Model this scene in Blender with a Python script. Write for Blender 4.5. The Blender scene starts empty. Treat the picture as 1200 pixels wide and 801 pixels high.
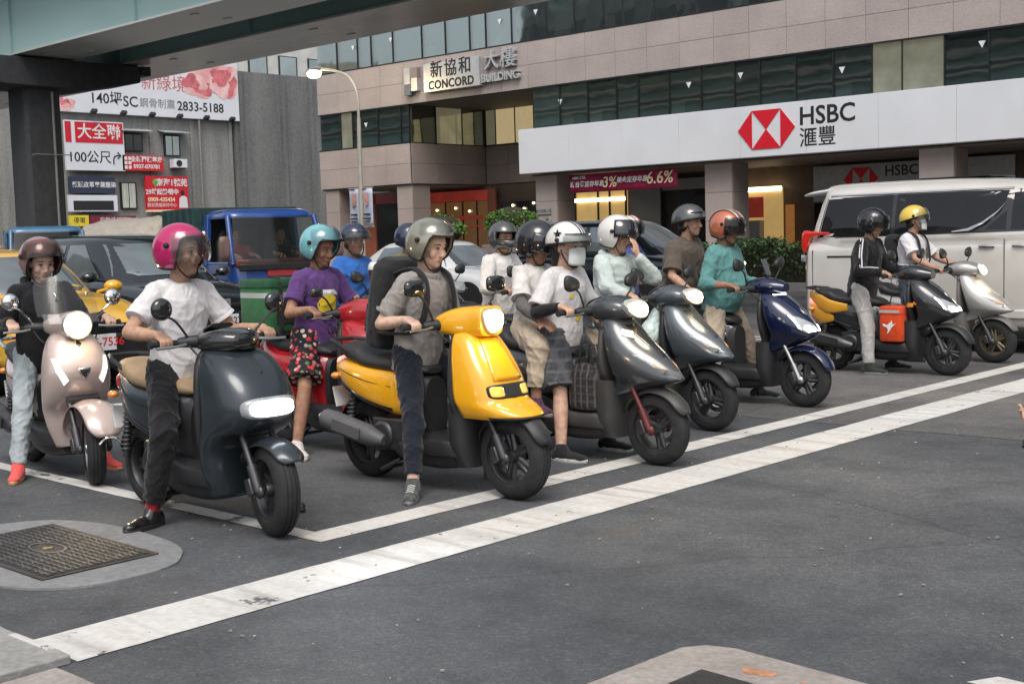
import bpy, bmesh, math, random
import numpy as np
from mathutils import Vector, Matrix, noise
rad = math.radians
random.seed(7)
rng = np.random.default_rng(7)
S = bpy.context.scene
COL = S.collection

# ------------------------------------------------------------------ camera
CAM_H = 1.48
F_PX, YAW, PITCH, ROLL = 1474.49, rad(133.103), rad(-4.762), rad(1.663)
def cam_rows():
    cy, sy = math.cos(YAW), math.sin(YAW)
    f = np.array([cy*math.cos(PITCH), sy*math.cos(PITCH), math.sin(PITCH)])
    r = np.array([sy, -cy, 0.0]); d = np.cross(f, r)
    cr, sr = math.cos(ROLL), math.sin(ROLL)
    return np.array([cr*r + sr*d, -sr*r + cr*d, f])
ROWS = cam_rows()
cam_data = bpy.data.cameras.new('camera')
cam = bpy.data.objects.new('camera', cam_data); COL.objects.link(cam)
m = Matrix.Identity(4)
for i in range(3):
    m[i][0] = ROWS[0][i]; m[i][1] = -ROWS[1][i]; m[i][2] = -ROWS[2][i]
m[2][3] = CAM_H
cam.matrix_world = m
cam_data.sensor_width = 36.0
cam_data.lens = F_PX/1200*36
cam_data.clip_start = 0.05; cam_data.clip_end = 2000
S.camera = cam
def ray(x, y):
    v = np.array([(x-600)/F_PX, (y-400.5)/F_PX, 1.0]); return v @ ROWS
def at_z(x, y, z=0.0):
    d = ray(x, y); t = (z-CAM_H)/d[2]; return d*t + [0, 0, CAM_H]
def at_y(x, y, Y):
    d = ray(x, y); t = Y/d[1]; return d*t + [0, 0, CAM_H]
def at_x(x, y, X):
    d = ray(x, y); t = X/d[0]; return d*t + [0, 0, CAM_H]

# ------------------------------------------------------------------ sky, sun, exposure
SUN_EL, SUN_AZ = 58.0, -50.0     # direction the light comes from; azimuth measured from +X towards +Y
w = bpy.data.worlds.new('World'); S.world = w; w.use_nodes = True
nt = w.node_tree; nt.nodes.clear()
sky = nt.nodes.new('ShaderNodeTexSky'); sky.sky_type = 'NISHITA'; sky.sun_disc = False
sky.sun_elevation = rad(SUN_EL); sky.sun_rotation = rad(90-SUN_AZ)
sky.air_density = 1.0; sky.dust_density = 3.0; sky.ozone_density = 1.0
hs = nt.nodes.new('ShaderNodeHueSaturation'); hs.inputs['Saturation'].default_value = 0.3
bg = nt.nodes.new('ShaderNodeBackground'); bg.inputs['Strength'].default_value = 0.125
wo = nt.nodes.new('ShaderNodeOutputWorld')
nt.links.new(sky.outputs[0], hs.inputs['Color']); nt.links.new(hs.outputs[0], bg.inputs[0]); nt.links.new(bg.outputs[0], wo.inputs[0])
sl = bpy.data.lights.new('sun', 'SUN'); sl.energy = 1.05; sl.angle = rad(30); sl.color = (1.0, 0.93, 0.84)
sun = bpy.data.objects.new('sun', sl); COL.objects.link(sun)
sd = Vector((math.cos(rad(SUN_EL))*math.cos(rad(SUN_AZ)), math.cos(rad(SUN_EL))*math.sin(rad(SUN_AZ)), math.sin(rad(SUN_EL))))
sun.rotation_euler = sd.to_track_quat('Z', 'Y').to_euler(); sun.location = (0, 0, 30)
S.render.engine = 'CYCLES'
S.view_settings.view_transform = 'Standard'; S.view_settings.look = 'None'
S.view_settings.exposure = 0.76; S.view_settings.gamma = 1.0; S.view_settings.use_curve_mapping = False
try:
    S.cycles.use_denoising = True; S.cycles.max_bounces = 8; S.cycles.transparent_max_bounces = 16
    S.cycles.caustics_reflective = False; S.cycles.caustics_refractive = False; S.cycles.sample_clamp_indirect = 6.0
except Exception: pass

# ------------------------------------------------------------------ materials
MATS = {}
def srgb(r, g, b):
    f = lambda c: c/12.92 if c <= 0.04045 else ((c+0.055)/1.055)**2.4
    return (f(r/255), f(g/255), f(b/255), 1.0)
def lin(c):
    return (c[0], c[1], c[2], 1.0)
def mat(name, col, rough=0.5, metal=0.0, var=0.12, scale=8.0, bump=0.0, bscale=60.0, coat=0.0, spec=0.5, sheen=0.0, col2=None, stretch=None, alpha=1.0, emit=None, estr=0.0, rvar=0.0, trans=0.0, detail=6.0, wrinkle=0.0):
    if name in MATS: return MATS[name]
    mm = bpy.data.materials.new(name); mm.use_nodes = True
    t = mm.node_tree; b = t.nodes['Principled BSDF']
    b.inputs['Roughness'].default_value = rough; b.inputs['Metallic'].default_value = metal
    b.inputs['Coat Weight'].default_value = coat; b.inputs['Coat Roughness'].default_value = 0.04
    b.inputs['Specular IOR Level'].default_value = spec
    if sheen: b.inputs['Sheen Weight'].default_value = sheen
    if alpha < 1: b.inputs['Alpha'].default_value = alpha
    if trans: b.inputs['Transmission Weight'].default_value = trans
    if emit is not None:
        b.inputs['Emission Color'].default_value = lin(emit); b.inputs['Emission Strength'].default_value = estr
    tc = t.nodes.new('ShaderNodeTexCoord'); src = tc.outputs['Object']
    if stretch:
        mp = t.nodes.new('ShaderNodeMapping'); mp.inputs['Scale'].default_value = stretch
        t.links.new(src, mp.inputs['Vector']); src = mp.outputs['Vector']
    c1 = lin(col)
    if var > 0 or col2 is not None:
        n = t.nodes.new('ShaderNodeTexNoise'); n.inputs['Scale'].default_value = scale; n.inputs['Detail'].default_value = detail
        t.links.new(src, n.inputs['Vector'])
        r = t.nodes.new('ShaderNodeValToRGB'); r.color_ramp.elements[0].position = 0.32; r.color_ramp.elements[1].position = 0.68
        if col2 is None:
            r.color_ramp.elements[0].color = (col[0]*(1-var), col[1]*(1-var), col[2]*(1-var), 1)
            r.color_ramp.elements[1].color = (min(1, col[0]*(1+var)), min(1, col[1]*(1+var)), min(1, col[2]*(1+var)), 1)
        else:
            r.color_ramp.elements[0].color = c1; r.color_ramp.elements[1].color = lin(col2)
        t.links.new(n.outputs['Fac'], r.inputs['Fac']); t.links.new(r.outputs['Color'], b.inputs['Base Color'])
        if rvar:
            mr = t.nodes.new('ShaderNodeMapRange'); mr.inputs['To Min'].default_value = max(0, rough-rvar); mr.inputs['To Max'].default_value = min(1, rough+rvar)
            t.links.new(n.outputs['Fac'], mr.inputs['Value']); t.links.new(mr.outputs[0], b.inputs['Roughness'])
    else:
        b.inputs['Base Color'].default_value = c1
    if wrinkle > 0:
        nw = t.nodes.new('ShaderNodeTexNoise'); nw.inputs['Scale'].default_value = 11.0; nw.inputs['Detail'].default_value = 3.0; nw.inputs['Distortion'].default_value = 1.6
        try: nw.noise_type = 'RIDGED_MULTIFRACTAL'
        except Exception: pass
        mpw = t.nodes.new('ShaderNodeMapping'); mpw.inputs['Scale'].default_value = (1.0, 1.0, 0.6); t.links.new(src, mpw.inputs['Vector']); t.links.new(mpw.outputs[0], nw.inputs['Vector'])
    if bump > 0:
        n2 = t.nodes.new('ShaderNodeTexNoise'); n2.inputs['Scale'].default_value = bscale; n2.inputs['Detail'].default_value = 4
        t.links.new(src, n2.inputs['Vector'])
        bp = t.nodes.new('ShaderNodeBump'); bp.inputs['Strength'].default_value = bump; bp.inputs['Distance'].default_value = 0.01
        t.links.new(n2.outputs['Fac'], bp.inputs['Height']); t.links.new(bp.outputs['Normal'], b.inputs['Normal'])
        if wrinkle > 0:
            bw = t.nodes.new('ShaderNodeBump'); bw.inputs['Strength'].default_value = wrinkle; bw.inputs['Distance'].default_value = 0.02
            t.links.new(nw.outputs['Fac'], bw.inputs['Height']); t.links.new(bw.outputs['Normal'], bp.inputs['Normal'])
    MATS[name] = mm
    return mm
def C(r, g, b):
    c = srgb(r, g, b); return (c[0], c[1], c[2])
def paint(name, c, rough=0.22, metal=0.0, coat=0.8, **k):
    k.setdefault('var', 0.05); k.setdefault('scale', 3.0); k.setdefault('rvar', 0.06)
    return mat(name, c, rough, metal, coat=coat, **k)
def cloth(name, c, **k):
    k.setdefault('var', 0.10); k.setdefault('scale', 14.0); k.setdefault('bump', 0.35); k.setdefault('bscale', 220.0); k.setdefault('sheen', 0.15); k.setdefault('wrinkle', 0.35)
    return mat(name, c, k.pop('rough', 0.9), spec=0.2, **k)
def glow(name, c, s):
    if name in MATS: return MATS[name]
    return mat(name, (0.8, 0.8, 0.8), 0.3, var=0, emit=c, estr=s)
def clear_glass(name, tint=(0.9, 0.95, 0.95), t=0.75, rough=0.03):
    """thin sheet: mostly see-through, with a glossy reflection"""
    if name in MATS: return MATS[name]
    mm = bpy.data.materials.new(name); mm.use_nodes = True; tr = mm.node_tree; tr.nodes.clear()
    o = tr.nodes.new('ShaderNodeOutputMaterial'); a = tr.nodes.new('ShaderNodeBsdfTransparent'); g = tr.nodes.new('ShaderNodeBsdfGlossy')
    d = tr.nodes.new('ShaderNodeBsdfDiffuse'); d.inputs['Color'].default_value = lin([x*0.4 for x in tint])
    a.inputs['Color'].default_value = lin(tint); g.inputs['Roughness'].default_value = rough
    fr = tr.nodes.new('ShaderNodeFresnel'); fr.inputs['IOR'].default_value = 1.5
    n = tr.nodes.new('ShaderNodeTexNoise'); n.inputs['Scale'].default_value = 9
    mx0 = tr.nodes.new('ShaderNodeMixShader'); mx0.inputs[0].default_value = 1-t
    mx = tr.nodes.new('ShaderNodeMixShader')
    tr.links.new(a.outputs[0], mx0.inputs[1]); tr.links.new(d.outputs[0], mx0.inputs[2])
    tr.links.new(fr.outputs[0], mx.inputs[0]); tr.links.new(mx0.outputs[0], mx.inputs[1]); tr.links.new(g.outputs[0], mx.inputs[2])
    tr.links.new(mx.outputs[0], o.inputs[0]); MATS[name] = mm
    return mm

# ------------------------------------------------------------------ mesh helpers
class MB:
    """collects closed shapes; build() makes one mesh object"""
    def __init__(s): s.v = []; s.f = []; s.mi = []; s.cur = 0
    def add(s, vs, fs):
        o = len(s.v); s.v += [tuple(map(float, p)) for p in vs]; s.f += [tuple(i+o for i in f) for f in fs]; s.mi += [s.cur]*len(fs); return s
    def box(s, c, d, rz=0.0, ry=0.0, rx=0.0, taper=1.0):
        hx, hy, hz = d[0]/2, d[1]/2, d[2]/2; M = Matrix.Rotation(rz, 3, 'Z') @ Matrix.Rotation(ry, 3, 'Y') @ Matrix.Rotation(rx, 3, 'X')
        vs = []
        for z in (-1, 1):
            k = taper if z > 0 else 1.0
            for (x, y) in ((-1, -1), (1, -1), (1, 1), (-1, 1)):
                vs.append(M @ Vector((x*hx*k, y*hy*k, z*hz)) + Vector(c))
        return s.add(vs, [(3, 2, 1, 0), (4, 5, 6, 7), (0, 1, 5, 4), (1, 2, 6, 5), (2, 3, 7, 6), (3, 0, 4, 7)])
    def rings(s, R, cap=True, closed=True):
        n = len(R[0]); vs = [p for r in R for p in r]; fs = []
        for i in range(len(R)-1):
            for j in range(n if closed else n-1):
                a = i*n+j; b = i*n+(j+1) % n
                fs.append((a, b, b+n, a+n))
        if cap and closed:
            fs.append(tuple(range(n-1, -1, -1))); fs.append(tuple((len(R)-1)*n+j for j in range(n)))
        return s.add(vs, fs)
    def tube(s, pts, r, n=10, cap=True, flat=1.0):
        P = [Vector(p) for p in pts]; rr = r if isinstance(r, (list, tuple)) else [r]*len(P)
        R = []; up = None
        for i, p in enumerate(P):
            t = (P[min(i+1, len(P)-1)]-P[max(i-1, 0)])
            if t.length < 1e-9: t = Vector((0, 0, 1))
            t.normalize()
            if up is None:
                up = Vector((0, 0, 1)) if abs(t.z) < 0.9 else Vector((1, 0, 0))
            a = t.cross(up)
            if a.length < 1e-4: a = t.orthogonal()
            a.normalize(); b = a.cross(t); up = b
            R.append([p + a*(rr[i]*math.cos(2*math.pi*k/n)) + b*(rr[i]*flat*math.sin(2*math.pi*k/n)) for k in range(n)])
        return s.rings(R, cap)
    def capsule(s, a, b, ra, rb, n=12, k=4, sx=1.0):
        """tapered, with rounded ends"""
        a, b = Vector(a), Vector(b); t = b-a; L = t.length
        t = t/L if L > 1e-6 else Vector((0, 0, 1)); pts = []; rr = []
        for i in range(k): 
            an = math.pi/2*(1-i/k); pts.append(a - t*ra*math.sin(an)); rr.append(max(1e-4, ra*math.cos(an)))
        pts.append(a); rr.append(ra); pts.append(b); rr.append(rb)
        for i in range(1, k+1):
            an = math.pi/2*i/k; pts.append(b + t*rb*math.sin(an)); rr.append(max(1e-4, rb*math.cos(an)))
        return s.tube(pts, rr, n)
    def ell(s, c, r, M=None, n=16, k=10, e=1.0):
        R = []
        c = Vector(c)
        for i in range(k+1):
            la = -math.pi/2 + math.pi*i/k; ring = []
            cl = max(1e-3, math.cos(la)**e) if math.cos(la) > 0 else 1e-3
            for j in range(n):
                lo = 2*math.pi*j/n; p = Vector((r[0]*cl*math.cos(lo), r[1]*cl*math.sin(lo), r[2]*math.copysign(abs(math.sin(la))**e, la)))
                ring.append((M @ p if M else p)+c)
            R.append(ring)
        return s.rings(R)
    def lathe(s, prof, c=(0, 0, 0), axis='Y', n=32):
        """prof: (radius, offset along axis); closed solid when it starts and ends at radius 0"""
        R = []
        for (r, o) in prof:
            ring = []
            for j in range(n):
                a = 2*math.pi*j/n; x, y = max(r, 1e-4)*math.cos(a), max(r, 1e-4)*math.sin(a)
                p = (x, o, y) if axis == 'Y' else ((x, y, o) if axis == 'Z' else (o, x, y))
                ring.append((p[0]+c[0], p[1]+c[1], p[2]+c[2]))
            R.append(ring)
        return s.rings(R)
    def torus_prof(s, prof, c=(0, 0, 0), axis='Y', n=40):
        """closed profile revolved: a ring"""
        vs = []; k = len(prof); fs = []
        for j in range(n):
            a = 2*math.pi*j/n
            for (r, o) in prof:
                x, y = r*math.cos(a), r*math.sin(a)
                p = (x, o, y) if axis == 'Y' else ((x, y, o) if axis == 'Z' else (o, x, y))
                vs.append((p[0]+c[0], p[1]+c[1], p[2]+c[2]))
        for j in range(n):
            for i in range(k):
                a = j*k+i; b = j*k+(i+1) % k; a2 = ((j+1) % n)*k+i; b2 = ((j+1) % n)*k+(i+1) % k
                fs.append((a, b, b2, a2))
        return s.add(vs, fs)
    def prism(s, poly, thick, M=None):
        """poly in local XY, extruded along local Z from 0 to thick"""
        n = len(poly); vs = [Vector((p[0], p[1], 0)) for p in poly]+[Vector((p[0], p[1], thick)) for p in poly]
        if M is not None: vs = [M @ v for v in vs]
        return s.add(vs, [tuple(range(n-1, -1, -1)), tuple(range(n, 2*n))]+[(i, (i+1) % n, n+(i+1) % n, n+i) for i in range(n)])
    def patch(s, G):
        """open grid of points G[i][j]"""
        n = len(G[0]); return s.add([p for r in G for p in r], [(i*n+j, i*n+j+1, (i+1)*n+j+1, (i+1)*n+j) for i in range(len(G)-1) for j in range(n-1)])
    def mesh(s, name='mesh'):
        me = bpy.data.meshes.new(name); me.from_pydata(s.v, [], s.f); me.update(); return me
    def build(s, name, mt, parent=None, smooth=True, ang=40, solid=0.0, bevel=0.0, sub=0, soff=-1):
        me = s.mesh(name)
        if any(s.mi): me.polygons.foreach_set('material_index', s.mi)
        bm = bmesh.new(); bm.from_mesh(me)
        bmesh.ops.recalc_face_normals(bm, faces=bm.faces); bm.to_mesh(me); bm.free()
        return obj(name, me, mt, parent, smooth, ang, solid, bevel, sub, soff)
def obj(name, me, mt, parent=None, smooth=True, ang=40, solid=0.0, bevel=0.0, sub=0, soff=-1):
    o = bpy.data.objects.new(name, me); COL.objects.link(o)
    for q in (mt if isinstance(mt, (list, tuple)) else [mt]): me.materials.append(q)
    if smooth:
        me.polygons.foreach_set('use_smooth', [True]*len(me.polygons))
        if ang < 180 and not sub: me.set_sharp_from_angle(angle=rad(ang))
    if sub:
        q = o.modifiers.new('s', 'SUBSURF'); q.levels = sub; q.render_levels = sub
    if solid:
        q = o.modifiers.new('t', 'SOLIDIFY'); q.thickness = solid; q.offset = soff
    if bevel:
        q = o.modifiers.new('b', 'BEVEL'); q.width = bevel; q.segments = 2; q.limit_method = 'ANGLE'; q.angle_limit = rad(40)
    if parent: o.parent = parent
    return o
def thing(name, label, cat, loc=(0, 0, 0), rz=0.0, group=None, scale=1.0):
    o = bpy.data.objects.new(name, None); COL.objects.link(o); o.location = loc; o.rotation_euler = (0, 0, rz); o.scale = (scale,)*3
    o.empty_display_size = 0.2
    return tag(o, label, cat, group)
def tag(o, label=None, cat=None, group=None, kind=None):
    if label: o['label'] = label
    if cat: o['category'] = cat
    if group: o['group'] = group
    if kind: o['kind'] = kind
    return o
def struct(o): o['kind'] = 'structure'; return o
def part(o, label): o['label'] = label; return o
def dup(o, parent=None):
    c = o.copy(); COL.objects.link(c); c.parent = parent
    for ch in list(o.children): dup(ch, c)
    return c

def sring(x0, xf, xb, hw, nf, nb, N=36, th0=0.0, th1=2*math.pi, closed=True):
    """plan-view ring: front extent xf, back extent xb around x0; returns (x, y)"""
    out = []
    for j in range(N):
        th = th0 + (th1-th0)*(j/N if closed else j/(N-1)); c, q = math.cos(th), math.sin(th)
        n = nf if c >= 0 else nb
        ex = xf if c >= 0 else xb
        out.append((x0 + math.copysign(abs(c)**(2/n), c)*ex, hw*math.copysign(abs(q)**(2/n), q)))
    return out
def catmull(st, k):
    """interpolate rows of numbers"""
    A = np.array(st, float); n = len(A); out = []
    for i in range(n-1):
        p0, p1, p2, p3 = A[max(i-1, 0)], A[i], A[i+1], A[min(i+2, n-1)]
        for j in range(k):
            t = j/k; out.append(0.5*((2*p1)+(-p0+p2)*t+(2*p0-5*p1+4*p2-p3)*t*t+(-p0+3*p1-3*p2+p3)*t**3))
    out.append(A[-1]); return out
def loft_z(st, k=4, N=36, th=None):
    """st rows: z, x_front, x_back, half width, n_front, n_back"""
    R = []
    for (z, xf, xb, hw, nf, nb) in catmull(st, k):
        x0 = xb + (xf-xb)*0.35
        rg = sring(x0, xf-x0, x0-xb, hw, nf, nb, N) if th is None else sring(x0, xf-x0, x0-xb, hw, nf, nb, N, th[0], th[1], False)
        R.append([(x, y, z) for (x, y) in rg])
    return R
def loft_x(st, k=4, N=28, th=None):
    """st rows: x, z_bottom, z_top, half width, exponent, [y centre]"""
    R = []
    for row in catmull(st, k):
        x, zb, zt, hw, n = row[:5]; yc = row[5] if len(row) > 5 else 0
        ring = []
        t0, t1 = th if th else (0, 2*math.pi)
        for j in range(N):
            a = t0+(t1-t0)*(j/N if th is None else j/(N-1)); c, q = math.cos(a), math.sin(a)
            ring.append((x, yc+hw*math.copysign(abs(c)**(2/n), c), (zb+zt)/2+(zt-zb)/2*math.copysign(abs(q)**(2/n), q)))
        R.append(ring)
    return R
def voxel(mb, vs, sm=3, fac=0.5):
    """union of all shapes in mb as one continuous surface"""
    me = mb.mesh('tmp'); o = bpy.data.objects.new('tmp', me); COL.objects.link(o)
    q = o.modifiers.new('r', 'REMESH'); q.mode = 'VOXEL'; q.voxel_size = vs
    if sm:
        q = o.modifiers.new('s', 'SMOOTH'); q.factor = fac; q.iterations = sm
    dg = bpy.context.evaluated_depsgraph_get()
    out = bpy.data.meshes.new_from_object(o.evaluated_get(dg))
    bpy.data.objects.remove(o); bpy.data.meshes.remove(me)
    return out
def text_mesh(body, size=1.0, ext=0.004, align='CENTER', bold=0.0, spacing=1.0, sx=1.0, shear=0.0):
    cu = bpy.data.curves.new('t', 'FONT'); cu.body = body; cu.size = size; cu.extrude = ext; cu.align_x = align; cu.align_y = 'CENTER'
    cu.offset = bold; cu.space_character = spacing; cu.resolution_u = 3; cu.shear = shear
    o = bpy.data.objects.new('t', cu); COL.objects.link(o); o.scale = (1, 1, 1)
    dg = bpy.context.evaluated_depsgraph_get(); me = bpy.data.meshes.new_from_object(o.evaluated_get(dg))
    bpy.data.objects.remove(o); bpy.data.curves.remove(cu)
    if sx != 1: me.transform(Matrix.Diagonal((sx, 1, 1, 1)))
    return me
def text(name, body, size, mt, parent, M, **k):
    """M places text's X (reading), Y (up), Z (towards reader)"""
    me = text_mesh(body, size, **k); me.transform(M); me.name = name
    o = obj(name, me, mt, parent, smooth=False); return o
def frame(o, x, y):
    """matrix with origin o, x axis x, y axis y"""
    x = Vector(x).normalized(); y = Vector(y).normalized(); z = x.cross(y).normalized(); y = z.cross(x)
    M = Matrix.Identity(4)
    for i in range(3): M[i][0] = x[i]; M[i][1] = y[i]; M[i][2] = z[i]; M[i][3] = o[i]
    return M
# ================================================================== THE SETTING
def node_mat(name):
    mm = bpy.data.materials.new(name); mm.use_nodes = True; MATS[name] = mm
    return mm, mm.node_tree, mm.node_tree.nodes['Principled BSDF']
def N(t, typ, **k):
    n = t.nodes.new(typ)
    for a, v in k.items():
        if a in n.inputs: n.inputs[a].default_value = v
        else: setattr(n, a, v)
    return n
def ramp(t, src, stops):
    r = t.nodes.new('ShaderNodeValToRGB'); e = r.color_ramp.elements
    e[0].position, e[0].color = stops[0][0], lin(stops[0][1]); e[1].position, e[1].color = stops[-1][0], lin(stops[-1][1])
    for p, c in stops[1:-1]:
        q = e.new(p); q.color = lin(c)
    t.links.new(src, r.inputs['Fac']); return r.outputs['Color']
def mixc(t, fac, a, b, mode='MIX'):
    m_ = t.nodes.new('ShaderNodeMix'); m_.data_type = 'RGBA'; m_.blend_type = mode
    for sock, v in ((m_.inputs[0], fac), (m_.inputs[6], a), (m_.inputs[7], b)):
        if hasattr(v, 'default_value') or hasattr(v, 'is_output'): t.links.new(v, sock)
        elif isinstance(v, (tuple, list)): sock.default_value = lin(v)
        else: sock.default_value = v
    return m_.outputs[2]
def asphalt_color(t, co):
    big = N(t, 'ShaderNodeTexNoise', Scale=0.35, Detail=5.0, Roughness=0.6); mid = N(t, 'ShaderNodeTexNoise', Scale=2.6, Detail=6.0, Roughness=0.65); fine = N(t, 'ShaderNodeTexNoise', Scale=95.0, Detail=3.0, Roughness=0.7)
    vor = N(t, 'ShaderNodeTexVoronoi', Scale=140.0)
    for n in (big, mid, fine, vor): t.links.new(co, n.inputs['Vector'])
    base = ramp(t, big.outputs['Fac'], [(0.3, (0.064, 0.069, 0.076)), (0.52, (0.086, 0.091, 0.098)), (0.72, (0.108, 0.110, 0.112))])
    m1 = ramp(t, mid.outputs['Fac'], [(0.3, (0.72, 0.72, 0.73)), (0.5, (1, 1, 1)), (0.74, (1.22, 1.2, 1.16))])
    c = mixc(t, 1.0, base, m1, 'MULTIPLY')
    f1 = ramp(t, fine.outputs['Fac'], [(0.32, (0.62, 0.62, 0.62)), (0.5, (1, 1, 1)), (0.7, (1.5, 1.48, 1.45))])
    c = mixc(t, 0.8, c, f1, 'MULTIPLY')
    sp = ramp(t, vor.outputs['Distance'], [(0.06, (1, 1, 1)), (0.13, (0, 0, 0))])
    n4 = N(t, 'ShaderNodeTexNoise', Scale=22.0, Detail=2.0); t.links.new(co, n4.inputs['Vector'])
    g = N(t, 'ShaderNodeMath', operation='GREATER_THAN'); g.inputs[1].default_value = 0.62; t.links.new(n4.outputs['Fac'], g.inputs[0])
    mu = N(t, 'ShaderNodeMath', operation='MULTIPLY'); t.links.new(sp, mu.inputs[0]); t.links.new(g.outputs[0], mu.inputs[1])
    v2 = N(t, 'ShaderNodeTexVoronoi', Scale=62.0); t.links.new(co, v2.inputs['Vector']); sc_ = N(t, 'ShaderNodeSeparateColor'); t.links.new(v2.outputs['Color'], sc_.inputs[0])
    c = mixc(t, 0.38, c, ramp(t, sc_.outputs[0], [(0.0, (0.55, 0.55, 0.56)), (0.4, (0.9, 0.9, 0.9)), (0.8, (1.1, 1.1, 1.09)), (1.0, (1.75, 1.72, 1.66))]), 'MULTIPLY')
    return mixc(t, mu.outputs[0], c, (0.2, 0.2, 0.19)), fine, mid
def make_asphalt():
    mm, t, b = node_mat('asphalt')
    co = N(t, 'ShaderNodeTexCoord').outputs['Object']
    c, fine, mid = asphalt_color(t, co)
    # older, browner paving beyond a seam that runs along the lane (world Y about 8.5)
    sx = N(t, 'ShaderNodeSeparateXYZ'); t.links.new(co, sx.inputs[0])
    wob = N(t, 'ShaderNodeTexNoise', Scale=1.3, Detail=6.0); t.links.new(co, wob.inputs['Vector'])
    ma = N(t, 'ShaderNodeMath', operation='MULTIPLY_ADD'); ma.inputs[1].default_value = 0.16; t.links.new(wob.outputs['Fac'], ma.inputs[0]); t.links.new(sx.outputs['Y'], ma.inputs[2])
    gt = N(t, 'ShaderNodeMath', operation='GREATER_THAN'); gt.inputs[1].default_value = 8.62; t.links.new(ma.outputs[0], gt.inputs[0])
    old = mixc(t, 1.0, c, (1.38, 1.26, 1.18), 'MULTIPLY')
    c2 = mixc(t, gt.outputs[0], c, old)
    su = N(t, 'ShaderNodeMath', operation='SUBTRACT'); su.inputs[1].default_value = 8.62; t.links.new(ma.outputs[0], su.inputs[0])
    ab = N(t, 'ShaderNodeMath', operation='ABSOLUTE'); t.links.new(su.outputs[0], ab.inputs[0])
    lt = N(t, 'ShaderNodeMath', operation='LESS_THAN'); lt.inputs[1].default_value = 0.012; t.links.new(ab.outputs[0], lt.inputs[0])
    c3 = mixc(t, lt.outputs[0], c2, (0.02, 0.02, 0.02))
    # rusty and oily stains
    st = N(t, 'ShaderNodeTexNoise', Scale=0.9, Detail=7.0, Roughness=0.7); mp = N(t, 'ShaderNodeMapping'); mp.inputs['Location'].default_value = (3.1, 7.7, 0); mp.inputs['Scale'].default_value = (1, 0.55, 1)
    t.links.new(co, mp.inputs['Vector']); t.links.new(mp.outputs[0], st.inputs['Vector'])
    sf = ramp(t, st.outputs['Fac'], [(0.6, (0, 0, 0)), (0.75, (0.55, 0.55, 0.55))])
    c4 = mixc(t, sf, c3, (0.085, 0.066, 0.052))
    ol = N(t, 'ShaderNodeTexNoise', Scale=0.55, Detail=4.0, Roughness=0.55); mp3 = N(t, 'ShaderNodeMapping'); mp3.inputs['Scale'].default_value = (0.16, 1.0, 1); mp3.inputs['Location'].default_value = (0, 1.7, 0); t.links.new(co, mp3.inputs['Vector']); t.links.new(mp3.outputs[0], ol.inputs['Vector'])
    c4 = mixc(t, 1.0, c4, ramp(t, ol.outputs['Fac'], [(0.36, (0.74, 0.75, 0.77)), (0.52, (1, 1, 1)), (0.66, (1.16, 1.15, 1.13))]), 'MULTIPLY')
    dr = N(t, 'ShaderNodeTexVoronoi', Scale=1.35); t.links.new(co, dr.inputs['Vector'])
    c4 = mixc(t, ramp(t, dr.outputs['Distance'], [(0.03, (0.5, 0.5, 0.5)), (0.075, (0, 0, 0))]), c4, (0.035, 0.035, 0.036))
    # hairline cracks
    vo = N(t, 'ShaderNodeTexVoronoi', Scale=0.33, feature='DISTANCE_TO_EDGE'); ds = N(t, 'ShaderNodeTexNoise', Scale=2.0, Detail=8.0)
    t.links.new(co, ds.inputs['Vector']); dm = mixc(t, 0.22, co, ds.outputs['Color'])
    t.links.new(dm, vo.inputs['Vector'])
    cr = ramp(t, vo.outputs['Distance'], [(0.0016, (0.4, 0.4, 0.4)), (0.004, (0, 0, 0))])
    c5 = mixc(t, cr, c4, (0.025, 0.025, 0.026))
    t.links.new(c5, b.inputs['Base Color'])
    b.inputs['Roughness'].default_value = 0.86; b.inputs['Specular IOR Level'].default_value = 0.35
    bp = N(t, 'ShaderNodeBump', Strength=0.55, Distance=0.006); t.links.new(fine.outputs['Fac'], bp.inputs['Height']); t.links.new(bp.outputs[0], b.inputs['Normal'])
    return mm
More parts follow.
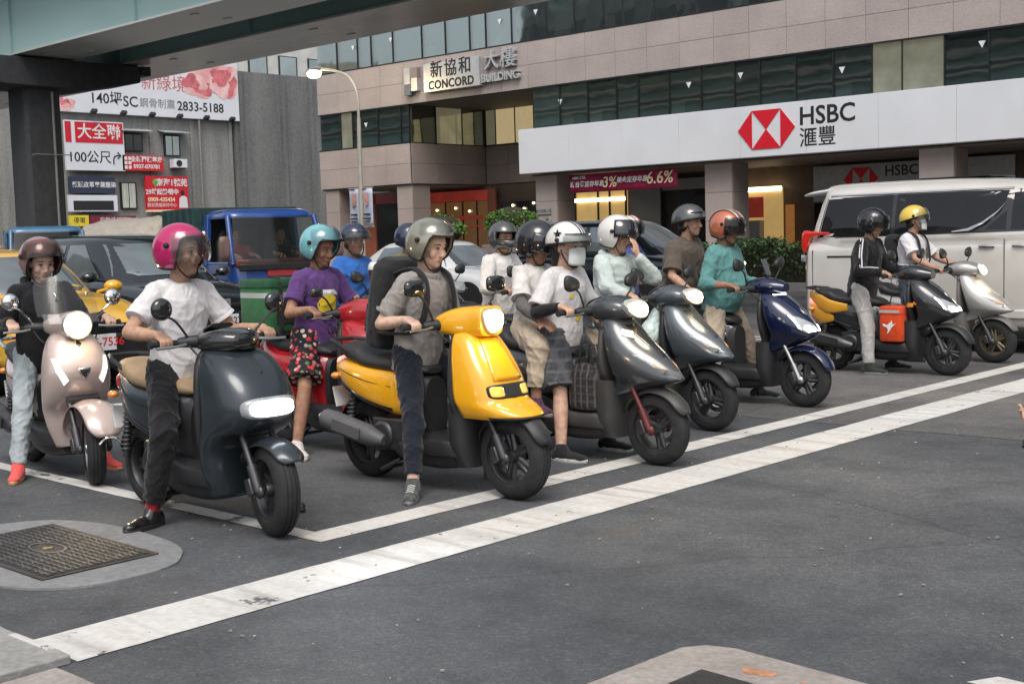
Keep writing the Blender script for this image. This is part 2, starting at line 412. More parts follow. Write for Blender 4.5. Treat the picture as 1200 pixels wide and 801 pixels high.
def make_road_paint(name, wear=0.66):
    mm, t, b = node_mat(name)
    co = N(t, 'ShaderNodeTexCoord').outputs['Object']
    a, fine, mid = asphalt_color(t, co)
    n1 = N(t, 'ShaderNodeTexNoise', Scale=3.4, Detail=9.0, Roughness=0.72); n2 = N(t, 'ShaderNodeTexNoise', Scale=1.1, Detail=5.0); mp = N(t, 'ShaderNodeMapping'); mp.inputs['Scale'].default_value = (1.0, 3.0, 1)
    t.links.new(co, n1.inputs['Vector']); t.links.new(co, mp.inputs['Vector']); t.links.new(mp.outputs[0], n2.inputs['Vector'])
    wht = ramp(t, n2.outputs['Fac'], [(0.3, (0.48, 0.47, 0.45)), (0.5, (0.60, 0.59, 0.57)), (0.7, (0.54, 0.51, 0.47))])
    drt = N(t, 'ShaderNodeTexNoise', Scale=26.0, Detail=4.0); t.links.new(co, drt.inputs['Vector'])
    wht = mixc(t, 0.35, wht, ramp(t, drt.outputs['Fac'], [(0.3, (0.6, 0.58, 0.55)), (0.6, (1, 1, 1))]), 'MULTIPLY')
    # tyre smears run with the traffic
    sm = N(t, 'ShaderNodeTexNoise', Scale=1.5, Detail=4.0); mp2 = N(t, 'ShaderNodeMapping'); mp2.inputs['Scale'].default_value = (0.5, 6.0, 1); t.links.new(co, mp2.inputs['Vector']); t.links.new(mp2.outputs[0], sm.inputs['Vector'])
    wht = mixc(t, ramp(t, sm.outputs['Fac'], [(0.54, (0, 0, 0)), (0.70, (0.55, 0.55, 0.55))]), wht, (0.26, 0.235, 0.21))
    msk = ramp(t, n1.outputs['Fac'], [(wear, (0, 0, 0)), (wear+0.03, (1, 1, 1))])
    t.links.new(mixc(t, msk, wht, a), b.inputs['Base Color']); b.inputs['Roughness'].default_value = 0.75
    bp = N(t, 'ShaderNodeBump', Strength=0.4, Distance=0.004); t.links.new(fine.outputs['Fac'], bp.inputs['Height']); t.links.new(bp.outputs[0], b.inputs['Normal'])
    return mm
def make_concrete(name, c1, c2, c3, scale=1.2, streak=False, bump=0.5):
    mm, t, b = node_mat(name)
    co = N(t, 'ShaderNodeTexCoord').outputs['Object']; src = co
    if streak:
        mp = N(t, 'ShaderNodeMapping'); mp.inputs['Scale'].default_value = (1, 1.6, 0.22); t.links.new(co, mp.inputs['Vector']); src = mp.outputs[0]
    n1 = N(t, 'ShaderNodeTexNoise', Scale=scale, Detail=9.0, Roughness=0.68); n2 = N(t, 'ShaderNodeTexNoise', Scale=scale*14, Detail=5.0)
    t.links.new(src, n1.inputs['Vector']); t.links.new(co, n2.inputs['Vector'])
    c = ramp(t, n1.outputs['Fac'], [(0.28, c1), (0.5, c2), (0.72, c3)])
    c = mixc(t, 0.5, c, ramp(t, n2.outputs['Fac'], [(0.3, (0.65, 0.65, 0.65)), (0.65, (1.2, 1.2, 1.2))]), 'MULTIPLY')
    t.links.new(c, b.inputs['Base Color']); b.inputs['Roughness'].default_value = 0.9
    bp = N(t, 'ShaderNodeBump', Strength=bump, Distance=0.01); t.links.new(n2.outputs['Fac'], bp.inputs['Height']); t.links.new(bp.outputs[0], b.inputs['Normal'])
    return mm
ASPH = make_asphalt(); WPAINT = make_road_paint('road_paint', 0.615); WORN = make_road_paint('road_paint_worn', 0.56)
CONC = make_concrete('concrete_ring', (0.13, 0.135, 0.14), (0.19, 0.195, 0.2), (0.24, 0.24, 0.24), 1.6)
GUT = make_concrete('concrete_gutter', (0.2, 0.2, 0.195), (0.3, 0.295, 0.28), (0.38, 0.37, 0.35), 2.2)
GUT2 = make_concrete('concrete_gutter_pink', (0.2, 0.175, 0.16), (0.29, 0.26, 0.24), (0.36, 0.33, 0.31), 3.0)
GREYW = make_concrete('weathered_cement', (0.17, 0.17, 0.162), (0.25, 0.25, 0.238), (0.34, 0.335, 0.32), 0.55, True)
DARKW = make_concrete('sooty_cement', (0.10, 0.104, 0.102), (0.155, 0.16, 0.155), (0.21, 0.213, 0.205), 0.45, True)

mb = MB(); mb.patch([[(-400, -150, 0), (-400, 400, 0)], [(150, -150, 0), (150, 400, 0)]])
road = struct(mb.build('road', ASPH, smooth=False))
def sheet(name, poly, z, mt, sub=None, parent=None):
    b_ = MB(); b_.add([(p[0], p[1], z) for p in poly], [tuple(range(len(poly)))]); o = b_.build(name, mt, parent, smooth=False)
    if parent is None: struct(o)
    return o
def ragged(x0, x1, y0, y1, amp=0.006, step=0.05):
    """rectangle with slightly uneven long edges (along Y)"""
    n = max(4, int((y1-y0)/step)); L = []; R_ = []
    for i in range(n+1):
        y = y0+(y1-y0)*i/n
        L.append((x0+amp*noise.noise(Vector((x0*3, y*2.3, 0.3)))+amp*.7*noise.noise(Vector((1, y*11, 0.3))), y)); R_.append((x1+amp*noise.noise(Vector((x1*3, y*2.3, 4.3)))+amp*.7*noise.noise(Vector((7, y*11, 2.3))), y))
    return L, R_
def line_y(name, x0, x1, y0, y1, mt=None):
    L, R_ = ragged(x0, x1, y0, y1); b_ = MB(); b_.patch([[(p[0], p[1], 0.004) for p in L], [(p[0], p[1], 0.004) for p in R_]])
    return struct(b_.build(name, mt or WPAINT, smooth=False))
def line_x(name, x0, x1, y0, y1, mt=None):
    L, R_ = ragged(y0, y1, x0, x1); b_ = MB(); b_.patch([[(p[1], p[0], 0.004) for p in L], [(p[1], p[0], 0.004) for p in R_]])
    return struct(b_.build(name, mt or WPAINT, smooth=False))
line_y('stop_line', -4.565, -4.195, 2.14, 14.4)
line_y('waiting_box_line', -5.10, -4.90, 3.81, 14.4)
line_x('waiting_box_line', -13.8, -5.104, 3.81, 3.93, WORN)
line_y('stop_line', -14.15, -13.85, 3.9, 14.4, WORN)
line_x('lane_line', -13.8, -1.0, 14.62, 14.74, WORN)
line_x('lane_line', -13.8, -1.0, 14.96, 15.08, WORN)
o = sheet('road_marking', [(-11.14, 5.6), (-10.98, 5.6), (-10.56, 6.75), (-10.72, 6.75)], 0.004, WORN)
sheet('road_marking', [(-1.66, 3.88), (-1.3, 3.88), (-1.3, 3.98), (-1.6, 3.99)], 0.004, WPAINT)
# utility cover set in a concrete collar
IRON = mat('cast_iron', (0.05, 0.049, 0.050), 0.6, 0.5, var=0.35, scale=9, bump=0.4, bscale=90)
IRON2 = mat('cast_iron_worn', (0.112, 0.115, 0.122), 0.45, 0.6, var=0.3, scale=14, bump=0.3, bscale=120)
cv = thing('manhole_cover', 'rectangular cast iron cover with bar tread in a rounded concrete collar', 'manhole', (-5.86, 2.87, 0), 0)
pts = []
for i in range(72):
    a = 2*math.pi*i/72; c_, s_ = math.cos(a), math.sin(a); n_ = 2.5; wb = 1+0.012*noise.noise(Vector((c_*4, s_*4, 1)))
    pts.append((0.80*wb*math.copysign(abs(c_)**(2/n_), c_), 0.50*wb*math.copysign(abs(s_)**(2/n_), s_)))
b_ = MB(); b_.prism(pts, 0.010, Matrix.Translation((0.0, 0.0, 0))); b_.build('concrete_collar', CONC, cv, smooth=False)
b_ = MB(); b_.box((0, 0, 0.011), (1.06, 0.59, 0.012)); b_.build('frame', IRON, cv, smooth=False)
b_ = MB(); b_.box((0, 0, 0.0155), (1.0, 0.53, 0.008)); b_.build('plate', IRON, cv, smooth=False)
b_ = MB()
for i in range(34):
    for j in range(15):
        x, y = -0.48+i*0.0291, -0.245+j*0.035
        if (x*x/(0.15**2)+y*y/(0.08**2)) < 1: continue
        if (i+j) % 2: b_.box((x, y, 0.0215), (0.034, 0.011, 0.006))
        else: b_.box((x, y, 0.0215), (0.011, 0.03, 0.006))
tag(b_.build('tread', IRON2, cv, smooth=False), kind='stuff')
b_ = MB(); b_.torus_prof([(0.115, 0.0195), (0.115, 0.0245), (0.135, 0.0245), (0.135, 0.0195)], axis='Z', n=32); o = b_.build('ring', IRON2, cv, smooth=False); o.scale = (1.05, 0.55, 1)
b_ = MB(); b_.box((0, 0, 0.021), (0.05, 0.02, 0.006), rz=0.6); b_.box((0.01, 0, 0.0212), (0.02, 0.05, 0.006), rz=0.3); b_.build('crest', mat('brass', (0.45, 0.36, 0.16), 0.4, 0.8), cv, smooth=False)
# second cover at the bottom edge of the view
cv2 = thing('manhole_cover', 'cement collar with orange paint around a dark cover in the foreground', 'manhole', (-1.95, 3.05, 0), rad(-3))
pts = [(-0.66, -0.6), (0.66, -0.6), (0.66, 0.6), (-0.5, 0.62), (-0.6, 0.58), (-0.65, 0.5)]
b_ = MB(); b_.prism(pts, 0.008); b_.build('concrete_collar', GUT2, cv2, smooth=False)
b_ = MB(); b_.box((0.02, -0.06, 0.009), (0.94, 0.84, 0.008)); b_.build('plate', IRON, cv2, smooth=False)
ORP = mat('orange_spray_paint', (0.42, 0.20, 0.11), 0.8, var=0.3, scale=18)
for k, (x, y, l, rz_) in enumerate([(-0.545, -0.1, 0.34, 1.57), (0.0, 0.47, 0.26, 0.0), (-0.3, 0.465, 0.12, 0.1)]):
    b_ = MB(); ps = []
    for i in range(18):
        a = 2*math.pi*i/18; r_ = 1+0.9*noise.noise(Vector((math.cos(a)*3+k*5, math.sin(a)*3, 0))); ps.append((l/2*math.cos(a)*r_, 0.03*math.sin(a)*r_))
    b_.prism(ps, 0.002, Matrix.Translation((x, y, 0.0085)) @ Matrix.Rotation(rz_, 4, 'Z')); b_.build('paint_mark', ORP, cv2, smooth=False)
# concrete gutter slabs at the near kerb
def slab(x0, x1, y0, y1, mt, z=0.03):
    b_ = MB(); n = 10; ps = [(x0, y0), (x1, y0)] + [(x1+0.01*noise.noise(Vector((i*1.3, 2, 3))), y0+(y1-y0)*i/n) for i in range(1, n)] + [(x1, y1)] + [(x1-(x1-x0)*i/20, y1+0.012*noise.noise(Vector((i*1.7, 5, x0)))) for i in range(1, 20)] + [(x0, y1)]
    b_.prism(ps, z); return struct(b_.build('gutter_slab', mt, smooth=False, bevel=0.006))
slab(-6.2, -4.19, 0.6, 2.115, GUT, 0.035); slab(-4.13, -2.6, 0.6, 2.03, GUT2, 0.028)
b_ = MB(); b_.box((-4.45, 2.095, 0.0355), (0.3, 0.03, 0.004), rz=0.02); struct(b_.build('road_marking', WORN, smooth=False))

# ---------------------------------------------------------------- elevated road
TEAL = mat('teal_girder_paint', (0.29, 0.43, 0.42), 0.5, var=0.14, scale=0.5, rvar=0.08, bump=0.05, bscale=3, stretch=(0.3, 1, 1))
SOFF = mat('girder_soffit_paint', (0.50, 0.53, 0.50), 0.28, var=0.22, scale=0.4, rvar=0.12, stretch=(0.25, 1, 1))
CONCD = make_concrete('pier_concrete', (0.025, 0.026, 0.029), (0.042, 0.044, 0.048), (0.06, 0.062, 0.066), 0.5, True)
ov = thing('overpass', 'teal steel elevated road on a dark pier at upper left', 'overpass', (-33, 17, 0))
def girder(y0, y1, zb, zt, nm):
    g = bpy.data.objects.new(nm, None); COL.objects.link(g); g.parent = ov
    b_ = MB(); b_.box((21, (y0+y1)/2-17, (zb+zt)/2+0.02), (122, y1-y0-0.1, zt-zb-0.04)); b_.build('web', TEAL, g, smooth=False)
    b_ = MB(); b_.box((21, (y0+y1)/2-17, zb), (122, y1-y0, 0.05)); b_.build('bottom_flange', SOFF, g, smooth=False)
    for i in range(-6, 14):
        b_ = MB(); b_.box((i*6.0+1.5, y0-17+0.02, (zb+zt)/2), (0.03, 0.1, zt-zb-0.1)); b_.build('stiffener', TEAL, g, smooth=False)
    b_ = MB()
    for i in range(-6, 14):
        for s_ in (0.25, 0.75): b_.box((i*6.0+3.2, y0+(y1-y0)*s_-17, zb-0.03), (0.22, 0.1, 0.03))
    b_.build('splice_plate', SOFF, g, smooth=False)
    return g
girder(15.27, 16.95, 6.5, 8.5, 'girder'); girder(18.35, 20.65, 6.5, 8.5, 'girder')
b_ = MB(); b_.box((21, 1.0, 8.7), (122, 7.4, 0.38)); b_.build('deck', make_concrete('deck_concrete', (0.1, 0.11, 0.11), (0.15, 0.16, 0.16), (0.2, 0.2, 0.2), 0.6), ov, smooth=False)
b_ = MB(); b_.box((21, -2.6, 9.4), (122, 0.25, 1.0)); b_.build('parapet', TEAL, ov, smooth=False)
b_ = MB(); b_.box((21, 4.6, 9.4), (122, 0.25, 1.0)); b_.build('parapet', TEAL, ov, smooth=False)
def chamfer(hx, hy, c):
    return [(-hx+c, -hy), (hx-c, -hy), (hx, -hy+c), (hx, hy-c), (hx-c, hy), (-hx+c, hy), (-hx, hy-c), (-hx, -hy+c)]
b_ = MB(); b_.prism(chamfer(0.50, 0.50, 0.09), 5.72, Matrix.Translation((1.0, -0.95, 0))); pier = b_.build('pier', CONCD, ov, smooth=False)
b_ = MB(); b_.tube([(1.6, -0.75, 0.0), (1.6, -0.75, 5.6)], 0.035); b_.build('drain_pipe', mat('pipe_grey', (0.22, 0.21, 0.19), 0.6), pier)
b_ = MB(); b_.tube([(1.55, -1.35, 3.95), (1.64, -1.35, 3.97), (1.64, -0.3, 3.97)], 0.014); b_.build('bracket_rod', mat('pipe_grey', (0.22, 0.21, 0.19), 0.6), pier)
b_ = MB(); prof = [(-4.6, 6.42), (-4.6, 6.05), (-2.0, 5.7), (0.2, 5.7), (1.75, 5.98), (1.75, 6.42)]
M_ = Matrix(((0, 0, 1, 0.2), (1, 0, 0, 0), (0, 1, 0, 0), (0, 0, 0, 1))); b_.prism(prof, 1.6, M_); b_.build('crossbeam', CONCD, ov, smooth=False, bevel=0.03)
for yy in (-0.9, 1.6):
    b_ = MB(); b_.box((1.0, yy, 6.445), (0.7, 0.7, 0.05)); b_.build('bearing', IRON, ov, smooth=False)
b_ = MB(); b_.box((1.6, 1.9, 6.3), (0.5, 0.3, 0.25)); b_.build('junction_box', IRON, ov, smooth=False, bevel=0.02)
for z_, r0 in ((7.25, 0.07), (7.55, 0.09), (8.05, 0.12)):
    b_ = MB(); b_.tube([(-40, 3.80, z_), (82, 3.80, z_)], r0, 10); b_.build('reflection_pipe', mat('pipe_pale', (0.5, 0.52, 0.5), 0.6, var=0.15, scale=0.6), ov)  # pipes added on the hidden face to mirror as pale lines in windows
# a second pier far along the road, out of the near view
b_ = MB(); b_.prism(chamfer(0.78, 0.78, 0.12), 6.45, Matrix.Translation((38, 0.05, 0))); b_.build('pier', CONCD, ov, smooth=False)

# ---------------------------------------------------------------- pink granite office block
FA = rad(1.667)
def granite(name, c1, c2):
    mm, t, b = node_mat(name); co = N(t, 'ShaderNodeTexCoord').outputs['Object']
    oi = N(t, 'ShaderNodeObjectInfo'); n1 = N(t, 'ShaderNodeTexNoise', Scale=55.0, Detail=4.0); n2 = N(t, 'ShaderNodeTexNoise', Scale=0.8, Detail=5.0)
    ad = N(t, 'ShaderNodeVectorMath', operation='ADD'); t.links.new(co, ad.inputs[0]); t.links.new(oi.outputs['Location'], ad.inputs[1])
    t.links.new(co, n1.inputs['Vector']); t.links.new(ad.outputs[0], n2.inputs['Vector'])
    c = ramp(t, n1.outputs['Fac'], [(0.35, c1), (0.65, c2)])
    c = mixc(t, 0.6, c, ramp(t, n2.outputs['Fac'], [(0.3, (0.8, 0.8, 0.8)), (0.7, (1.12, 1.1, 1.08))]), 'MULTIPLY')
    c = mixc(t, 0.35, c, ramp(t, oi.outputs['Random'], [(0.0, (0.8, 0.79, 0.78)), (1.0, (1.1, 1.08, 1.06))]), 'MULTIPLY')
    t.links.new(c, b.inputs['Base Color']); b.inputs['Roughness'].default_value = 0.42
    return mm
GRAN = granite('pink_granite', (0.36, 0.305, 0.29), (0.50, 0.435, 0.415)); GRAND = granite('granite_brown_shade', (0.25, 0.205, 0.19), (0.36, 0.30, 0.28))  # darker copy puts shade on column sides and recess; also planters and blocks
JOINT = mat('dark_joint', (0.06, 0.06, 0.057), 0.9, var=0.3, scale=1.2)
WGLASS = mat('window_glass', (0.30, 0.355, 0.35), 0.04, 0.8, var=0.1, scale=0.7, spec=0.9, bump=0.05, bscale=0.9)
WGLASSB = mat('window_glass_pale', (0.36, 0.41, 0.40), 0.05, 0.75, var=0.12, scale=0.6, spec=0.9, bump=0.05, bscale=1.1)
ALU = mat('dark_aluminium', (0.045, 0.048, 0.05), 0.4, 0.7)
LITW = mat('lit_office_blind', (0.45, 0.36, 0.2), 0.7, var=0.25, scale=2, emit=(1.0, 0.78, 0.42), estr=0.22)
WARMW = mat('lit_office_glass', (0.28, 0.31, 0.27), 0.05, 0.6, var=0.4, scale=1.3, emit=(1.0, 0.88, 0.55), estr=0.055, spec=0.9)
SIGNW = mat('sign_white', (0.74, 0.76, 0.80), 0.45, var=0.05, scale=0.6)
SIGNW2 = mat('sign_white_panel', (0.7, 0.72, 0.76), 0.4, var=0.03, scale=1)
RED = mat('sign_red', C(214, 28, 48), 0.45, var=0.05); BLK = mat('sign_black', (0.02, 0.02, 0.022), 0.5, var=0.1)
bd = thing('office_building', 'pink granite office block with ribbon windows and arcade columns', 'building', (-30.44, 33.54, 0), FA)
TL, TR = -11.25, 27.0
b_ = MB()
b_.box(((-5.9+TL)/2, 6.11, 7.95), (-5.9-TL-0.02, 12, 8.5)); b_.box(((TR-5.88)/2, 11.2, 7.95), (TR+5.88, 13.6, 8.5)); b_.box(((TR+0.36)/2, 4.11, 7.95), (TR-0.36, 8.0, 8.5))
b_.box(((TR-5.88)/2, 6.12, 9.6), (TR+5.88, 12, 5.2))
b_.build('core', JOINT, bd, smooth=False)
pan_cache = {}
def panel(x0, x1, z0, z1, y=0.0, mt=None, face='F', gap=0.012, th=0.05, name='granite_panel', parent=None):
    w_, h_ = round(x1-x0-gap, 3), round(z1-z0-gap, 3); key = (w_, h_, face, (mt or GRAN).name, th)
    if key not in pan_cache:
        q = MB(); q.box((0, 0, 0), (w_, th, h_) if face == 'F' else (th, w_, h_)); me = q.mesh('panel'); me.materials.append(mt or GRAN); pan_cache[key] = me
    o = bpy.data.objects.new(name, pan_cache[key]); COL.objects.link(o); o.parent = parent or bd
    o.location = ((x0+x1)/2, y, (z0+z1)/2) if face == 'F' else (y, (x0+x1)/2, (z0+z1)/2)
    return o
def prow(x0, x1, z0, z1, n, **k):
    for i in range(n): panel(x0+(x1-x0)*i/n, x0+(x1-x0)*(i+1)/n, z0, z1, **k)
for (z0, z1) in ((6.70, 7.52), (7.52, 8.33)): prow(TL, TR, z0, z1, 30)
for (z0, z1) in ((10.3, 11.2), (11.2, 12.1)): prow(TL, TR, z0, z1, 30)
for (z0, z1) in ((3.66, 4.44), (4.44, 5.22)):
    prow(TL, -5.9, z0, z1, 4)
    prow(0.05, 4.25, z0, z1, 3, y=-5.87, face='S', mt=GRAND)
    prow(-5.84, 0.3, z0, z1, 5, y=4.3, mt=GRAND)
def pane_glass(name, tint, refl):
    mm = bpy.data.materials.new(name); mm.use_nodes = True; MATS[name] = mm; t = mm.node_tree; t.nodes.clear(); o = t.nodes.new('ShaderNodeOutputMaterial')
    a = N(t, 'ShaderNodeBsdfTransparent'); a.inputs['Color'].default_value = lin(tint); g = N(t, 'ShaderNodeBsdfGlossy', Roughness=0.03); g.inputs['Color'].default_value = (0.86, 0.93, 0.92, 1)
    lw = N(t, 'ShaderNodeLayerWeight', Blend=0.35); mr = N(t, 'ShaderNodeMapRange'); mr.inputs['To Min'].default_value = refl; mr.inputs['To Max'].default_value = 0.9; t.links.new(lw.outputs['Fresnel'], mr.inputs['Value'])
    n = N(t, 'ShaderNodeTexNoise', Scale=0.7, Detail=2.0); co = N(t, 'ShaderNodeTexCoord'); t.links.new(co.outputs['Object'], n.inputs['Vector']); bp = N(t, 'ShaderNodeBump', Strength=0.14, Distance=0.06); t.links.new(n.outputs['Fac'], bp.inputs['Height']); t.links.new(bp.outputs[0], g.inputs['Normal'])
    mx = N(t, 'ShaderNodeMixShader'); t.links.new(mr.outputs[0], mx.inputs[0]); t.links.new(a.outputs[0], mx.inputs[1]); t.links.new(g.outputs[0], mx.inputs[2]); t.links.new(mx.outputs[0], o.inputs[0]); return mm
PANE = pane_glass('office_pane', (0.86, 0.89, 0.88), 0.26)
PANE_BANDS = [mat('pane_band_grey', (0.40, 0.43, 0.42), 0.8, var=0.1), mat('pane_band_green', (0.28, 0.33, 0.32), 0.8, var=0.1), mat('pane_band_cream', (0.36, 0.34, 0.27), 0.8, var=0.1), mat('pane_band_dark', (0.07, 0.075, 0.075), 0.8, var=0.1)]
DESK = mat('office_shadow', (0.05, 0.055, 0.055), 0.8, var=0.4, scale=2)
def ribbon(x0, x1, z0, z1, widths, y=0.06, lit=(), pale=(), face='F'):
    x = x0; i = 0
    while x < x1-0.05:
        w_ = min(widths[i % len(widths)], x1-x)
        if x1-x-w_ < 0.3: w_ = x1-x
        mt = LITW if i in lit else (WARMW if (i, 1) in lit else (WGLASSB if i in pale else WGLASS))
        if mt in (WGLASS, WGLASSB):
            mt = PANE; h_ = (z1-z0)*random.choice([0.22, 0.28, 0.28, 0.35, 0.5, 0.12, 0.28, 0.9 if i in pale else 0.3])
            k_ = 1 if face == 'F' else -1
            panel(x+0.02, x+w_-0.02, z1-round(h_, 1)-0.02, z1-0.02, y=y+k_*0.028, mt=random.choice(PANE_BANDS[:3] if i in pale else PANE_BANDS), gap=0.0, th=0.006, name='reflected_band', face=face)  # panels added behind the glass to imitate reflected bands
            if random.random() < 0.5: panel(x+0.05, x+0.05+round(w_*0.45, 1), z0+0.02, z0+0.42, y=y+k_*0.028, mt=PANE_BANDS[random.randrange(4)], gap=0.0, th=0.006, name='window_clutter', face=face)
        o = panel(x, x+w_, z0, z1, y=y, mt=mt, gap=0.03, th=0.03, name='window_pane', face=face)
        o.rotation_euler = ((random.uniform(-.004, .004)), 0, random.uniform(-.006, .006))
        panel(x+w_-0.018, x+w_+0.018, z0, z1, y=y-0.02 if face == 'F' else y+0.02, mt=ALU, gap=0.0, th=0.06, name='mullion', face=face)
        x += w_; i += 1
ribbon(TL, TR, 8.35, 10.28, [1.25, 1.25, 0.8, 1.25, 1.6], pale=(2, 3, 10, 17))
ribbon(TL+0.05, -5.93, 5.24, 6.68, [1.3, 0.7, 1.5], pale=(0, 3), lit=((1, 1),))
ribbon(0.36, TR, 5.26, 6.68, [1.22, 1.22, 1.22, 0.9], pale=(0, 6, 15), lit=((11, 1), (12, 1)))
ribbon(0.1, 4.2, 5.24, 6.68, [1.3, 1.5], y=-5.865, face='S', lit=((1, 1),))
ribbon(-5.8, 0.3, 5.24, 6.68, [0.55, 1.05, 1.0, 1.0, 0.5, 0.6], y=4.3, lit=(1, 2, (3, 1), (0, 1), 4, (5, 1)))
for (z_, x0, x1, y_) in ((5.235, TL, -5.9, 0.02), (6.69, TL, -5.9, 0.02), (6.69, 0.36, TR, 0.02), (8.34, TL, TR, 0.02), (5.235, -5.8, 0.3, 4.24)):
    b_ = MB(); b_.box(((x0+x1)/2, y_, z_), (x1-x0, 0.1, 0.05)); b_.build('window_rail', ALU, bd, smooth=False)
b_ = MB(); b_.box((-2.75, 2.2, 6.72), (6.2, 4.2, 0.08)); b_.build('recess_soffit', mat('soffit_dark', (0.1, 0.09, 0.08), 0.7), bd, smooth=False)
TRIW = mat('triangle_marker', (0.75, 0.78, 0.8), 0.5)
for (x, z) in ((-8.4, 6.1), (1.6, 6.1), (6.9, 6.15), (8.8, 6.25), (12.2, 6.05), (16.3, 6.3), (-9.0, 9.2), (-6.8, 9.25), (-1.1, 9.2), (0.6, 9.3), (5.0, 9.3)):
    b_ = MB(); b_.prism([(-0.10, 0.09), (0, -0.10), (0.10, 0.09)], 0.012, frame((x, 0.035, z), (1, 0, 0), (0, 0, 1))); b_.build('triangle_marker', TRIW, bd, smooth=False)
# arcade columns, each clad in stacked panels
def column(x0, x1, d0, d1, mt=GRAN):
    c = bpy.data.objects.new('column', None); COL.objects.link(c); c.parent = bd
    q = MB(); q.box(((x0+x1)/2, (d0+d1)/2, 1.8), (x1-x0-0.03, d1-d0-0.03, 3.58)); q.build('column_core', JOINT, c, smooth=False)
    zs = [0, 0.9, 1.8, 2.7, 3.62]
    for i in range(4):
        panel(x0, x1, zs[i], zs[i+1], y=d0, parent=c, mt=mt, th=0.04)
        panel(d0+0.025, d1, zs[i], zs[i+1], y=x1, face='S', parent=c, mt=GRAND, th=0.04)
    return c
for x0, x1 in ((-11.08, -10.25), (-6.8, -5.95), (0.34, 1.3), (7.41, 8.41), (14.5, 15.5), (21.6, 22.6)): column(x0, x1, 0.1, 1.05)
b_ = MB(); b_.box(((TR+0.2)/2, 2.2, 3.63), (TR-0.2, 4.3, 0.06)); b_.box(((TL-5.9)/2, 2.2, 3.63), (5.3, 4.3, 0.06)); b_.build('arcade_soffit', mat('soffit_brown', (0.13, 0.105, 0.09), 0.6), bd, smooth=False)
# shopfronts behind the arcade
WARM = mat('lobby_wall_glow', (0.62, 0.42, 0.14), 0.6, var=0.2, scale=1.2, emit=(1.0, 0.66, 0.24), estr=0.2, col2=(0.35, 0.22, 0.08))  # emission in the wall stands in for light filling the lobby
TUBE = glow('lobby_light', (1.0, 0.80, 0.5), 2.6); DKG = mat('shop_dark_glass', (0.02, 0.022, 0.022), 0.08, var=0.3, scale=0.5, spec=0.8)
REDI = mat('shop_red_interior', (0.5, 0.05, 0.04), 0.5, var=0.4, scale=1.5, emit=(1.0, 0.12, 0.06), estr=0.05)
GRYP = mat('shop_grey_panel', (0.3, 0.31, 0.31), 0.5, var=0.1, scale=1)
BRNP = mat('shop_brown_wall', (0.12, 0.085, 0.065), 0.55, var=0.2, scale=1.2)
ORD = mat('orange_door', (0.5, 0.2, 0.06), 0.5, emit=(1.0, 0.4, 0.1), estr=0.1)  # emission makes the door look lit
def shop(x0, x1, z0, z1, mt, name, y=4.0, th=0.08):
    q = MB(); q.box(((x0+x1)/2, y, (z0+z1)/2), (x1-x0, th, z1-z0)); return q.build(name, mt, bd, smooth=False)
b_ = MB(); b_.box(((TR-6)/2, 4.25, 1.82), (TR+6, 0.1, 3.6)); b_.box((-9.5, 4.25, 1.82), (7.0, 0.1, 3.6)); b_.build('arcade_wall', BRNP, bd, smooth=False)
shop(-0.9, 1.5, 0.1, 3.4, WARM, 'lobby_interior'); shop(-0.9, 1.5, 2.72, 2.86, TUBE, 'lobby_light', 3.9)
for x in (-0.9, 0.2, 0.75, 1.5): shop(x-0.03, x+0.03, 0.1, 3.4, ALU, 'door_frame', 3.9, 0.06)
shop(0.22, 0.73, 1.5, 1.56, ALU, 'door_handle', 3.86, 0.05)
shop(1.6, 3.0, 0.1, 3.4, GRYP, 'grey_panel'); shop(3.1, 5.9, 0.1, 3.0, DKG, 'shop_window'); shop(3.1, 5.9, 3.0, 3.4, GRYP, 'shop_header')
shop(6.05, 8.0, 0.1, 2.9, WARM, 'lobby_interior'); shop(6.05, 8.0, 2.78, 2.94, TUBE, 'lobby_light', 3.9); shop(6.1, 7.3, 1.9, 2.6, REDI, 'red_poster', 3.92, 0.03); shop(6.3, 7.3, 0.4, 1.8, GRYP, 'cash_machine', 3.8, 0.3)
shop(8.15, 8.45, 0.1, 2.3, ORD, 'orange_door', 3.95)
shop(9.2, 15.8, 2.35, 3.5, mat('inner_sign_white', (0.4, 0.4, 0.4), 0.5), 'inner_sign', 3.95); shop(9.2, 14.0, 0.1, 2.3, DKG, 'shop_window')
shop(16.2, 17.4, 1.0, 3.3, GRYP, 'grey_panel'); shop(17.6, 24, 0.1, 3.0, DKG, 'shop_window')
shop(-4.9, -2.2, 0.2, 2.9, DKG, 'shop_window', 4.1); shop(-9.05, -5.5, 3.02, 3.45, REDI, 'red_shop_header', 4.05); shop(-9.05, -5.5, 0.2, 3.0, mat('shop_glass_warm', (0.05, 0.04, 0.03), 0.1, var=0.5, scale=1.2, emit=(1.0, 0.45, 0.15), estr=0.05), 'red_shop_window', 4.1)
shop(-8.2, -5.9, 2.25, 2.4, REDI, 'red_shelf', 4.0, 0.05); shop(-7.9, -5.7, 1.95, 2.0, REDI, 'red_shelf', 4.0, 0.05); shop(-5.45, -5.0, 0.1, 3.5, mat('brick_red_panel', (0.3, 0.1, 0.06), 0.6), 'red_panel', 3.9)
for x in (-8.0, -7.0, -6.2): shop(x-0.02, x+0.02, 0.2, 3.0, ALU, 'shop_mullion', 4.02, 0.05)
for x, z in ((-8.5, 2.7), (-7.4, 2.75), (-6.6, 2.6), (-4.2, 2.75), (-3.6, 2.6), (-3.1, 2.8)): 
    q = MB(); q.ell((x, 4.0, z), (0.06, 0.05, 0.05), n=10, k=6); q.build('pendant_lamp', TUBE, bd)
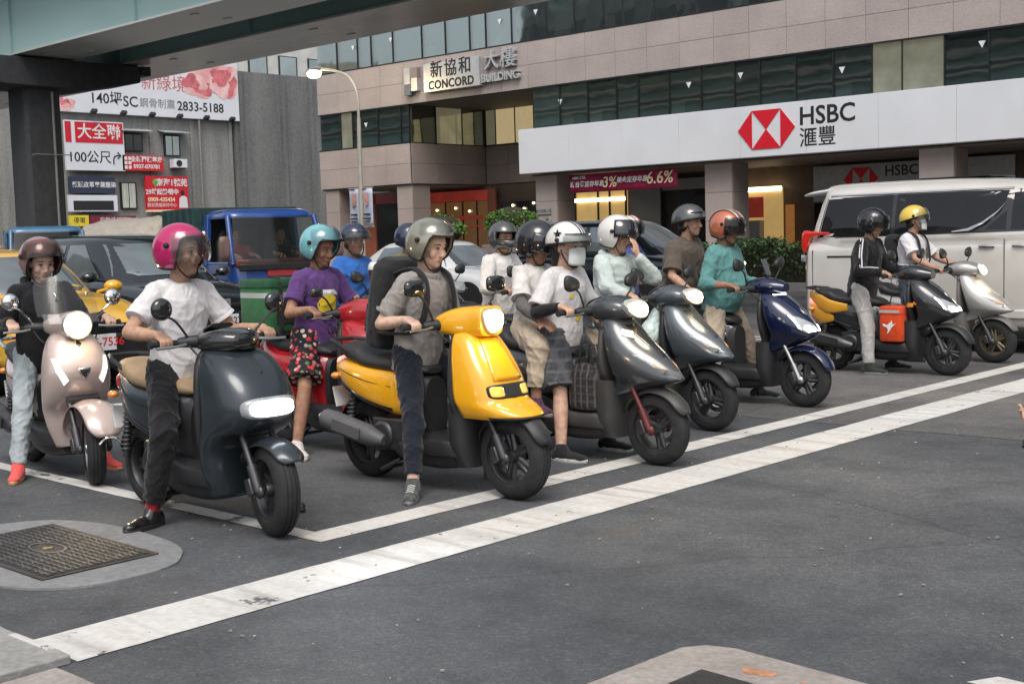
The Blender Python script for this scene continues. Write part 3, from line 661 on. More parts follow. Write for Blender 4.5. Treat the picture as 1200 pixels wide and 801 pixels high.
shop(-10.2, -9.3, 0.2, 3.4, mat('brick_red_panel', (0.3, 0.1, 0.06), 0.6), 'red_panel', 1.2); shop(-12.6, -9.3, 0.2, 3.1, DKG, 'shop_window', 4.1); shop(-12.6, -9.3, 3.1, 3.5, mat('maroon_header', (0.2, 0.03, 0.03), 0.5), 'shop_header', 4.05)
# big bank sign, in joined panels
def hexlogo(parent, cx, cz, w_, h_, y):
    """red hexagon of four triangles around a white hourglass"""
    hw, hh = w_/4, h_/2; nm = 'logo_triangle'
    for tri in ([(-2*hw, 0), (-hw, -hh), (-hw, hh)], [(2*hw, 0), (hw, hh), (hw, -hh)], [(-hw, hh), (0, 0), (hw, hh)], [(-hw, -hh), (hw, -hh), (0, 0)]):
        q = MB(); q.prism(tri, 0.02, frame((cx, y, cz), (1, 0, 0), (0, 0, 1))); q.build(nm, RED, parent, smooth=False)
sg = thing('bank_sign', 'long white bank sign with red hexagon logo across the facade', 'sign', (-30.44, 33.54, 0), FA)
for i in range(12):
    x0 = 0.02+i*2.25; q = MB(); q.box((x0+1.12, -0.1, 4.465), (2.243, 0.62, 1.545)); q.build('sign_panel', SIGNW, sg, smooth=False, bevel=0.008)
hexlogo(sg, 9.93, 4.50, 1.95, 1.16, -0.412)
def ftext(parent, body, x, z, size, mt, y, align='CENTER', **k):
    return text('lettering', body, size, mt, parent, frame((x, y, z), (1, 0, 0), (0, 0, 1)), align=align, **k)
ftext(sg, 'HSBC', 11.02, 4.76, 0.74, BLK, -0.412, 'LEFT', bold=0.012); ftext(sg, '滙豐', 11.03, 4.12, 0.60, BLK, -0.412, 'LEFT', bold=0.004)
hexlogo(bd, 10.9, 3.02, 1.2, 0.72, 3.9); ftext(bd, 'HSBC', 11.7, 3.22, 0.46, BLK, 3.905, 'LEFT', bold=0.006)
bn = thing('rate_banner', 'magenta deposit rate banner hung under the white bank sign', 'banner', (-30.44, 33.54, 0), FA)
G = [[(1.95+4.45*i/24, 0.0+0.03*math.sin(i*1.1)+0.02*math.sin(i*2.3+j), 2.93+0.62*j/4) for i in range(25)] for j in range(5)]
q = MB(); q.patch(G); q.build('cloth', mat('magenta_banner', C(150, 24, 72), 0.6, var=0.06), bn, solid=0.006)
WHT = mat('print_white', (0.72, 0.72, 0.72), 0.6, var=0.04); CRM = mat('print_cream', (0.8, 0.68, 0.45), 0.6, var=0.04)
for body, x, z, s_, mt_ in (('新台幣定存年息', 2.02, 3.2, 0.21, WHT), ('3%', 3.42, 3.22, 0.5, CRM), ('美金定存年息', 4.02, 3.27, 0.21, WHT), ('6.6%', 5.22, 3.27, 0.56, CRM), ('HSBC 滙豐', 2.12, 3.43, 0.12, WHT)):
    ftext(bn, body, x, z, s_, mt_, -0.055, 'LEFT', bold=0.006, shear=0.12, ext=0.002)
ns = thing('name_sign', 'building name sign in silver letters on pink granite band', 'sign', (-30.44, 33.54, 0), FA)
SIL = mat('brushed_silver', (0.62, 0.63, 0.64), 0.35, 0.6, var=0.08, scale=4)
q = MB(); q.box((-3.32, -0.16, 7.53), (2.86, 0.26, 1.06)); q.build('sign_box', SIL, ns, smooth=False, bevel=0.01)
ftext(ns, '新協和', -3.32, 7.76, 0.66, BLK, -0.295, bold=0.006, spacing=1.22, ext=0.006); ftext(ns, 'CONCORD', -3.32, 7.22, 0.44, BLK, -0.295, bold=0.012, spacing=1.05, ext=0.006)
ftext(ns, '大樓', -0.98, 7.82, 0.74, SIL, -0.12, bold=0.006, spacing=1.15, ext=0.08); ftext(ns, 'BUILDING', -0.98, 7.22, 0.40, SIL, -0.12, bold=0.014, ext=0.08)
for (x, z, w_, h_, mt_) in ((-5.72, 7.72, 0.32, 0.62, SIL), (-5.36, 7.82, 0.4, 0.4, GRAND), (-5.34, 7.38, 0.34, 0.5, SIL), (-5.72, 7.2, 0.34, 0.4, mat('slate_block', (0.16, 0.18, 0.2), 0.4))):
    q = MB(); q.box((x, -0.12, z), (w_, 0.2, h_)); q.build('logo_block', mt_, ns, smooth=False, bevel=0.006)
ap = thing('address_plate', 'small grey address plate and large number on arcade column', 'sign', (-30.44, 33.54, 0), FA)
q = MB(); q.box((0.72, 0.055, 2.35), (0.66, 0.04, 0.2)); q.build('plate', GRYP, ap, smooth=False)
ftext(ap, '新生南路二段', 0.72, 2.35, 0.12, BLK, 0.033, ext=0.001); ftext(ap, '2', 0.9, 1.95, 0.55, SIL, 0.06, bold=0.01, ext=0.02)

# pavement along the office block, hedge and clipped shrubs
b_ = MB(); b_.box((-20, 34.4, 0.07), (90, 13, 0.14)); b_.build('sidewalk', make_concrete('paving', (0.18, 0.17, 0.165), (0.24, 0.23, 0.22), (0.29, 0.28, 0.27), 1.5), smooth=False); struct(bpy.data.objects['sidewalk'])
def leaf_mat(name, a, b2):
    mm, t, b = node_mat(name); co = N(t, 'ShaderNodeTexCoord').outputs['Object']; n1 = N(t, 'ShaderNodeTexNoise', Scale=7.0, Detail=5.0); t.links.new(co, n1.inputs['Vector'])
    t.links.new(ramp(t, n1.outputs['Fac'], [(0.3, a), (0.7, b2)]), b.inputs['Base Color']); b.inputs['Roughness'].default_value = 0.55; return mm
LEAF = leaf_mat('hedge_leaves', (0.025, 0.06, 0.014), (0.06, 0.125, 0.03)); LEAF2 = leaf_mat('shrub_leaves', (0.05, 0.13, 0.018), (0.13, 0.26, 0.045)); TWIG = mat('twig_brown', (0.03, 0.025, 0.015), 0.9)
def foliage(name, pts, size, mt, parent):
    n = len(pts); pts = np.asarray(pts); a = rng.normal(size=(n, 3)); a /= np.linalg.norm(a, axis=1)[:, None]; b2 = rng.normal(size=(n, 3)); b2 -= a*(a*b2).sum(1)[:, None]; b2 /= np.linalg.norm(b2, axis=1)[:, None]
    s_ = size*rng.uniform(0.6, 1.3, n)[:, None]; v = np.stack([pts-a*s_, pts+b2*s_*.45, pts+a*s_, pts-b2*s_*.45], 1).reshape(-1, 3)
    me = bpy.data.meshes.new(name); me.from_pydata(v.tolist(), [], [(4*i, 4*i+1, 4*i+2, 4*i+3) for i in range(n)]); me.update()
    return tag(obj(name, me, mt, parent, smooth=False), kind='stuff')
def hedge(x0, x1, y, w_, h_, label, n):
    t_ = thing('hedge', label, 'hedge', ((x0+x1)/2, y, 0)); L = x1-x0
    p = np.stack([rng.uniform(-L/2, L/2, n), rng.normal(0, w_*.33, n).clip(-w_*.6, w_*.6), h_*rng.beta(3, 1.1, n)], 1)
    p[:, 2] += 0.08*np.sin(p[:, 0]*2.1)+0.06*np.sin(p[:, 0]*5.3+1)
    foliage('foliage', p, 0.06, LEAF, t_)
    q = MB(); q.box((0, 0, h_*.42), (L*.99, w_*.7, h_*.84)); q.build('inner_twigs', TWIG, t_, smooth=False)
    q = MB(); q.box((0, 0, 0.1), (L+.1, w_+.3, 0.2)); q.build('planter', GUT, t_, smooth=False)
hedge(-23.5, -12.0, 27.0, 1.1, 1.2, 'long low clipped hedge on the verge before the bank arcade', 16000)
hedge(-31, -22.6, 28.2, 0.9, 0.95, 'shorter low hedge behind the dark vehicle before the bank', 7000)
def shrub(x, y, r, z, label):
    t_ = thing('clipped_shrub', label, 'shrub', (x, y, 0.14), group='clipped shrubs before the office block')
    q = MB(); q.box((0, 0, 0.55), (r*1.6, r*1.2, 1.1), taper=1.05); q.build('planter', GRAND, t_, smooth=False, bevel=0.02)
    n = 3600; d = rng.normal(size=(n, 3)); d /= np.linalg.norm(d, axis=1)[:, None]; rr = rng.beta(6, 1.3, n)[:, None]
    p = d*rr*[r, r*.9, r*.72]; p[:, 2] = np.abs(p[:, 2])*1.0+z-0.55-0.14; p += 0.05*np.sin(p*9+x)
    foliage('foliage', p, 0.055, LEAF2, t_); q = MB(); q.ell((0, 0, z-0.55), (r*.82, r*.75, r*.55)); q.build('inner_twigs', TWIG, t_)
shrub(-32.3, 31.0, 1.0, 2.2, 'round clipped green shrub nearer the street lamp'); shrub(-28.85, 31.0, 1.0, 2.35, 'round clipped green shrub beside the bank column')

# ---------------------------------------------------------------- street lamp with banners
POLE = mat('pole_cream', (0.5, 0.47, 0.4), 0.45, 0.2, var=0.1, scale=3)
lp = thing('street_lamp', 'lit curved arm street lamp carrying two vertical banners', 'street lamp', (-35.4, 30, 0))
b_ = MB(); b_.tube([(0, 0, 0), (0, 0, 3), (0.05, 0, 5.9)], [0.11, 0.09, 0.07], 14); b_.build('pole', POLE, lp)
arm = catmull([(0.05, 0, 5.9), (0.0, 0, 6.8), (-0.45, 0, 7.45), (-1.25, 0, 7.75), (-2.0, 0, 7.9)], 5)
b_ = MB(); b_.tube([tuple(p) for p in arm], 0.05, 10); b_.build('arm', POLE, lp)
b_ = MB(); b_.rings(loft_x([(-2.75, 7.86, 7.95, 0.08, 2.2), (-2.6, 7.82, 8.0, 0.15, 2.5), (-2.2, 7.82, 8.02, 0.15, 2.5), (-1.95, 7.86, 7.97, 0.07, 2.2)], 4, 16)); hd = b_.build('lamp_head', mat('lamp_grey', (0.2, 0.2, 0.2), 0.5), lp)
b_ = MB(); b_.ell((-2.4, 0, 7.78), (0.36, 0.2, 0.19)); b_.build('lens', glow('lamp_lens_glow', (1.0, 0.74, 0.36), 9.0), hd)
pl = bpy.data.lights.new('street_lamp_light', 'POINT'); pl.energy = 120; pl.color = (1, 0.75, 0.4); pl.shadow_soft_size = 0.15
plo = bpy.data.objects.new('street_lamp_light', pl); COL.objects.link(plo); plo.parent = lp; plo.location = (-2.4, 0, 7.6)
BNC = mat('banner_print', (0.62, 0.62, 0.7), 0.6, var=0.0, col2=(0.4, 0.48, 0.68), scale=2.2, detail=2)
for s_, x in ((0, -0.36), (1, 0.36)):
    G = [[(x-0.28+0.56*i/6, 0.03*math.sin(i*.9+s_), 2.0+1.38*j/6) for i in range(7)] for j in range(7)]
    q = MB(); q.patch(G); bo = q.build('banner', BNC, lp, solid=0.004)
    for k, (zz, hh_, ww_, mt_) in enumerate(((3.0, 0.45, 0.22, mat('banner_pink_figure', (0.55, 0.3, 0.28), 0.6, var=0.3, scale=6)), (2.45, 0.06, 0.36, BLK), (2.3, 0.05, 0.4, BLK), (2.2, 0.04, 0.3, BLK))):
        q = MB(); q.box((x, -0.045, zz), (ww_, 0.006, hh_)); q.build('print', mt_, bo, smooth=False)
for z in (2.0, 3.4):
    b_ = MB(); b_.tube([(-0.68, 0, z), (0.68, 0, z)], 0.02, 8); b_.build('banner_bar', POLE, lp)

# ---------------------------------------------------------------- weathered block with a billboard
wb_ = thing('weathered_building', 'windowless sooty cement party wall with ledges, pipes and air conditioner', 'building', (-65, 38, 0))
def gl(y): return y-38
q = MB(); q.box((-5, gl(37.8), 4.6), (10, 14.6, 9.2)); q.build('wall', GREYW, wb_, smooth=False)
q = MB(); q.box((-5.2, gl(51.2), 6.0), (10.8, 12, 12.0)); q.build('stair_tower', DARKW, wb_, smooth=False)
for y in (33.5, 39.5, 42.2, 44.9): 
    q = MB(); q.box((0.03, gl(y), 4.5), (0.1, 0.22, 9.0)); q.build('pilaster', GREYW, wb_, smooth=False)
for y in (45.6, 48.8, 51.0):
    q = MB(); q.box((0.28, gl(y), 5.95), (0.16, 0.26, 11.9)); q.build('pilaster', DARKW, wb_, smooth=False)
q = MB(); q.tube([(0.3, gl(42.6), 0.2), (0.3, gl(42.6), 9)], 0.07); q.build('drain_pipe', mat('pipe_grey', (0.22, 0.21, 0.19), 0.6), wb_)
CUR = mat('pale_curtain', (0.5, 0.53, 0.46), 0.8, var=0.25, scale=3, stretch=(1, 4, 0.3)); AWN = mat('awning_tin', (0.35, 0.37, 0.37), 0.5, var=0.2)
def gwin(y0, y1, z0, z1, mt, awn=True, bars=2):
    f_ = MB(); f_.box((0.06, gl((y0+y1)/2), (z0+z1)/2), (0.12, y1-y0, z1-z0)); wn = f_.build('window', ALU, wb_, smooth=False)
    for i in range(bars):
        a = y0+0.06+(y1-y0-0.12)*i/bars; b2 = y0+0.06+(y1-y0-0.12)*(i+1)/bars
        f_ = MB(); f_.box((0.125, gl((a+b2)/2), (z0+z1)/2), (0.02, b2-a-0.06, z1-z0-0.12)); f_.build('pane', mt, wn, smooth=False)
    if awn:
        f_ = MB(); f_.box((0.42, gl((y0+y1)/2), z1+0.18), (0.8, y1-y0+0.7, 0.04), ry=0.22); f_.build('awning', AWN, wn, smooth=False)
gwin(37.7, 38.9, 6.95, 7.95, DKG); gwin(40.3, 41.35, 6.75, 7.95, WGLASSB); gwin(37.35, 38.35, 3.7, 5.2, CUR, False, 2); gwin(35.0, 36.2, 3.5, 4.0, DKG, False)
ac = thing('air_conditioner', 'white box air conditioner under a window of the sooty wall', 'air conditioner', (-64.9, 41.0, 6.05))
q = MB(); q.box((0.3, 0, 0.25), (0.55, 0.85, 0.5)); q.build('casing', SIGNW2, ac, smooth=False, bevel=0.02)
q = MB(); q.lathe([(0, 0.0), (0.19, 0.0), (0.19, 0.015), (0, 0.015)], (0.575, -0.12, 0.25), 'X', 20); q.build('fan_grille', BLK, ac)
for s_ in (-0.3, 0.3):
    q = MB(); q.box((0.25, s_, -0.03), (0.6, 0.04, 0.05)); q.build('bracket', IRON, ac, smooth=False)
# signs facing the crossing: local reading direction is +Y
def ytext(parent, body, y, z, size, mt, x, align='CENTER', **k):
    return text('lettering', body, size, mt, parent, frame((x, y, z), (0, 1, 0), (0, 0, 1)), align=align, **k)
def ysign(name, label, y0, y1, z0, z1, mt, x=-64.6, th=0.2, grp=None):
    t_ = thing(name, label, 'sign', (x, (y0+y1)/2, (z0+z1)/2), group=grp); q = MB(); q.box((0, 0, 0), (th, y1-y0, z1-z0)); q.build('board', mt, t_, smooth=False); return t_, th/2+0.004
RSG = mat('signboard_red', C(200, 30, 46), 0.5, var=0.05); PNK = mat('flower_pink', (0.72, 0.3, 0.3), 0.7, col2=(0.85, 0.62, 0.6), scale=1.6, detail=8); GRN = mat('tree_logo_green', (0.1, 0.4, 0.08), 0.6)
t_, e = ysign('store_sign', 'red and white store sign pointing a hundred metres right', 34.0, 37.5, 5.80, 8.50, SIGNW2)
q = MB(); q.box((e, 0.25, 0.72), (0.03, 2.86, 1.12)); q.build('red_field', RSG, t_, smooth=False); q = MB(); q.box((e, -1.58, 0.72), (0.03, 0.34, 1.12)); q.build('red_field', RSG, t_, smooth=False)
ytext(t_, '大全聯', 0.25, 0.72, 0.88, WHT, e+0.02, bold=0.012, ext=0.006); ytext(t_, '100公尺', -0.38, -0.66, 0.74, BLK, e-0.002, bold=0.008, ext=0.006)
q = MB(); q.tube([(e, 1.05, -0.98), (e, 1.05, -0.7), (e, 1.12, -0.55), (e, 1.28, -0.5), (e, 1.48, -0.5)], 0.035, 8); q.tube([(e, 1.3, -0.32), (e, 1.5, -0.5), (e, 1.3, -0.68)], 0.035, 8); q.build('arrow', BLK, t_)
t_, e = ysign('billboard', 'white property billboard with pink flower and phone number on rooftop', 33.8, 45.4, 8.96, 12.6, SIGNW2, x=-64.75, th=0.3)
ytext(t_, '140坪', -3.0, -1.02, 0.80, BLK, e, bold=0.008); ytext(t_, 'SC', -1.5, -1.10, 0.82, BLK, e, bold=0.01); ytext(t_, '鋼骨制震', 0.22, -1.12, 0.58, mat('print_grey', (0.2, 0.2, 0.2), 0.6), e); ytext(t_, '2833-5188', 3.1, -1.16, 0.74, BLK, e, bold=0.012)
ytext(t_, '新綠境', 0.7, 0.05, 1.0, mat('print_red_faded', (0.55, 0.14, 0.12), 0.6), e)
def petals(parent, cy, cz, s_, x, n, seed):
    r_ = random.Random(seed)
    for i in range(n):
        a = r_.uniform(0, 6.28); d = s_*math.sqrt(r_.random())*0.75; ps = []; r0 = s_*r_.uniform(0.25, 0.42)
        for j in range(14):
            b2 = 2*math.pi*j/14; k = r0*(1+0.25*math.sin(3*b2+a)); ps.append((d*math.cos(a)+k*math.cos(b2), d*math.sin(a)*.8+k*.75*math.sin(b2)))
        ps = [(min(max(cy+p[0], -5.75), 5.75)-cy, min(max(cz+p[1], -1.8), 1.8)-cz) for p in ps]
        q = MB(); q.prism(ps, 0.003+0.0012*i, frame((x, cy, cz), (0, 1, 0), (0, 0, 1))); q.build('petal', PNK if i % 3 else mat('flower_rose', (0.6, 0.16, 0.18), 0.7, var=0.3, scale=3), parent, smooth=False)
petals(t_, 3.9, 0.75, 2.1, e-0.003, 22, 4); petals(t_, -5.3, -1.3, 0.9, e-0.003, 5, 9)
for y in (-4.0, -2.2, -0.4, 1.4, 3.2, 5.0):
    q = MB(); q.box((0.55, y, -1.78), (0.3, 0.3, 0.16), ry=-0.5); q.tube([(0.1, y, -1.84), (0.55, y, -1.84)], 0.025, 6); q.build('floodlight', BLK, t_, smooth=False)
t_, e = ysign('property_sign', 'red property sign with tree emblem and phone number low on sooty wall', 38.75, 41.5, 3.62, 5.55, RSG)
ytext(t_, '南海1號苑', 0.3, 0.58, 0.46, WHT, e, bold=0.012); ytext(t_, '29坪起熱銷中', -0.35, 0.05, 0.36, WHT, e, bold=0.01); ytext(t_, '0909-435434', -0.42, -0.38, 0.33, CRM, e, bold=0.01); ytext(t_, '歡迎蒞臨接待中心', -0.4, -0.7, 0.24, WHT, e)
q = MB(); q.ell((e, -0.78, 0.62), (0.012, 0.17, 0.17)); q.box((e, -0.78, 0.4), (0.015, 0.05, 0.16)); q.build('tree_emblem', GRN, t_)
q = MB(); q.ell((e, 0.98, 0.02), (0.012, 0.14, 0.16)); q.build('portrait_hair', BLK, t_); q = MB(); q.prism([(-0.28, -0.75), (0.3, -0.75), (0.26, -0.15), (0.08, -0.05), (-0.1, -0.08), (-0.24, -0.2)], 0.012, frame((e-0.003, 1.0, -0.1), (0, 1, 0), (0, 0, 1))); q.build('portrait_shirt', WHT, t_, smooth=False)
q = MB(); q.box((0, 0, -1.02), (0.22, 2.75, 0.12)); q.build('bottom_rail', CRM, t_, smooth=False)
t_, e = ysign('rental_sign', 'narrow red and white rental sign with phone number under awning', 37.35, 39.95, 5.84, 6.7, RSG)
ytext(t_, '全新獨棟套房', 0.22, 0.2, 0.34, WHT, e, bold=0.01); ytext(t_, '0937-070781', 0.22, -0.2, 0.32, WHT, e, bold=0.01)
for y in (-1.1, -0.85):
    for z in (-0.25, 0.0, 0.25):
        q = MB(); q.box((e, y, z), (0.01, 0.18, 0.18)); q.build('print', WHT, t_, smooth=False)
t_, e = ysign('shop_sign', 'dark blue shop sign with white characters beside the pier', 34.1, 36.8, 4.55, 5.45, mat('signboard_navy', (0.03, 0.04, 0.075), 0.5), grp='shop signs low on the sooty wall')
ytext(t_, '顧頭皮革專業整染', 0.1, 0.0, 0.33, WHT, e, bold=0.006)
t_, e = ysign('shop_sign', 'white and black shop sign below the dark blue one', 34.0, 36.9, 3.55, 4.45, SIGNW2, grp='shop signs low on the sooty wall')
q = MB(); q.box((e, 0.0, -0.12), (0.02, 2.4, 0.52)); q.build('black_field', BLK, t_, smooth=False)
t_, e = ysign('shop_sign', 'small yellow shop sign next to the pier', 34.0, 35.1, 2.75, 3.35, mat('signboard_yellow', (0.75, 0.6, 0.04), 0.5), grp='shop signs low on the sooty wall')
ytext(t_, '停車', 0, 0, 0.36, BLK, e)
t_, e = ysign('shop_sign', 'small maroon shop sign with pale characters above the tarpaulin', 35.2, 38.0, 2.8, 3.3, mat('signboard_maroon', (0.2, 0.015, 0.05), 0.5), grp='shop signs low on the sooty wall')
ytext(t_, '自助洗補助', 0, 0, 0.34, WHT, e)
fl = thing('wall_floodlight', 'small lit floodlight at foot of the sooty wall', 'lamp', (-62.5, 40.9, 3.45)); q = MB(); q.tube([(-2.2, 0, 0.1), (0, 0, 0.1)], 0.04, 8); q.box((0.05, 0, 0.05), (0.14, 0.34, 0.26)); q.build('bracket', IRON, fl, smooth=False); q = MB(); q.ell((0.14, 0, 0.05), (0.05, 0.15, 0.12)); q.build('lens', glow('flood_glow', (1, 0.85, 0.5), 14.0), fl)
# neighbours further off
def far_block(name, label, loc, size, mt, rows, cols, zs0, face='X'):
    t_ = thing(name, label, 'building', loc); q = MB(); q.box((-size[0]/2, 0, size[2]/2), size); q.build('wall', mt, t_, smooth=False)
    for r_ in range(rows):
        for c_ in range(cols):
            y = -size[1]/2+size[1]*(c_+0.5)/cols; z = zs0+r_*3.1
            q = MB(); q.box((0.03, y, z), (0.1, size[1]/cols*.62, 1.5)); wn = q.build('window', ALU, t_, smooth=False)
            q = MB(); q.box((0.085, y, z), (0.02, size[1]/cols*.54, 1.36)); q.build('pane', random.choice([WGLASS, WGLASSB, DKG]), wn, smooth=False)
    return t_
BEI = mat('beige_tile', (0.42, 0.38, 0.32), 0.7, var=0.12, scale=1.5); WTL = mat('white_tile', (0.55, 0.55, 0.53), 0.7, var=0.1, scale=1.2)
far_block('apartment_block', 'beige apartment block left behind the dark pier', (-70, 24.5, 0), (10, 12, 22), BEI, 6, 4, 2.4)
far_block('apartment_block', 'white tiled block rising behind the weathered stair tower', (-78, 58, 0), (10, 22, 26), WTL, 8, 8, 2.4)

# blocks on the near side of the street and across the junction, behind the viewpoint
for i, (x, y, sx, sy, h) in enumerate([(-112, -22, 26, 12, 20), (-84, -22, 24, 12, 15), (-58, -22, 24, 12, 22), (-32, -22, 22, 12, 13), (44, 20, 12, 26, 18), (44, 50, 12, 26, 24), (44, 84, 12, 30, 16)]):
    t_ = thing('street_block', ['tall beige', 'low white', 'tall grey', 'low beige', 'white tiled', 'tall brown', 'grey corner'][i]+' block of flats behind the viewpoint', 'building', (x, y, 0))
    q = MB(); q.box((0, 0, h/2), (sx, sy, h)); q.build('wall', [BEI, WTL, GREYW, BEI, WTL, GRAND, GREYW][i], t_, smooth=False)
    for r_ in range(int(h/3.2)):
        for c_ in range(6):
            if sx > sy: q = MB(); q.box((-sx/2+sx*(c_+.5)/6, sy/2+0.03, 2.2+r_*3.2), (sx/6*.7, 0.1, 1.7))
            else: q = MB(); q.box((-sx/2-0.03, -sy/2+sy*(c_+.5)/6, 2.2+r_*3.2), (0.1, sy/6*.7, 1.7))
            q.build('window', DKG, t_, smooth=False)

# grit and litter lying on the asphalt
vs, fs = [], []
r_ = random.Random(5); box_ = [(-1, -1, -1), (1, -1, -1), (1, 1, -1), (-1, 1, -1), (-1, -1, 1), (1, -1, 1), (1, 1, 1), (-1, 1, 1)]
for i in range(420):
    x, y = r_.uniform(-8, -0.8), r_.uniform(2.2, 12); s_ = r_.uniform(0.002, 0.006)*(1.8 if r_.random() < 0.06 else 1); o_ = len(vs); a = r_.uniform(0, 3)
    vs += [(x+(p[0]*math.cos(a)-p[1]*math.sin(a))*s_*r_.uniform(.6, 1.4), y+(p[0]*math.sin(a)+p[1]*math.cos(a))*s_*r_.uniform(.6, 1.4), 0.004+s_*.5+p[2]*s_*.5) for p in box_]; fs += [tuple(o_+k for k in f) for f in ((3, 2, 1, 0), (4, 5, 6, 7), (0, 1, 5, 4), (1, 2, 6, 5), (2, 3, 7, 6), (3, 0, 4, 7))]
me = bpy.data.meshes.new('grit'); me.from_pydata(vs, [], fs); tag(obj('grit', me, mat('grit_pale', (0.28, 0.27, 0.25), 0.9, var=0.5, scale=5), smooth=False), 'loose pale grit scattered over the asphalt', 'grit', kind='stuff')
# ================================================================== SCOOTER BUILDER
# local frame: x forward, y left, z up; origin on the road under the front axle
RUB = mat('tyre_rubber', (0.018, 0.018, 0.019), 0.82, var=0.3, scale=20, bump=0.25, bscale=150)
BLKP = mat('black_plastic', (0.02, 0.021, 0.023), 0.5, var=0.25, scale=6, rvar=0.12, bump=0.06, bscale=260)
GLBK = paint('gloss_black', (0.012, 0.012, 0.013), 0.16)
STEEL = mat('brushed_steel', (0.42, 0.42, 0.43), 0.35, 0.9, var=0.15, scale=12)
DSTEEL = mat('dark_steel', (0.09, 0.09, 0.095), 0.45, 0.8, var=0.25, scale=10)
CHROME = mat('chrome', (0.75, 0.75, 0.76), 0.1, 1.0, var=0.05)
SEATB = mat('seat_vinyl_black', (0.022, 0.022, 0.024), 0.48, var=0.2, scale=5, bump=0.12, bscale=300)
MIRR = mat('mirror_glass', (0.5, 0.52, 0.54), 0.05, 1.0, var=0)
LAMPW = glow('headlamp_white', (1.0, 0.97, 0.9), 9.0); LAMPY = glow('headlamp_warm', (1.0, 0.80, 0.48), 7.0); LAMPY2 = glow('headlamp_amberwhite', (1.0, 0.84, 0.56), 7.0)
LEDW = glow('led_strip', (0.9, 0.96, 1.0), 4.0)
LENS = mat('lamp_lens', (0.3, 0.31, 0.32), 0.08, var=0.2, scale=30, spec=0.9, coat=1.0); LENSA = mat('amber_lens', (0.75, 0.26, 0.03), 0.12, var=0.2, scale=40, coat=1.0); LENSR = mat('red_lens', (0.45, 0.02, 0.02), 0.12, var=0.2, scale=40, coat=1.0)
TAILR = glow('tail_light_red', (1.0, 0.05, 0.03), 2.2)
CTR0 = mat('seam_black', (0.008, 0.008, 0.009), 0.8, var=0)
class Surf:
    """front surface of a shield made from loft_z rows"""
    def __init__(s, st): s.t = np.array(catmull(st, 8)); s.st = st
    def x(s, y, z):
        r = [np.interp(z, s.t[:, 0], s.t[:, i]) for i in range(1, 6)]; xf, xb, hw, nf, nb = r; x0 = xb+(xf-xb)*0.35
        k = max(0.0, 1-min(1.0, abs(y)/hw)**nf)**(1/nf)
        return x0+(xf-x0)*k
    def decal(s, poly, off=0.004, th=0.012, rings=5):
        """patch lying on the surface, outline poly in (y, z)"""
        n = len(poly); cy = sum(p[0] for p in poly)/n; cz = sum(p[1] for p in poly)/n; vs = [(s.x(cy, cz)+off, cy, cz)]; fs = []
        for r in range(1, rings+1):
            for (y, z) in poly:
                yy, zz = cy+(y-cy)*r/rings, cz+(z-cz)*r/rings; vs.append((s.x(yy, zz)+off, yy, zz))
        for j in range(n):
            fs.append((0, 1+j, 1+(j+1) % n))
            for r in range(rings-1):
                a = 1+r*n+j; b = 1+r*n+(j+1) % n; fs.append((a, a+n, b+n, b))
        m_ = MB(); m_.add(vs, fs); return m_
def superpoly(cy, cz, hw, hh, n=2.0, k=28, skew=0.0, rot=0.0):
    out = []
    for i in range(k):
        a = 2*math.pi*i/k; c_, s_ = math.cos(a), math.sin(a); y = hw*math.copysign(abs(c_)**(2/n), c_); z = hh*math.copysign(abs(s_)**(2/n), s_)+skew*y
        out.append((cy+y*math.cos(rot)-z*math.sin(rot), cz+y*math.sin(rot)+z*math.cos(rot)))
    return out
WHEELS = {}
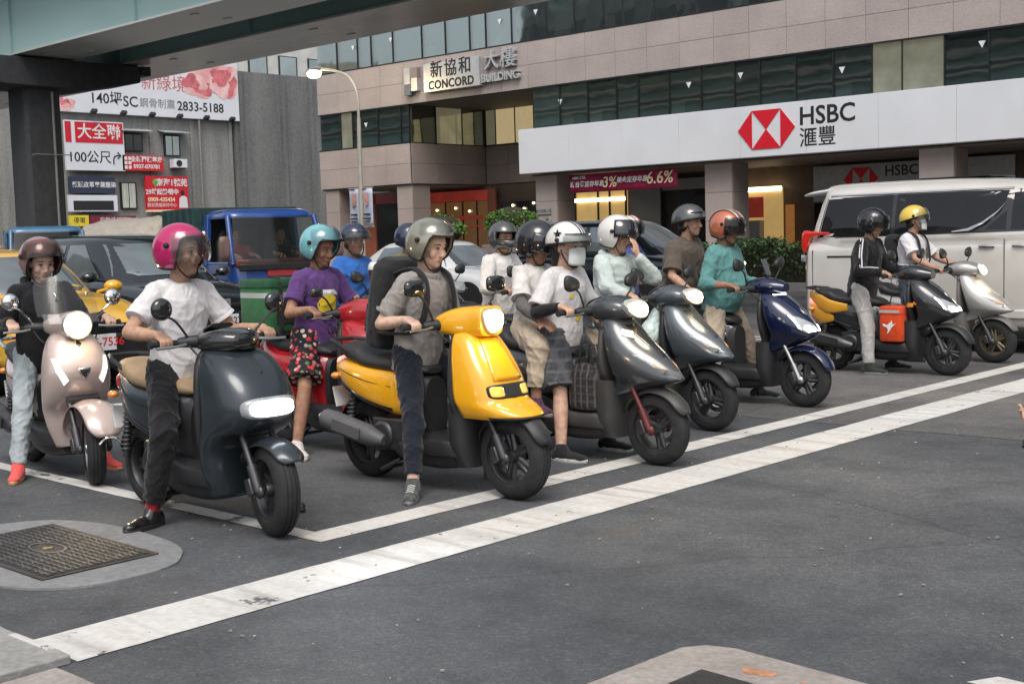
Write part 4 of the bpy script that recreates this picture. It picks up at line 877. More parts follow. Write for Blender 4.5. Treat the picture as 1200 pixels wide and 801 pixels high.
def wheel_parts(R, tw, rim_mat, spokes):
    key = (R, tw, rim_mat.name, spokes)
    if key in WHEELS: return WHEELS[key]
    t = MB(); ri = R*0.66; prof = []
    for i in range(15):
        a = math.pi*(-0.12+1.24*i/14); prof.append((ri+0.01+(R-ri-0.01)*max(0, math.sin(a))**0.75 if math.sin(a) > 0 else ri+0.002, -tw*math.cos(a)))
    pr2 = []
    for (r0, o0) in prof:
        pr2.append((r0, o0))
    prof = [p_ for p_ in pr2 if abs(p_[1]) > tw*0.62] ; mid = []
    for o0 in (-0.60, -0.42, -0.40, -0.34, -0.32, -0.1, -0.08, 0.08, 0.1, 0.32, 0.34, 0.40, 0.42, 0.60):
        r0 = ri+0.01+(R-ri-0.01)*(1-(o0*1.0)**2)**0.375; mid.append((r0-(0.005 if abs(o0) in (0.40, 0.34) or abs(o0) == 0.08 else 0), o0*tw))
    left = [p_ for p_ in prof if p_[1] < 0]; right = [p_ for p_ in prof if p_[1] > 0]; prof = left+mid+right
    prof += [(ri-0.006, tw*0.75), (ri-0.006, -tw*0.75)]
    t.torus_prof(prof, n=56)
    r = MB(); r.torus_prof([(ri+0.004, tw*.74), (ri-0.012, tw*.78), (ri-0.022, tw*.6), (ri-0.026, 0), (ri-0.022, -tw*.6), (ri-0.012, -tw*.78), (ri+0.004, -tw*.74)], n=48)
    r.lathe([(0, -0.05), (0.032, -0.05), (0.036, -0.03), (0.036, 0.03), (0.032, 0.05), (0, 0.05)], n=20)
    for i in range(spokes):
        a = 2*math.pi*i/spokes+0.3
        for da in ((-0.16, 0.16) if spokes <= 5 else (0,)):
            p0 = (0.028*math.cos(a+da*2), 0, 0.028*math.sin(a+da*2)); p1 = ((ri-0.018)*math.cos(a+da), 0, (ri-0.018)*math.sin(a+da)); r.tube([p0, p1], [0.017, 0.012], 8, flat=1.3)
    d = MB(); d.torus_prof([(0.1, tw+0.008), (0.066, tw+0.008), (0.066, tw+0.012), (0.1, tw+0.012)], n=32)
    WHEELS[key] = (t.mesh('tyre'), r.mesh('rim'), d.mesh('brake_disc'))
    for me in WHEELS[key]:
        bm = bmesh.new(); bm.from_mesh(me); bmesh.ops.recalc_face_normals(bm, faces=bm.faces); bm.to_mesh(me); bm.free()
        me.polygons.foreach_set('use_smooth', [True]*len(me.polygons)); me.set_sharp_from_angle(angle=rad(45))
    WHEELS[key][0].materials.append(RUB); WHEELS[key][1].materials.append(rim_mat); WHEELS[key][2].materials.append(STEEL)
    return WHEELS[key]
def add_wheel(parent, x, R, tw, rim_mat, spokes, disc=True, steer=0.0):
    w_ = bpy.data.objects.new('wheel', None); COL.objects.link(w_); w_.parent = parent; w_.location = (x, 0, R); w_.rotation_euler = (0, random.uniform(0, 6), 0)
    if steer: w_.rotation_euler = (0, 0, steer)
    for nm, me in zip(('tyre', 'rim', 'brake_disc'), wheel_parts(R, tw, rim_mat, spokes)):
        if nm == 'brake_disc' and not disc: continue
        o = bpy.data.objects.new(nm, me); COL.objects.link(o); o.parent = w_
    return w_
def fender(R, x, z, a0, a1, hw, off=0.035, n=18, k=9, droop=0.03):
    """curved shell over a wheel, angles in degrees from +x, counter-clockwise seen from the right side"""
    G = []
    for i in range(n+1):
        a = rad(a0+(a1-a0)*i/n); row = []; e = min(1, min(i, n-i)/3.0+0.55)
        for j in range(k+1):
            s_ = -1+2*j/k; rr = R+off-droop*abs(s_)**2.4*1.2; row.append((x+rr*math.cos(a), hw*s_*e, z+rr*math.sin(a)))
        G.append(row)
    m_ = MB(); m_.patch(G); return m_
def mirror(parent, x, y, z, w_, h_, shape, mt, stem=None, tilt=0.0, back=None, yaw=0.0):
    """head at (x,y,z); stem foot given"""
    M_ = Matrix.Rotation(yaw, 3, 'Z') @ Matrix.Rotation(tilt, 3, 'X'); n = 2.1 if shape == 'round' else (3.6 if shape == 'square' else 2.5); R_ = []
    for (d, s_) in ((-0.012, 0.90), (-0.008, 0.98), (0.0, 1.0), (0.012, 0.93), (0.022, 0.75), (0.028, 0.42), (0.030, 0.1)):
        ring = []
        for i in range(24):
            a = 2*math.pi*i/24; c_, q_ = math.cos(a), math.sin(a); yy = w_*s_*math.copysign(abs(c_)**(2/n), c_); zz = h_*s_*math.copysign(abs(q_)**(2/n), q_)
            if shape == 'leaf': zz *= 1-0.28*yy/w_*math.copysign(1, y)*-1; zz += 0.12*yy*math.copysign(1, y)
            ring.append(M_ @ Vector((d, yy, zz))+Vector((x, y, z)))
        R_.append(ring)
    m_ = MB(); m_.rings(R_); mo = m_.build('mirror', mt, parent)
    ring = [M_ @ Vector((-0.0135, w_*.86*math.cos(2*math.pi*i/24), h_*.84*math.sin(2*math.pi*i/24)))+Vector((x, y, z)) for i in range(24)]
    m_ = MB(); m_.add(ring, [tuple(range(23, -1, -1))]); m_.build('glass', MIRR, mo, smooth=False)
    if stem:
        p = Vector(stem); q = Vector((x+0.012, y, z-h_*0.55)); mid = p.lerp(q, 0.5)+Vector((0.02, 0.015*math.copysign(1, y), 0.035))
        m_ = MB(); m_.tube([tuple(v) for v in catmull([tuple(p), tuple(mid), tuple(q)], 4)], 0.0065, 8); m_.build('stem', back or BLKP, mo)
    return mo
GRIP = (-0.475, 0.315, 0.985)
def make_scooter(label, loc, rz, c, group='scooters waiting at the stop line', lean=0.0):
    t = thing('scooter', label, 'scooter', loc, rz, group); t.rotation_euler = (lean, 0, rz)
    P = c['paint']; D = c.get('dark', BLKP); R = c.get('R', 0.235); tw = c.get('tw', 0.056); wb = c.get('wb', 1.23); SM = c.get('seatmat', SEATB); RM = c.get('rim', DSTEEL); steer = c.get('steer', 0.0)
    add_wheel(t, 0, R, tw, RM, c.get('spokes', 5), True, steer); add_wheel(t, -wb, R, tw*1.05, RM, c.get('spokes', 5), False)
    # fork
    for s_ in (-1, 1):
        m_ = MB(); top = (-0.17, s_*0.088, R+0.33); m_.tube([(0.0, s_*0.092, R), (-0.06, s_*0.092, R+0.13)], 0.027, 12); m_.tube([(-0.06, s_*0.092, R+0.13), top], 0.017, 10); m_.ell((0.005, s_*0.092, R), (0.034, 0.022, 0.034), n=12, k=8)
        m_.build('fork_leg', c.get('fork', DSTEEL), t)
    m_ = MB(); m_.box((-0.155, 0, R+0.30), (0.07, 0.2, 0.05), ry=0.5); m_.tube([(-0.16, 0, R+0.3), (-0.38, 0, 0.96)], 0.026, 10); m_.build('steering_stem', DSTEEL, t)
    m_ = MB(); m_.box((-0.055, -0.105, R+0.02), (0.05, 0.035, 0.09), ry=-0.4); m_.build('brake_caliper', DSTEEL, t, bevel=0.008)
    # front fender
    fm = P if c.get('fender_paint') else D
    f = c.get('fender', (28, 160, 0.085, 0.045)); m_ = fender(R, 0, R, f[0], f[1], f[2], f[3]); fo = m_.build('front_fender', fm, t, solid=0.006, sub=1)
    if c.get('fender_chrome'):
        pts = [( (R+f[3]+0.002)*math.cos(rad(f[0]-2)), -f[2]*0.6+f[2]*1.2*i/8, R+(R+f[3])*math.sin(rad(f[0]-2))-0.035*abs(-1+2*i/8)**2.4) for i in range(9)]
        m_ = MB(); m_.tube(pts, 0.008, 8); m_.build('chrome_rim', CHROME, fo)
    # shield: outer painted shell and the inner leg shield
    st = c['shield']; sf = Surf(st)
    m_ = MB(); m_.rings(loft_z(st, 5, 36, (-1.75, 1.75)), closed=False); sh = m_.build('front_shield', P, t, solid=0.008, ang=c.get('ang', 35))
    st2 = [(z, xb+0.06, xb-0.005, hw*0.93, 3, 3) for (z, xf, xb, hw, nf, nb) in st]
    m_ = MB(); m_.rings(loft_z(st2, 4, 28)); m_.build('leg_shield', D, t)
    if 'under' in c:
        m_ = MB(); m_.rings(loft_z(c['under'], 4, 28)); m_.build('lower_fairing', c.get('under_mat', D), t)
    for nm, poly, mt_, off, th in c.get('decals', []):
        o = sf.decal(poly, off, th).build(nm, mt_, sh if nm not in ('headlight',) else t, solid=th)
    # floor, belly and sills
    fl = c.get('floor', 0.33)
    m_ = MB(); m_.rings(loft_x([(-0.30, fl-0.13, fl-0.01, 0.12, 4), (-0.40, fl-0.12, fl, 0.17, 5), (-0.58, fl-0.12, fl, 0.18, 5), (-0.74, fl-0.10, fl+0.03, 0.165, 4)], 3, 28)); m_.build('floorboard', c.get('floor_mat', D), t)
    m_ = MB(); m_.rings(loft_x([(-0.30, 0.17, fl-0.04, 0.10, 3), (-0.5, 0.13, fl-0.05, 0.145, 3), (-0.8, 0.14, fl-0.02, 0.14, 3), (-0.95, 0.2, fl+0.02, 0.10, 3)], 3, 24)); m_.build('belly_pan', D, t)
    # rear body
    rb = c.get('rear', [(-0.66, 0.30, 0.68, 0.10, 3.0), (-0.74, 0.33, 0.71, 0.145, 3), (-0.90, 0.40, 0.72, 0.175, 2.8), (-1.10, 0.47, 0.735, 0.185, 2.6), (-1.32, 0.55, 0.765, 0.15, 2.4), (-1.50, 0.64, 0.79, 0.095, 2.2), (-1.60, 0.70, 0.78, 0.05, 2.0)])
    rb = [((-1.1+(r[0]+1.1)*0.70) if r[0] < -1.1 else r[0],)+tuple(r[1:]) for r in rb]; m_ = MB(); m_.rings(loft_x(rb, 4, 30)); ro = m_.build('rear_body', c.get('rear_mat', P), t)
    m_ = MB(); m_.rings(loft_x([(-0.63, 0.30, 0.66, 0.09, 3), (-0.70, 0.30, 0.69, 0.125, 3), (-0.78, 0.32, 0.70, 0.14, 3)], 3, 24)); m_.build('seat_front_panel', D, t)
    for s_ in (-1, 1):     # trim along the lower edge of the rear body and a panel seam
        pts = []
        for r in rb[1:-1]: pts.append((r[0], s_*(r[3]*0.90+0.004), r[1]+(r[2]-r[1])*0.16))
        m_ = MB(); m_.tube([tuple(v) for v in catmull(pts, 3)], 0.009, 8, flat=1.6); m_.build('side_trim', c.get('trim_mat', GLBK), ro)
        pts = [(r[0], s_*(r[3]*0.985+0.001), r[1]+(r[2]-r[1])*0.64) for r in rb[1:-1]]; m_ = MB(); m_.tube([tuple(v) for v in catmull(pts, 3)], 0.0028, 6); m_.build('panel_seam', CTR0, ro)
    sx = c.get('seat_dz', 0.0); sc = c.get('seat_w', 1.0)
    m_ = MB(); m_.rings(loft_x([((-1.1+(x+1.1)*0.70) if x < -1.1 else x, zb+sx, zt+sx, hw*sc, n) for (x, zb, zt, hw, n) in [(-0.64, 0.685, 0.715, 0.06, 2.4), (-0.70, 0.675, 0.755, 0.11, 2.6), (-0.85, 0.675, 0.785, 0.145, 2.8), (-1.05, 0.69, 0.79, 0.158, 2.8), (-1.17, 0.70, 0.81, 0.155, 2.8), (-1.26, 0.715, 0.845, 0.15, 2.8), (-1.42, 0.74, 0.855, 0.13, 2.6), (-1.53, 0.77, 0.845, 0.085, 2.4), (-1.56, 0.785, 0.825, 0.04, 2.2)]], 4, 28)); m_.build('seat', SM, t)
    m_ = MB(); m_.tube([(-1.24, 0.13, 0.79), (-1.38, 0.14, 0.85), (-1.49, 0.09, 0.86), (-1.51, 0, 0.86), (-1.49, -0.09, 0.86), (-1.38, -0.14, 0.85), (-1.24, -0.13, 0.79)], 0.014, 8); m_.build('grab_rail', c.get('rail', BLKP), t)
    m_ = MB(); m_.rings(loft_x([(-1.38, 0.66, 0.74, 0.075, 3), (-1.44, 0.66, 0.76, 0.085, 3), (-1.48, 0.69, 0.75, 0.06, 3)], 3, 20)); m_.build('tail_light', TAILR if c.get('brake') else LENSR, t)
    for s_ in (-1, 1):
        m_ = MB(); m_.ell((-1.43, s_*0.115, 0.64), (0.035, 0.03, 0.022), n=12, k=8); m_.build('rear_indicator', LENSA, t)
    m_ = fender(R, -wb, R, 60, 172, 0.07, 0.05); m_.build('rear_fender', D, t, solid=0.006, sub=1)
    m_ = MB(); m_.box((-1.47, 0, 0.50), (0.012, 0.20, 0.13), ry=-0.25); pl_ = m_.build('number_plate', mat('plate_white', (0.6, 0.6, 0.6), 0.5), t, smooth=False, bevel=0.003)
    # engine, transmission, shock, exhaust, stand
    m_ = MB(); m_.rings(loft_x([(-0.78, 0.20, 0.36, 0.05, 3, 0.10), (-0.95, 0.16, 0.38, 0.065, 3.2, 0.11), (-1.2, 0.16, 0.34, 0.06, 3.2, 0.115), (-1.36, 0.18, 0.31, 0.045, 3, 0.115)], 3, 20)); m_.build('transmission_case', DSTEEL, t)
    m_ = MB(); m_.box((-0.93, -0.03, 0.31), (0.3, 0.2, 0.2)); m_.lathe([(0, -0.15), (0.085, -0.15), (0.1, -0.11), (0.1, 0.0), (0, 0.0)], (-0.98, 0, 0.3), n=20); m_.build('engine', DSTEEL, t, bevel=0.015)
    m_ = MB(); m_.tube([(-1.30, -0.12, R+0.05), (-1.24, -0.12, 0.58)], 0.022, 10)
    for i in range(9): m_.torus_prof([(0.028, -0.006), (0.034, 0), (0.028, 0.006), (0.022, 0)], (-1.295+0.006*i, -0.12, R+0.10+0.026*i), 'Z', 16)
    m_.build('shock_absorber', c.get('shock', DSTEEL), t)
    if c.get('exhaust', True):
        m_ = MB(); ex = [(-0.93, -0.165, 0.275), (-0.99, -0.175, 0.285), (-1.06, -0.18, 0.30), (-1.36, -0.19, 0.36), (-1.45, -0.19, 0.378), (-1.465, -0.19, 0.381)]; m_.tube(ex, [0.03, 0.05, 0.066, 0.066, 0.058, 0.03], 18); eo = m_.build('exhaust', c.get('exhaust_mat', DSTEEL), t)
        m_ = MB(); m_.box((-1.19, -0.252, 0.335), (0.26, 0.012, 0.075), ry=0.18); m_.build('heat_guard', c.get('guard', BLKP), eo, bevel=0.004)
        m_ = MB(); m_.tube([(-1.45, -0.19, 0.378), (-1.50, -0.19, 0.387)], 0.022, 12); m_.build('tail_pipe', STEEL, eo)
    m_ = MB(); m_.tube([(-0.86, 0.1, 0.16), (-1.02, 0.13, 0.09), (-1.0, -0.13, 0.09), (-0.86, -0.1, 0.16)], 0.012, 8); m_.build('centre_stand', DSTEEL, t)
    # handlebar
    hd = bpy.data.objects.new('handlebar', None); COL.objects.link(hd); hd.parent = t
    hb = c.get('bar', [(-0.52, 0.97, 1.02, 0.07, 2.4), (-0.45, 0.93, 1.05, 0.13, 2.8), (-0.36, 0.92, 1.07, 0.14, 2.8), (-0.27, 0.93, 1.06, 0.11, 2.8), (-0.20, 0.95, 1.04, 0.06, 2.6)])
    hm = c.get('bar_mat', P)
    m_ = MB(); m_.rings(loft_x(hb, 5, 30)); m_.build('headset_cover', hm, hd, ang=c.get('ang', 35))
    for s_ in (-1, 1):
        m_ = MB(); m_.tube([(-0.42, s_*0.09, 0.985), (-0.44, s_*0.20, 0.99), (GRIP[0]+0.01, s_*0.235, GRIP[2])], [0.038, 0.03, 0.024], 12); m_.build('switch_housing', c.get('switch_mat', BLKP), hd)
        m_ = MB(); m_.tube([(GRIP[0]+0.01, s_*0.23, GRIP[2]), (GRIP[0], s_*0.315, GRIP[2]), (GRIP[0]-0.008, s_*0.375, GRIP[2])], 0.0165, 12); m_.tube([(GRIP[0]-0.008, s_*0.375, GRIP[2]), (GRIP[0]-0.010, s_*0.392, GRIP[2])], 0.022, 12); m_.build('grip', RUB, hd)
        m_ = MB(); m_.tube([(-0.415, s_*0.22, 0.978), (-0.40, s_*0.28, 0.972), (-0.412, s_*0.39, 0.968)], [0.009, 0.007, 0.008], 8); m_.build('brake_lever', STEEL, hd)
    if 'lamp' in c:
        kind, x, z, w_, h_, mt_ = c['lamp']
        nn = {'round': 2.0, 'square': 4.0, 'wedge': 2.6}[kind]; poly = superpoly(0, 0, w_, h_, nn)
        if kind == 'wedge': poly = [(y*(1+0.25*q_/h_), q_) for (y, q_) in poly]
        m_ = MB(); m_.prism([(y*1.10, q_*1.10) for (y, q_) in poly], 0.04, frame((x-0.03, 0, z), (0, 1, 0), (-c.get('ltilt', 0.25), 0, 1))); ls = m_.build('headlight', LENS, hd, bevel=0.004)
        R_ = []; fr = frame((x+0.008, 0, z), (0, 1, 0), (-c.get('ltilt', 0.25), 0, 1))
        for (k_, d) in ((1.0, 0.0), (0.97, 0.010), (0.8, 0.02), (0.45, 0.026), (0.05, 0.028)): R_.append([fr @ Vector((y*k_, q_*k_, d)) for (y, q_) in poly])
        m_ = MB(); m_.rings(R_); m_.build('lens', LENS if mt_ is LENS else glow('lens_lit_'+mt_.name, (1.0, 0.58, 0.16) if 'warm' in mt_.name or 'amber' in mt_.name else (0.9, 0.95, 1.0), 1.1), ls)
        R_ = [[fr @ Vector((y*k_, q_*k_, d+0.006)) for (y, q_) in poly] for (k_, d) in ((0.86, 0.010), (0.82, 0.02), (0.5, 0.028), (0.05, 0.031))]
        m_ = MB(); m_.rings(R_); m_.build('bulb', mt_, ls)
    for s_ in (-1, 1):
        mk = c.get('mirror', ('leaf', 0.075, 0.048, 0.30, 1.20, GLBK)); shp, mw, mh, my, mz, mm_ = mk[:6]
        mirror(hd, c.get('mirror_x', -0.43), s_*my, mz, mw, mh, shp, mm_, (-0.43, s_*0.19, 1.0), back=c.get('stem_mat', BLKP), yaw=s_*c.get('myaw', 0.0))
    m_ = MB(); m_.rings(loft_x([(-0.54, 1.0, 1.03, 0.05, 3), (-0.48, 1.03, 1.06, 0.075, 3), (-0.42, 1.05, 1.075, 0.07, 3)], 2, 16)); m_.build('dashboard', GLBK, hd)
    for (x, s0) in ((-0.36, 1), (-0.36, -1)):
        m_ = MB(); m_.tube([tuple(v) for v in catmull([(-0.42, s0*0.2, 0.97), (-0.34, s0*0.17, 0.90), (-0.30, s0*0.08, 0.86), (-0.30, s0*0.03, 0.78)], 4)], 0.005, 6); m_.build('cable', RUB, hd)
    if c.get('light'):
        l_ = bpy.data.lights.new('headlight_beam', 'SPOT'); l_.energy = c['light'][3]; l_.color = c['light'][4]; l_.spot_size = rad(95); l_.spot_blend = 0.6; l_.shadow_soft_size = 0.05
        lo = bpy.data.objects.new('headlight_beam', l_); COL.objects.link(lo); lo.parent = t; lo.location = c['light'][:3]; lo.rotation_euler = (0, rad(-82), 0)
    if c.get('lamp') and c['lamp'][5] is not LENS:
        l_ = bpy.data.lights.new('headlight_spill', 'POINT'); l_.energy = 2.2; l_.color = (1.0, 0.78, 0.45); l_.shadow_soft_size = 0.06; lo = bpy.data.objects.new('headlight_spill', l_); COL.objects.link(lo); lo.parent = t; lo.location = (c['lamp'][1]+0.13, 0, c['lamp'][2])  # point light added ahead of the lens, spilling glow onto the front panels
    return t
SH_SPORT = [(0.44, -0.24, -0.36, 0.12, 3, 3), (0.50, 0.0, -0.35, 0.115, 1.75, 3), (0.55, 0.19, -0.35, 0.145, 1.6, 3), (0.595, 0.18, -0.35, 0.175, 1.55, 3), (0.70, 0.07, -0.355, 0.19, 1.65, 3), (0.82, -0.09, -0.36, 0.172, 1.8, 3), (0.92, -0.20, -0.37, 0.13, 2.0, 3), (0.965, -0.27, -0.37, 0.08, 2.2, 3)]
UN_SPORT = [(0.16, -0.27, -0.40, 0.10, 3, 3), (0.26, -0.26, -0.40, 0.15, 3, 3), (0.40, -0.25, -0.40, 0.165, 3, 3), (0.54, -0.24, -0.40, 0.17, 3, 3)]
SH_GOG = [(0.18, -0.28, -0.40, 0.14, 2.8, 3), (0.30, -0.27, -0.41, 0.185, 2.8, 3), (0.42, -0.255, -0.41, 0.205, 2.8, 3), (0.49, -0.17, -0.41, 0.215, 2.7, 3), (0.55, -0.03, -0.405, 0.222, 2.6, 3), (0.63, 0.03, -0.40, 0.228, 2.6, 3), (0.72, 0.01, -0.40, 0.226, 2.6, 3), (0.82, -0.06, -0.405, 0.215, 2.6, 3), (0.90, -0.155, -0.42, 0.185, 2.5, 3), (0.945, -0.25, -0.43, 0.135, 2.3, 3), (0.96, -0.32, -0.42, 0.07, 2.0, 2)]
SH_YEL = [(0.465, 0.115, -0.33, 0.165, 2.6, 4), (0.49, 0.165, -0.34, 0.185, 2.6, 4), (0.53, 0.10, -0.34, 0.20, 2.8, 4), (0.565, 0.02, -0.345, 0.205, 3.0, 4), (0.62, -0.01, -0.35, 0.205, 3.2, 4), (0.70, -0.045, -0.35, 0.20, 3.2, 4), (0.80, -0.11, -0.355, 0.185, 3.2, 4), (0.90, -0.18, -0.36, 0.155, 3.0, 4), (0.95, -0.23, -0.365, 0.115, 2.6, 3), (0.965, -0.28, -0.36, 0.06, 2.2, 2.5)]
SH_VESPA = [(0.22, -0.27, -0.35, 0.13, 2.6, 3), (0.34, -0.262, -0.355, 0.175, 2.6, 3), (0.45, -0.25, -0.355, 0.20, 2.6, 3), (0.53, -0.17, -0.35, 0.212, 2.3, 3), (0.62, -0.11, -0.35, 0.215, 2.2, 3), (0.72, -0.09, -0.35, 0.21, 2.2, 3), (0.82, -0.13, -0.36, 0.19, 2.2, 3), (0.91, -0.20, -0.375, 0.15, 2.2, 3), (0.955, -0.26, -0.38, 0.10, 2.2, 3), (0.965, -0.30, -0.37, 0.06, 2, 2)]
SH_LED = [(0.46, -0.22, -0.36, 0.13, 2.4, 3), (0.54, 0.0, -0.35, 0.13, 1.8, 3), (0.60, 0.12, -0.35, 0.155, 1.7, 3), (0.66, 0.115, -0.35, 0.185, 1.7, 3), (0.76, 0.03, -0.355, 0.20, 1.8, 3), (0.87, -0.10, -0.36, 0.18, 2.0, 3), (0.94, -0.21, -0.37, 0.13, 2.2, 3), (0.965, -0.28, -0.37, 0.07, 2.2, 3)]
# ================================================================== PERSON BUILDER
SKIN = {}
def skin(n, c):
    if n not in SKIN:
        SKIN[n] = mat('skin_'+n, c, 0.58, var=0.2, scale=30, bump=0.15, bscale=300, spec=0.3)
        b = SKIN[n].node_tree.nodes['Principled BSDF']; b.inputs['Subsurface Weight'].default_value = 0.04; b.inputs['Subsurface Radius'].default_value = (0.02, 0.008, 0.004)
    return SKIN[n]
EYEW = mat('eye_white', (0.6, 0.58, 0.55), 0.25, var=0); EYED = mat('eye_dark', (0.012, 0.008, 0.006), 0.15, var=0); BROW = mat('brow_hair', (0.015, 0.012, 0.01), 0.8); LIP = mat('lip', (0.34, 0.165, 0.13), 0.45, var=0.1); HAIR = mat('black_hair', (0.012, 0.010, 0.009), 0.45, var=0.4, scale=80, stretch=(1, 1, 0.15))
MASKW = cloth('mask_white', (0.62, 0.68, 0.70)); VISC = clear_glass('visor_clear', (0.84, 0.87, 0.88), 0.94); VISS = clear_glass('visor_smoke', (0.25, 0.26, 0.27), 0.93); VISB = clear_glass('visor_sbronze', (0.50, 0.42, 0.38), 0.92); VISD = mat('visor_dark', (0.012, 0.012, 0.014), 0.06, coat=1.0, var=0)
STRAP = mat('strap_black', (0.015, 0.015, 0.016), 0.75)
def two_bone(a, c, l1, l2, pole):
    a, c = Vector(a), Vector(c); d = c-a; L = min(d.length, (l1+l2)*0.998)
    if d.length < 1e-6: d = Vector((1, 0, 0))
    u = d.normalized(); p = Vector(pole)-u*Vector(pole).dot(u); p.normalize()
    x = (l1*l1-l2*l2+L*L)/(2*L); h = math.sqrt(max(0.0, l1*l1-x*x))
    return a+u*x+p*h, a+u*L
def folds(me, amp, seed, freq=26.0, anis=(1, 1, 1), keep=None):
    """cloth creases: push vertices along their normals by ridged waves"""
    n = len(me.vertices); co = np.empty(n*3); me.vertices.foreach_get('co', co); co = co.reshape(-1, 3); no = np.empty(n*3); me.vertices.foreach_get('normal', no); no = no.reshape(-1, 3)
    r = np.random.default_rng(seed); q = co*np.array(anis); wv = q+0.035*np.sin(q[:, [1, 2, 0]]*11+r.uniform(0, 6, 3))+0.02*np.sin(q[:, [2, 0, 1]]*23+r.uniform(0, 6, 3)); h = np.zeros(n)
    for i in range(6):
        k = r.normal(size=3); k /= np.linalg.norm(k); f = freq*r.uniform(0.6, 1.5); h += (1-np.abs(np.sin(wv@k*f+r.uniform(0, 6))))**2.2*r.uniform(0.4, 1.0)
    patch_ = 0.5+0.5*np.sin(co@np.array([9.0, 7.0, 11.0])+r.uniform(0, 6)); h = (h/2.2-0.5)*(0.45+0.8*patch_)
    h2 = np.zeros(n)
    for i in range(5):
        k = r.normal(size=3); k /= np.linalg.norm(k); f = freq*2.3*r.uniform(0.7, 1.4); h2 += (1-np.abs(np.sin((wv+0.012*np.sin(q[:, [1, 2, 0]]*37))@k*f+r.uniform(0, 6))))**3*r.uniform(0.4, 1.0)
    h = h+0.38*(h2/1.9-0.4)*(0.4+0.9*(1-patch_))
    co += no*(amp*h)[:, None]; me.vertices.foreach_set('co', co.ravel()); me.update()
def finger(mb, pts, r0=0.0088):
    for i in range(len(pts)-1): mb.capsule(pts[i], pts[i+1], r0*(1-0.09*i), r0*(1-0.09*(i+1)), n=8, k=2)
def hand_grip(mb, wrist, g, sy):
    """right (sy=-1) or left hand closed on a bar running along y at g"""
    w_ = Vector(wrist); g = Vector(g); f = Vector((1, 0, 0)); up = Vector((0, 0, 1)); ax = Vector((0, 1, 0))
    kc = g+f*0.012+up*0.030; mb.capsule(w_, w_.lerp(kc, 0.4), 0.026, 0.03, n=12)
    for k in (-0.03, -0.01, 0.012, 0.032):
        kn = g+ax*k+f*(0.016-abs(k)*.2)+up*(0.031-abs(k-0.0)*0.12); mb.capsule(w_.lerp(kn, 0.35), kn, 0.019, 0.0125, n=10, k=2)
        ln = 1.0-abs(k*sy*-1-0.004)*5
        finger(mb, [kn, g+ax*k+f*(0.038*ln)+up*0.012, g+ax*k*0.95+f*(0.034*ln)-up*0.016, g+ax*k*0.9+f*0.010-up*0.026])
    base = w_.lerp(kc, 0.35)-ax*sy*0.02-up*0.008; finger(mb, [base, g-ax*sy*0.052-f*0.012+up*0.004, g-ax*sy*0.045+f*0.018-up*0.016], 0.0105)
def hand_open(mb, wrist, d, nrm, side, curl=0.35, spread=0.13):
    """relaxed hand: d points along the fingers, nrm out of the back of the hand, side = +1/-1 thumb side along d x nrm"""
    w_ = Vector(wrist); d = Vector(d).normalized(); n_ = Vector(nrm); n_ = (n_-d*n_.dot(d)).normalized(); a = d.cross(n_)*side
    for k, ln in ((0.033, 0.062), (0.011, 0.074), (-0.011, 0.068), (-0.032, 0.05)):
        kn = w_+d*0.088+a*k; mb.capsule(w_+d*0.015+a*k*0.6, kn, 0.017, 0.0115, n=10, k=2)
        dd = (d+a*k*spread*18*0.3).normalized(); p1 = kn+(dd-n_*curl*0.6).normalized()*ln*0.5; p2 = p1+(dd-n_*curl*1.6).normalized()*ln*0.32; p3 = p2+(dd-n_*curl*2.6).normalized()*ln*0.25; finger(mb, [kn, p1, p2, p3])
    b0 = w_+d*0.03+a*0.028; finger(mb, [b0, b0+(d*0.7+a*0.75-n_*.2).normalized()*0.036, b0+(d*0.7+a*0.75-n_*.2).normalized()*0.036+(d+a*0.25-n_*.3).normalized()*0.032], 0.0108)
def shoe(root, ankle, toe, mt, sole_mt, vs, high=False, lace=None):
    a = Vector(ankle); d = Vector((toe[0], toe[1], 0)); d.normalize(); s_ = Vector((-d.y, d.x, 0)); g = Vector((a.x, a.y, a.z-0.075))
    m_ = MB(); M3 = Matrix((d, s_, Vector((0, 0, 1)))).transposed()
    for (x, w_, h_, l_, z) in ((-0.035, 0.036, 0.045, 0.048, 0.042), (0.03, 0.037, 0.042, 0.07, 0.04), (0.09, 0.042, 0.034, 0.07, 0.034), (0.145, 0.04, 0.026, 0.055, 0.03)): m_.ell(g+d*x+Vector((0, 0, z)), (l_, w_, h_), M3, 14, 8)
    m_.capsule(a+Vector((0, 0, 0.045 if high else 0.012)), g+d*0.02+Vector((0, 0, 0.05)), 0.044, 0.047, n=12)
    me = voxel(m_, vs, 2); so = obj('shoe', me, mt, root)
    R_ = []
    for (z, k) in ((0.0, 0.96), (0.004, 1.0), (0.02, 1.02), (0.026, 0.98)):
        ring = []
        for i in range(24):
            t_ = 2*math.pi*i/24; c_, q_ = math.cos(t_), math.sin(t_); w_ = 0.042+0.006*c_; ring.append(g+d*(0.058+0.143*c_*k)+s_*(w_*q_*k)+Vector((0, 0, z)))
        R_.append(ring)
    m_ = MB(); m_.rings(R_); m_.build('sole', sole_mt, so)
    if lace:
        for i in range(4):
            c_ = g+d*(0.055+0.022*i)+Vector((0, 0, 0.084-0.007*i)); m_ = MB(); m_.tube([c_-s_*0.022, c_+Vector((0, 0, 0.006)), c_+s_*0.022], 0.004, 6); m_.build('lace', lace, so)
    return so
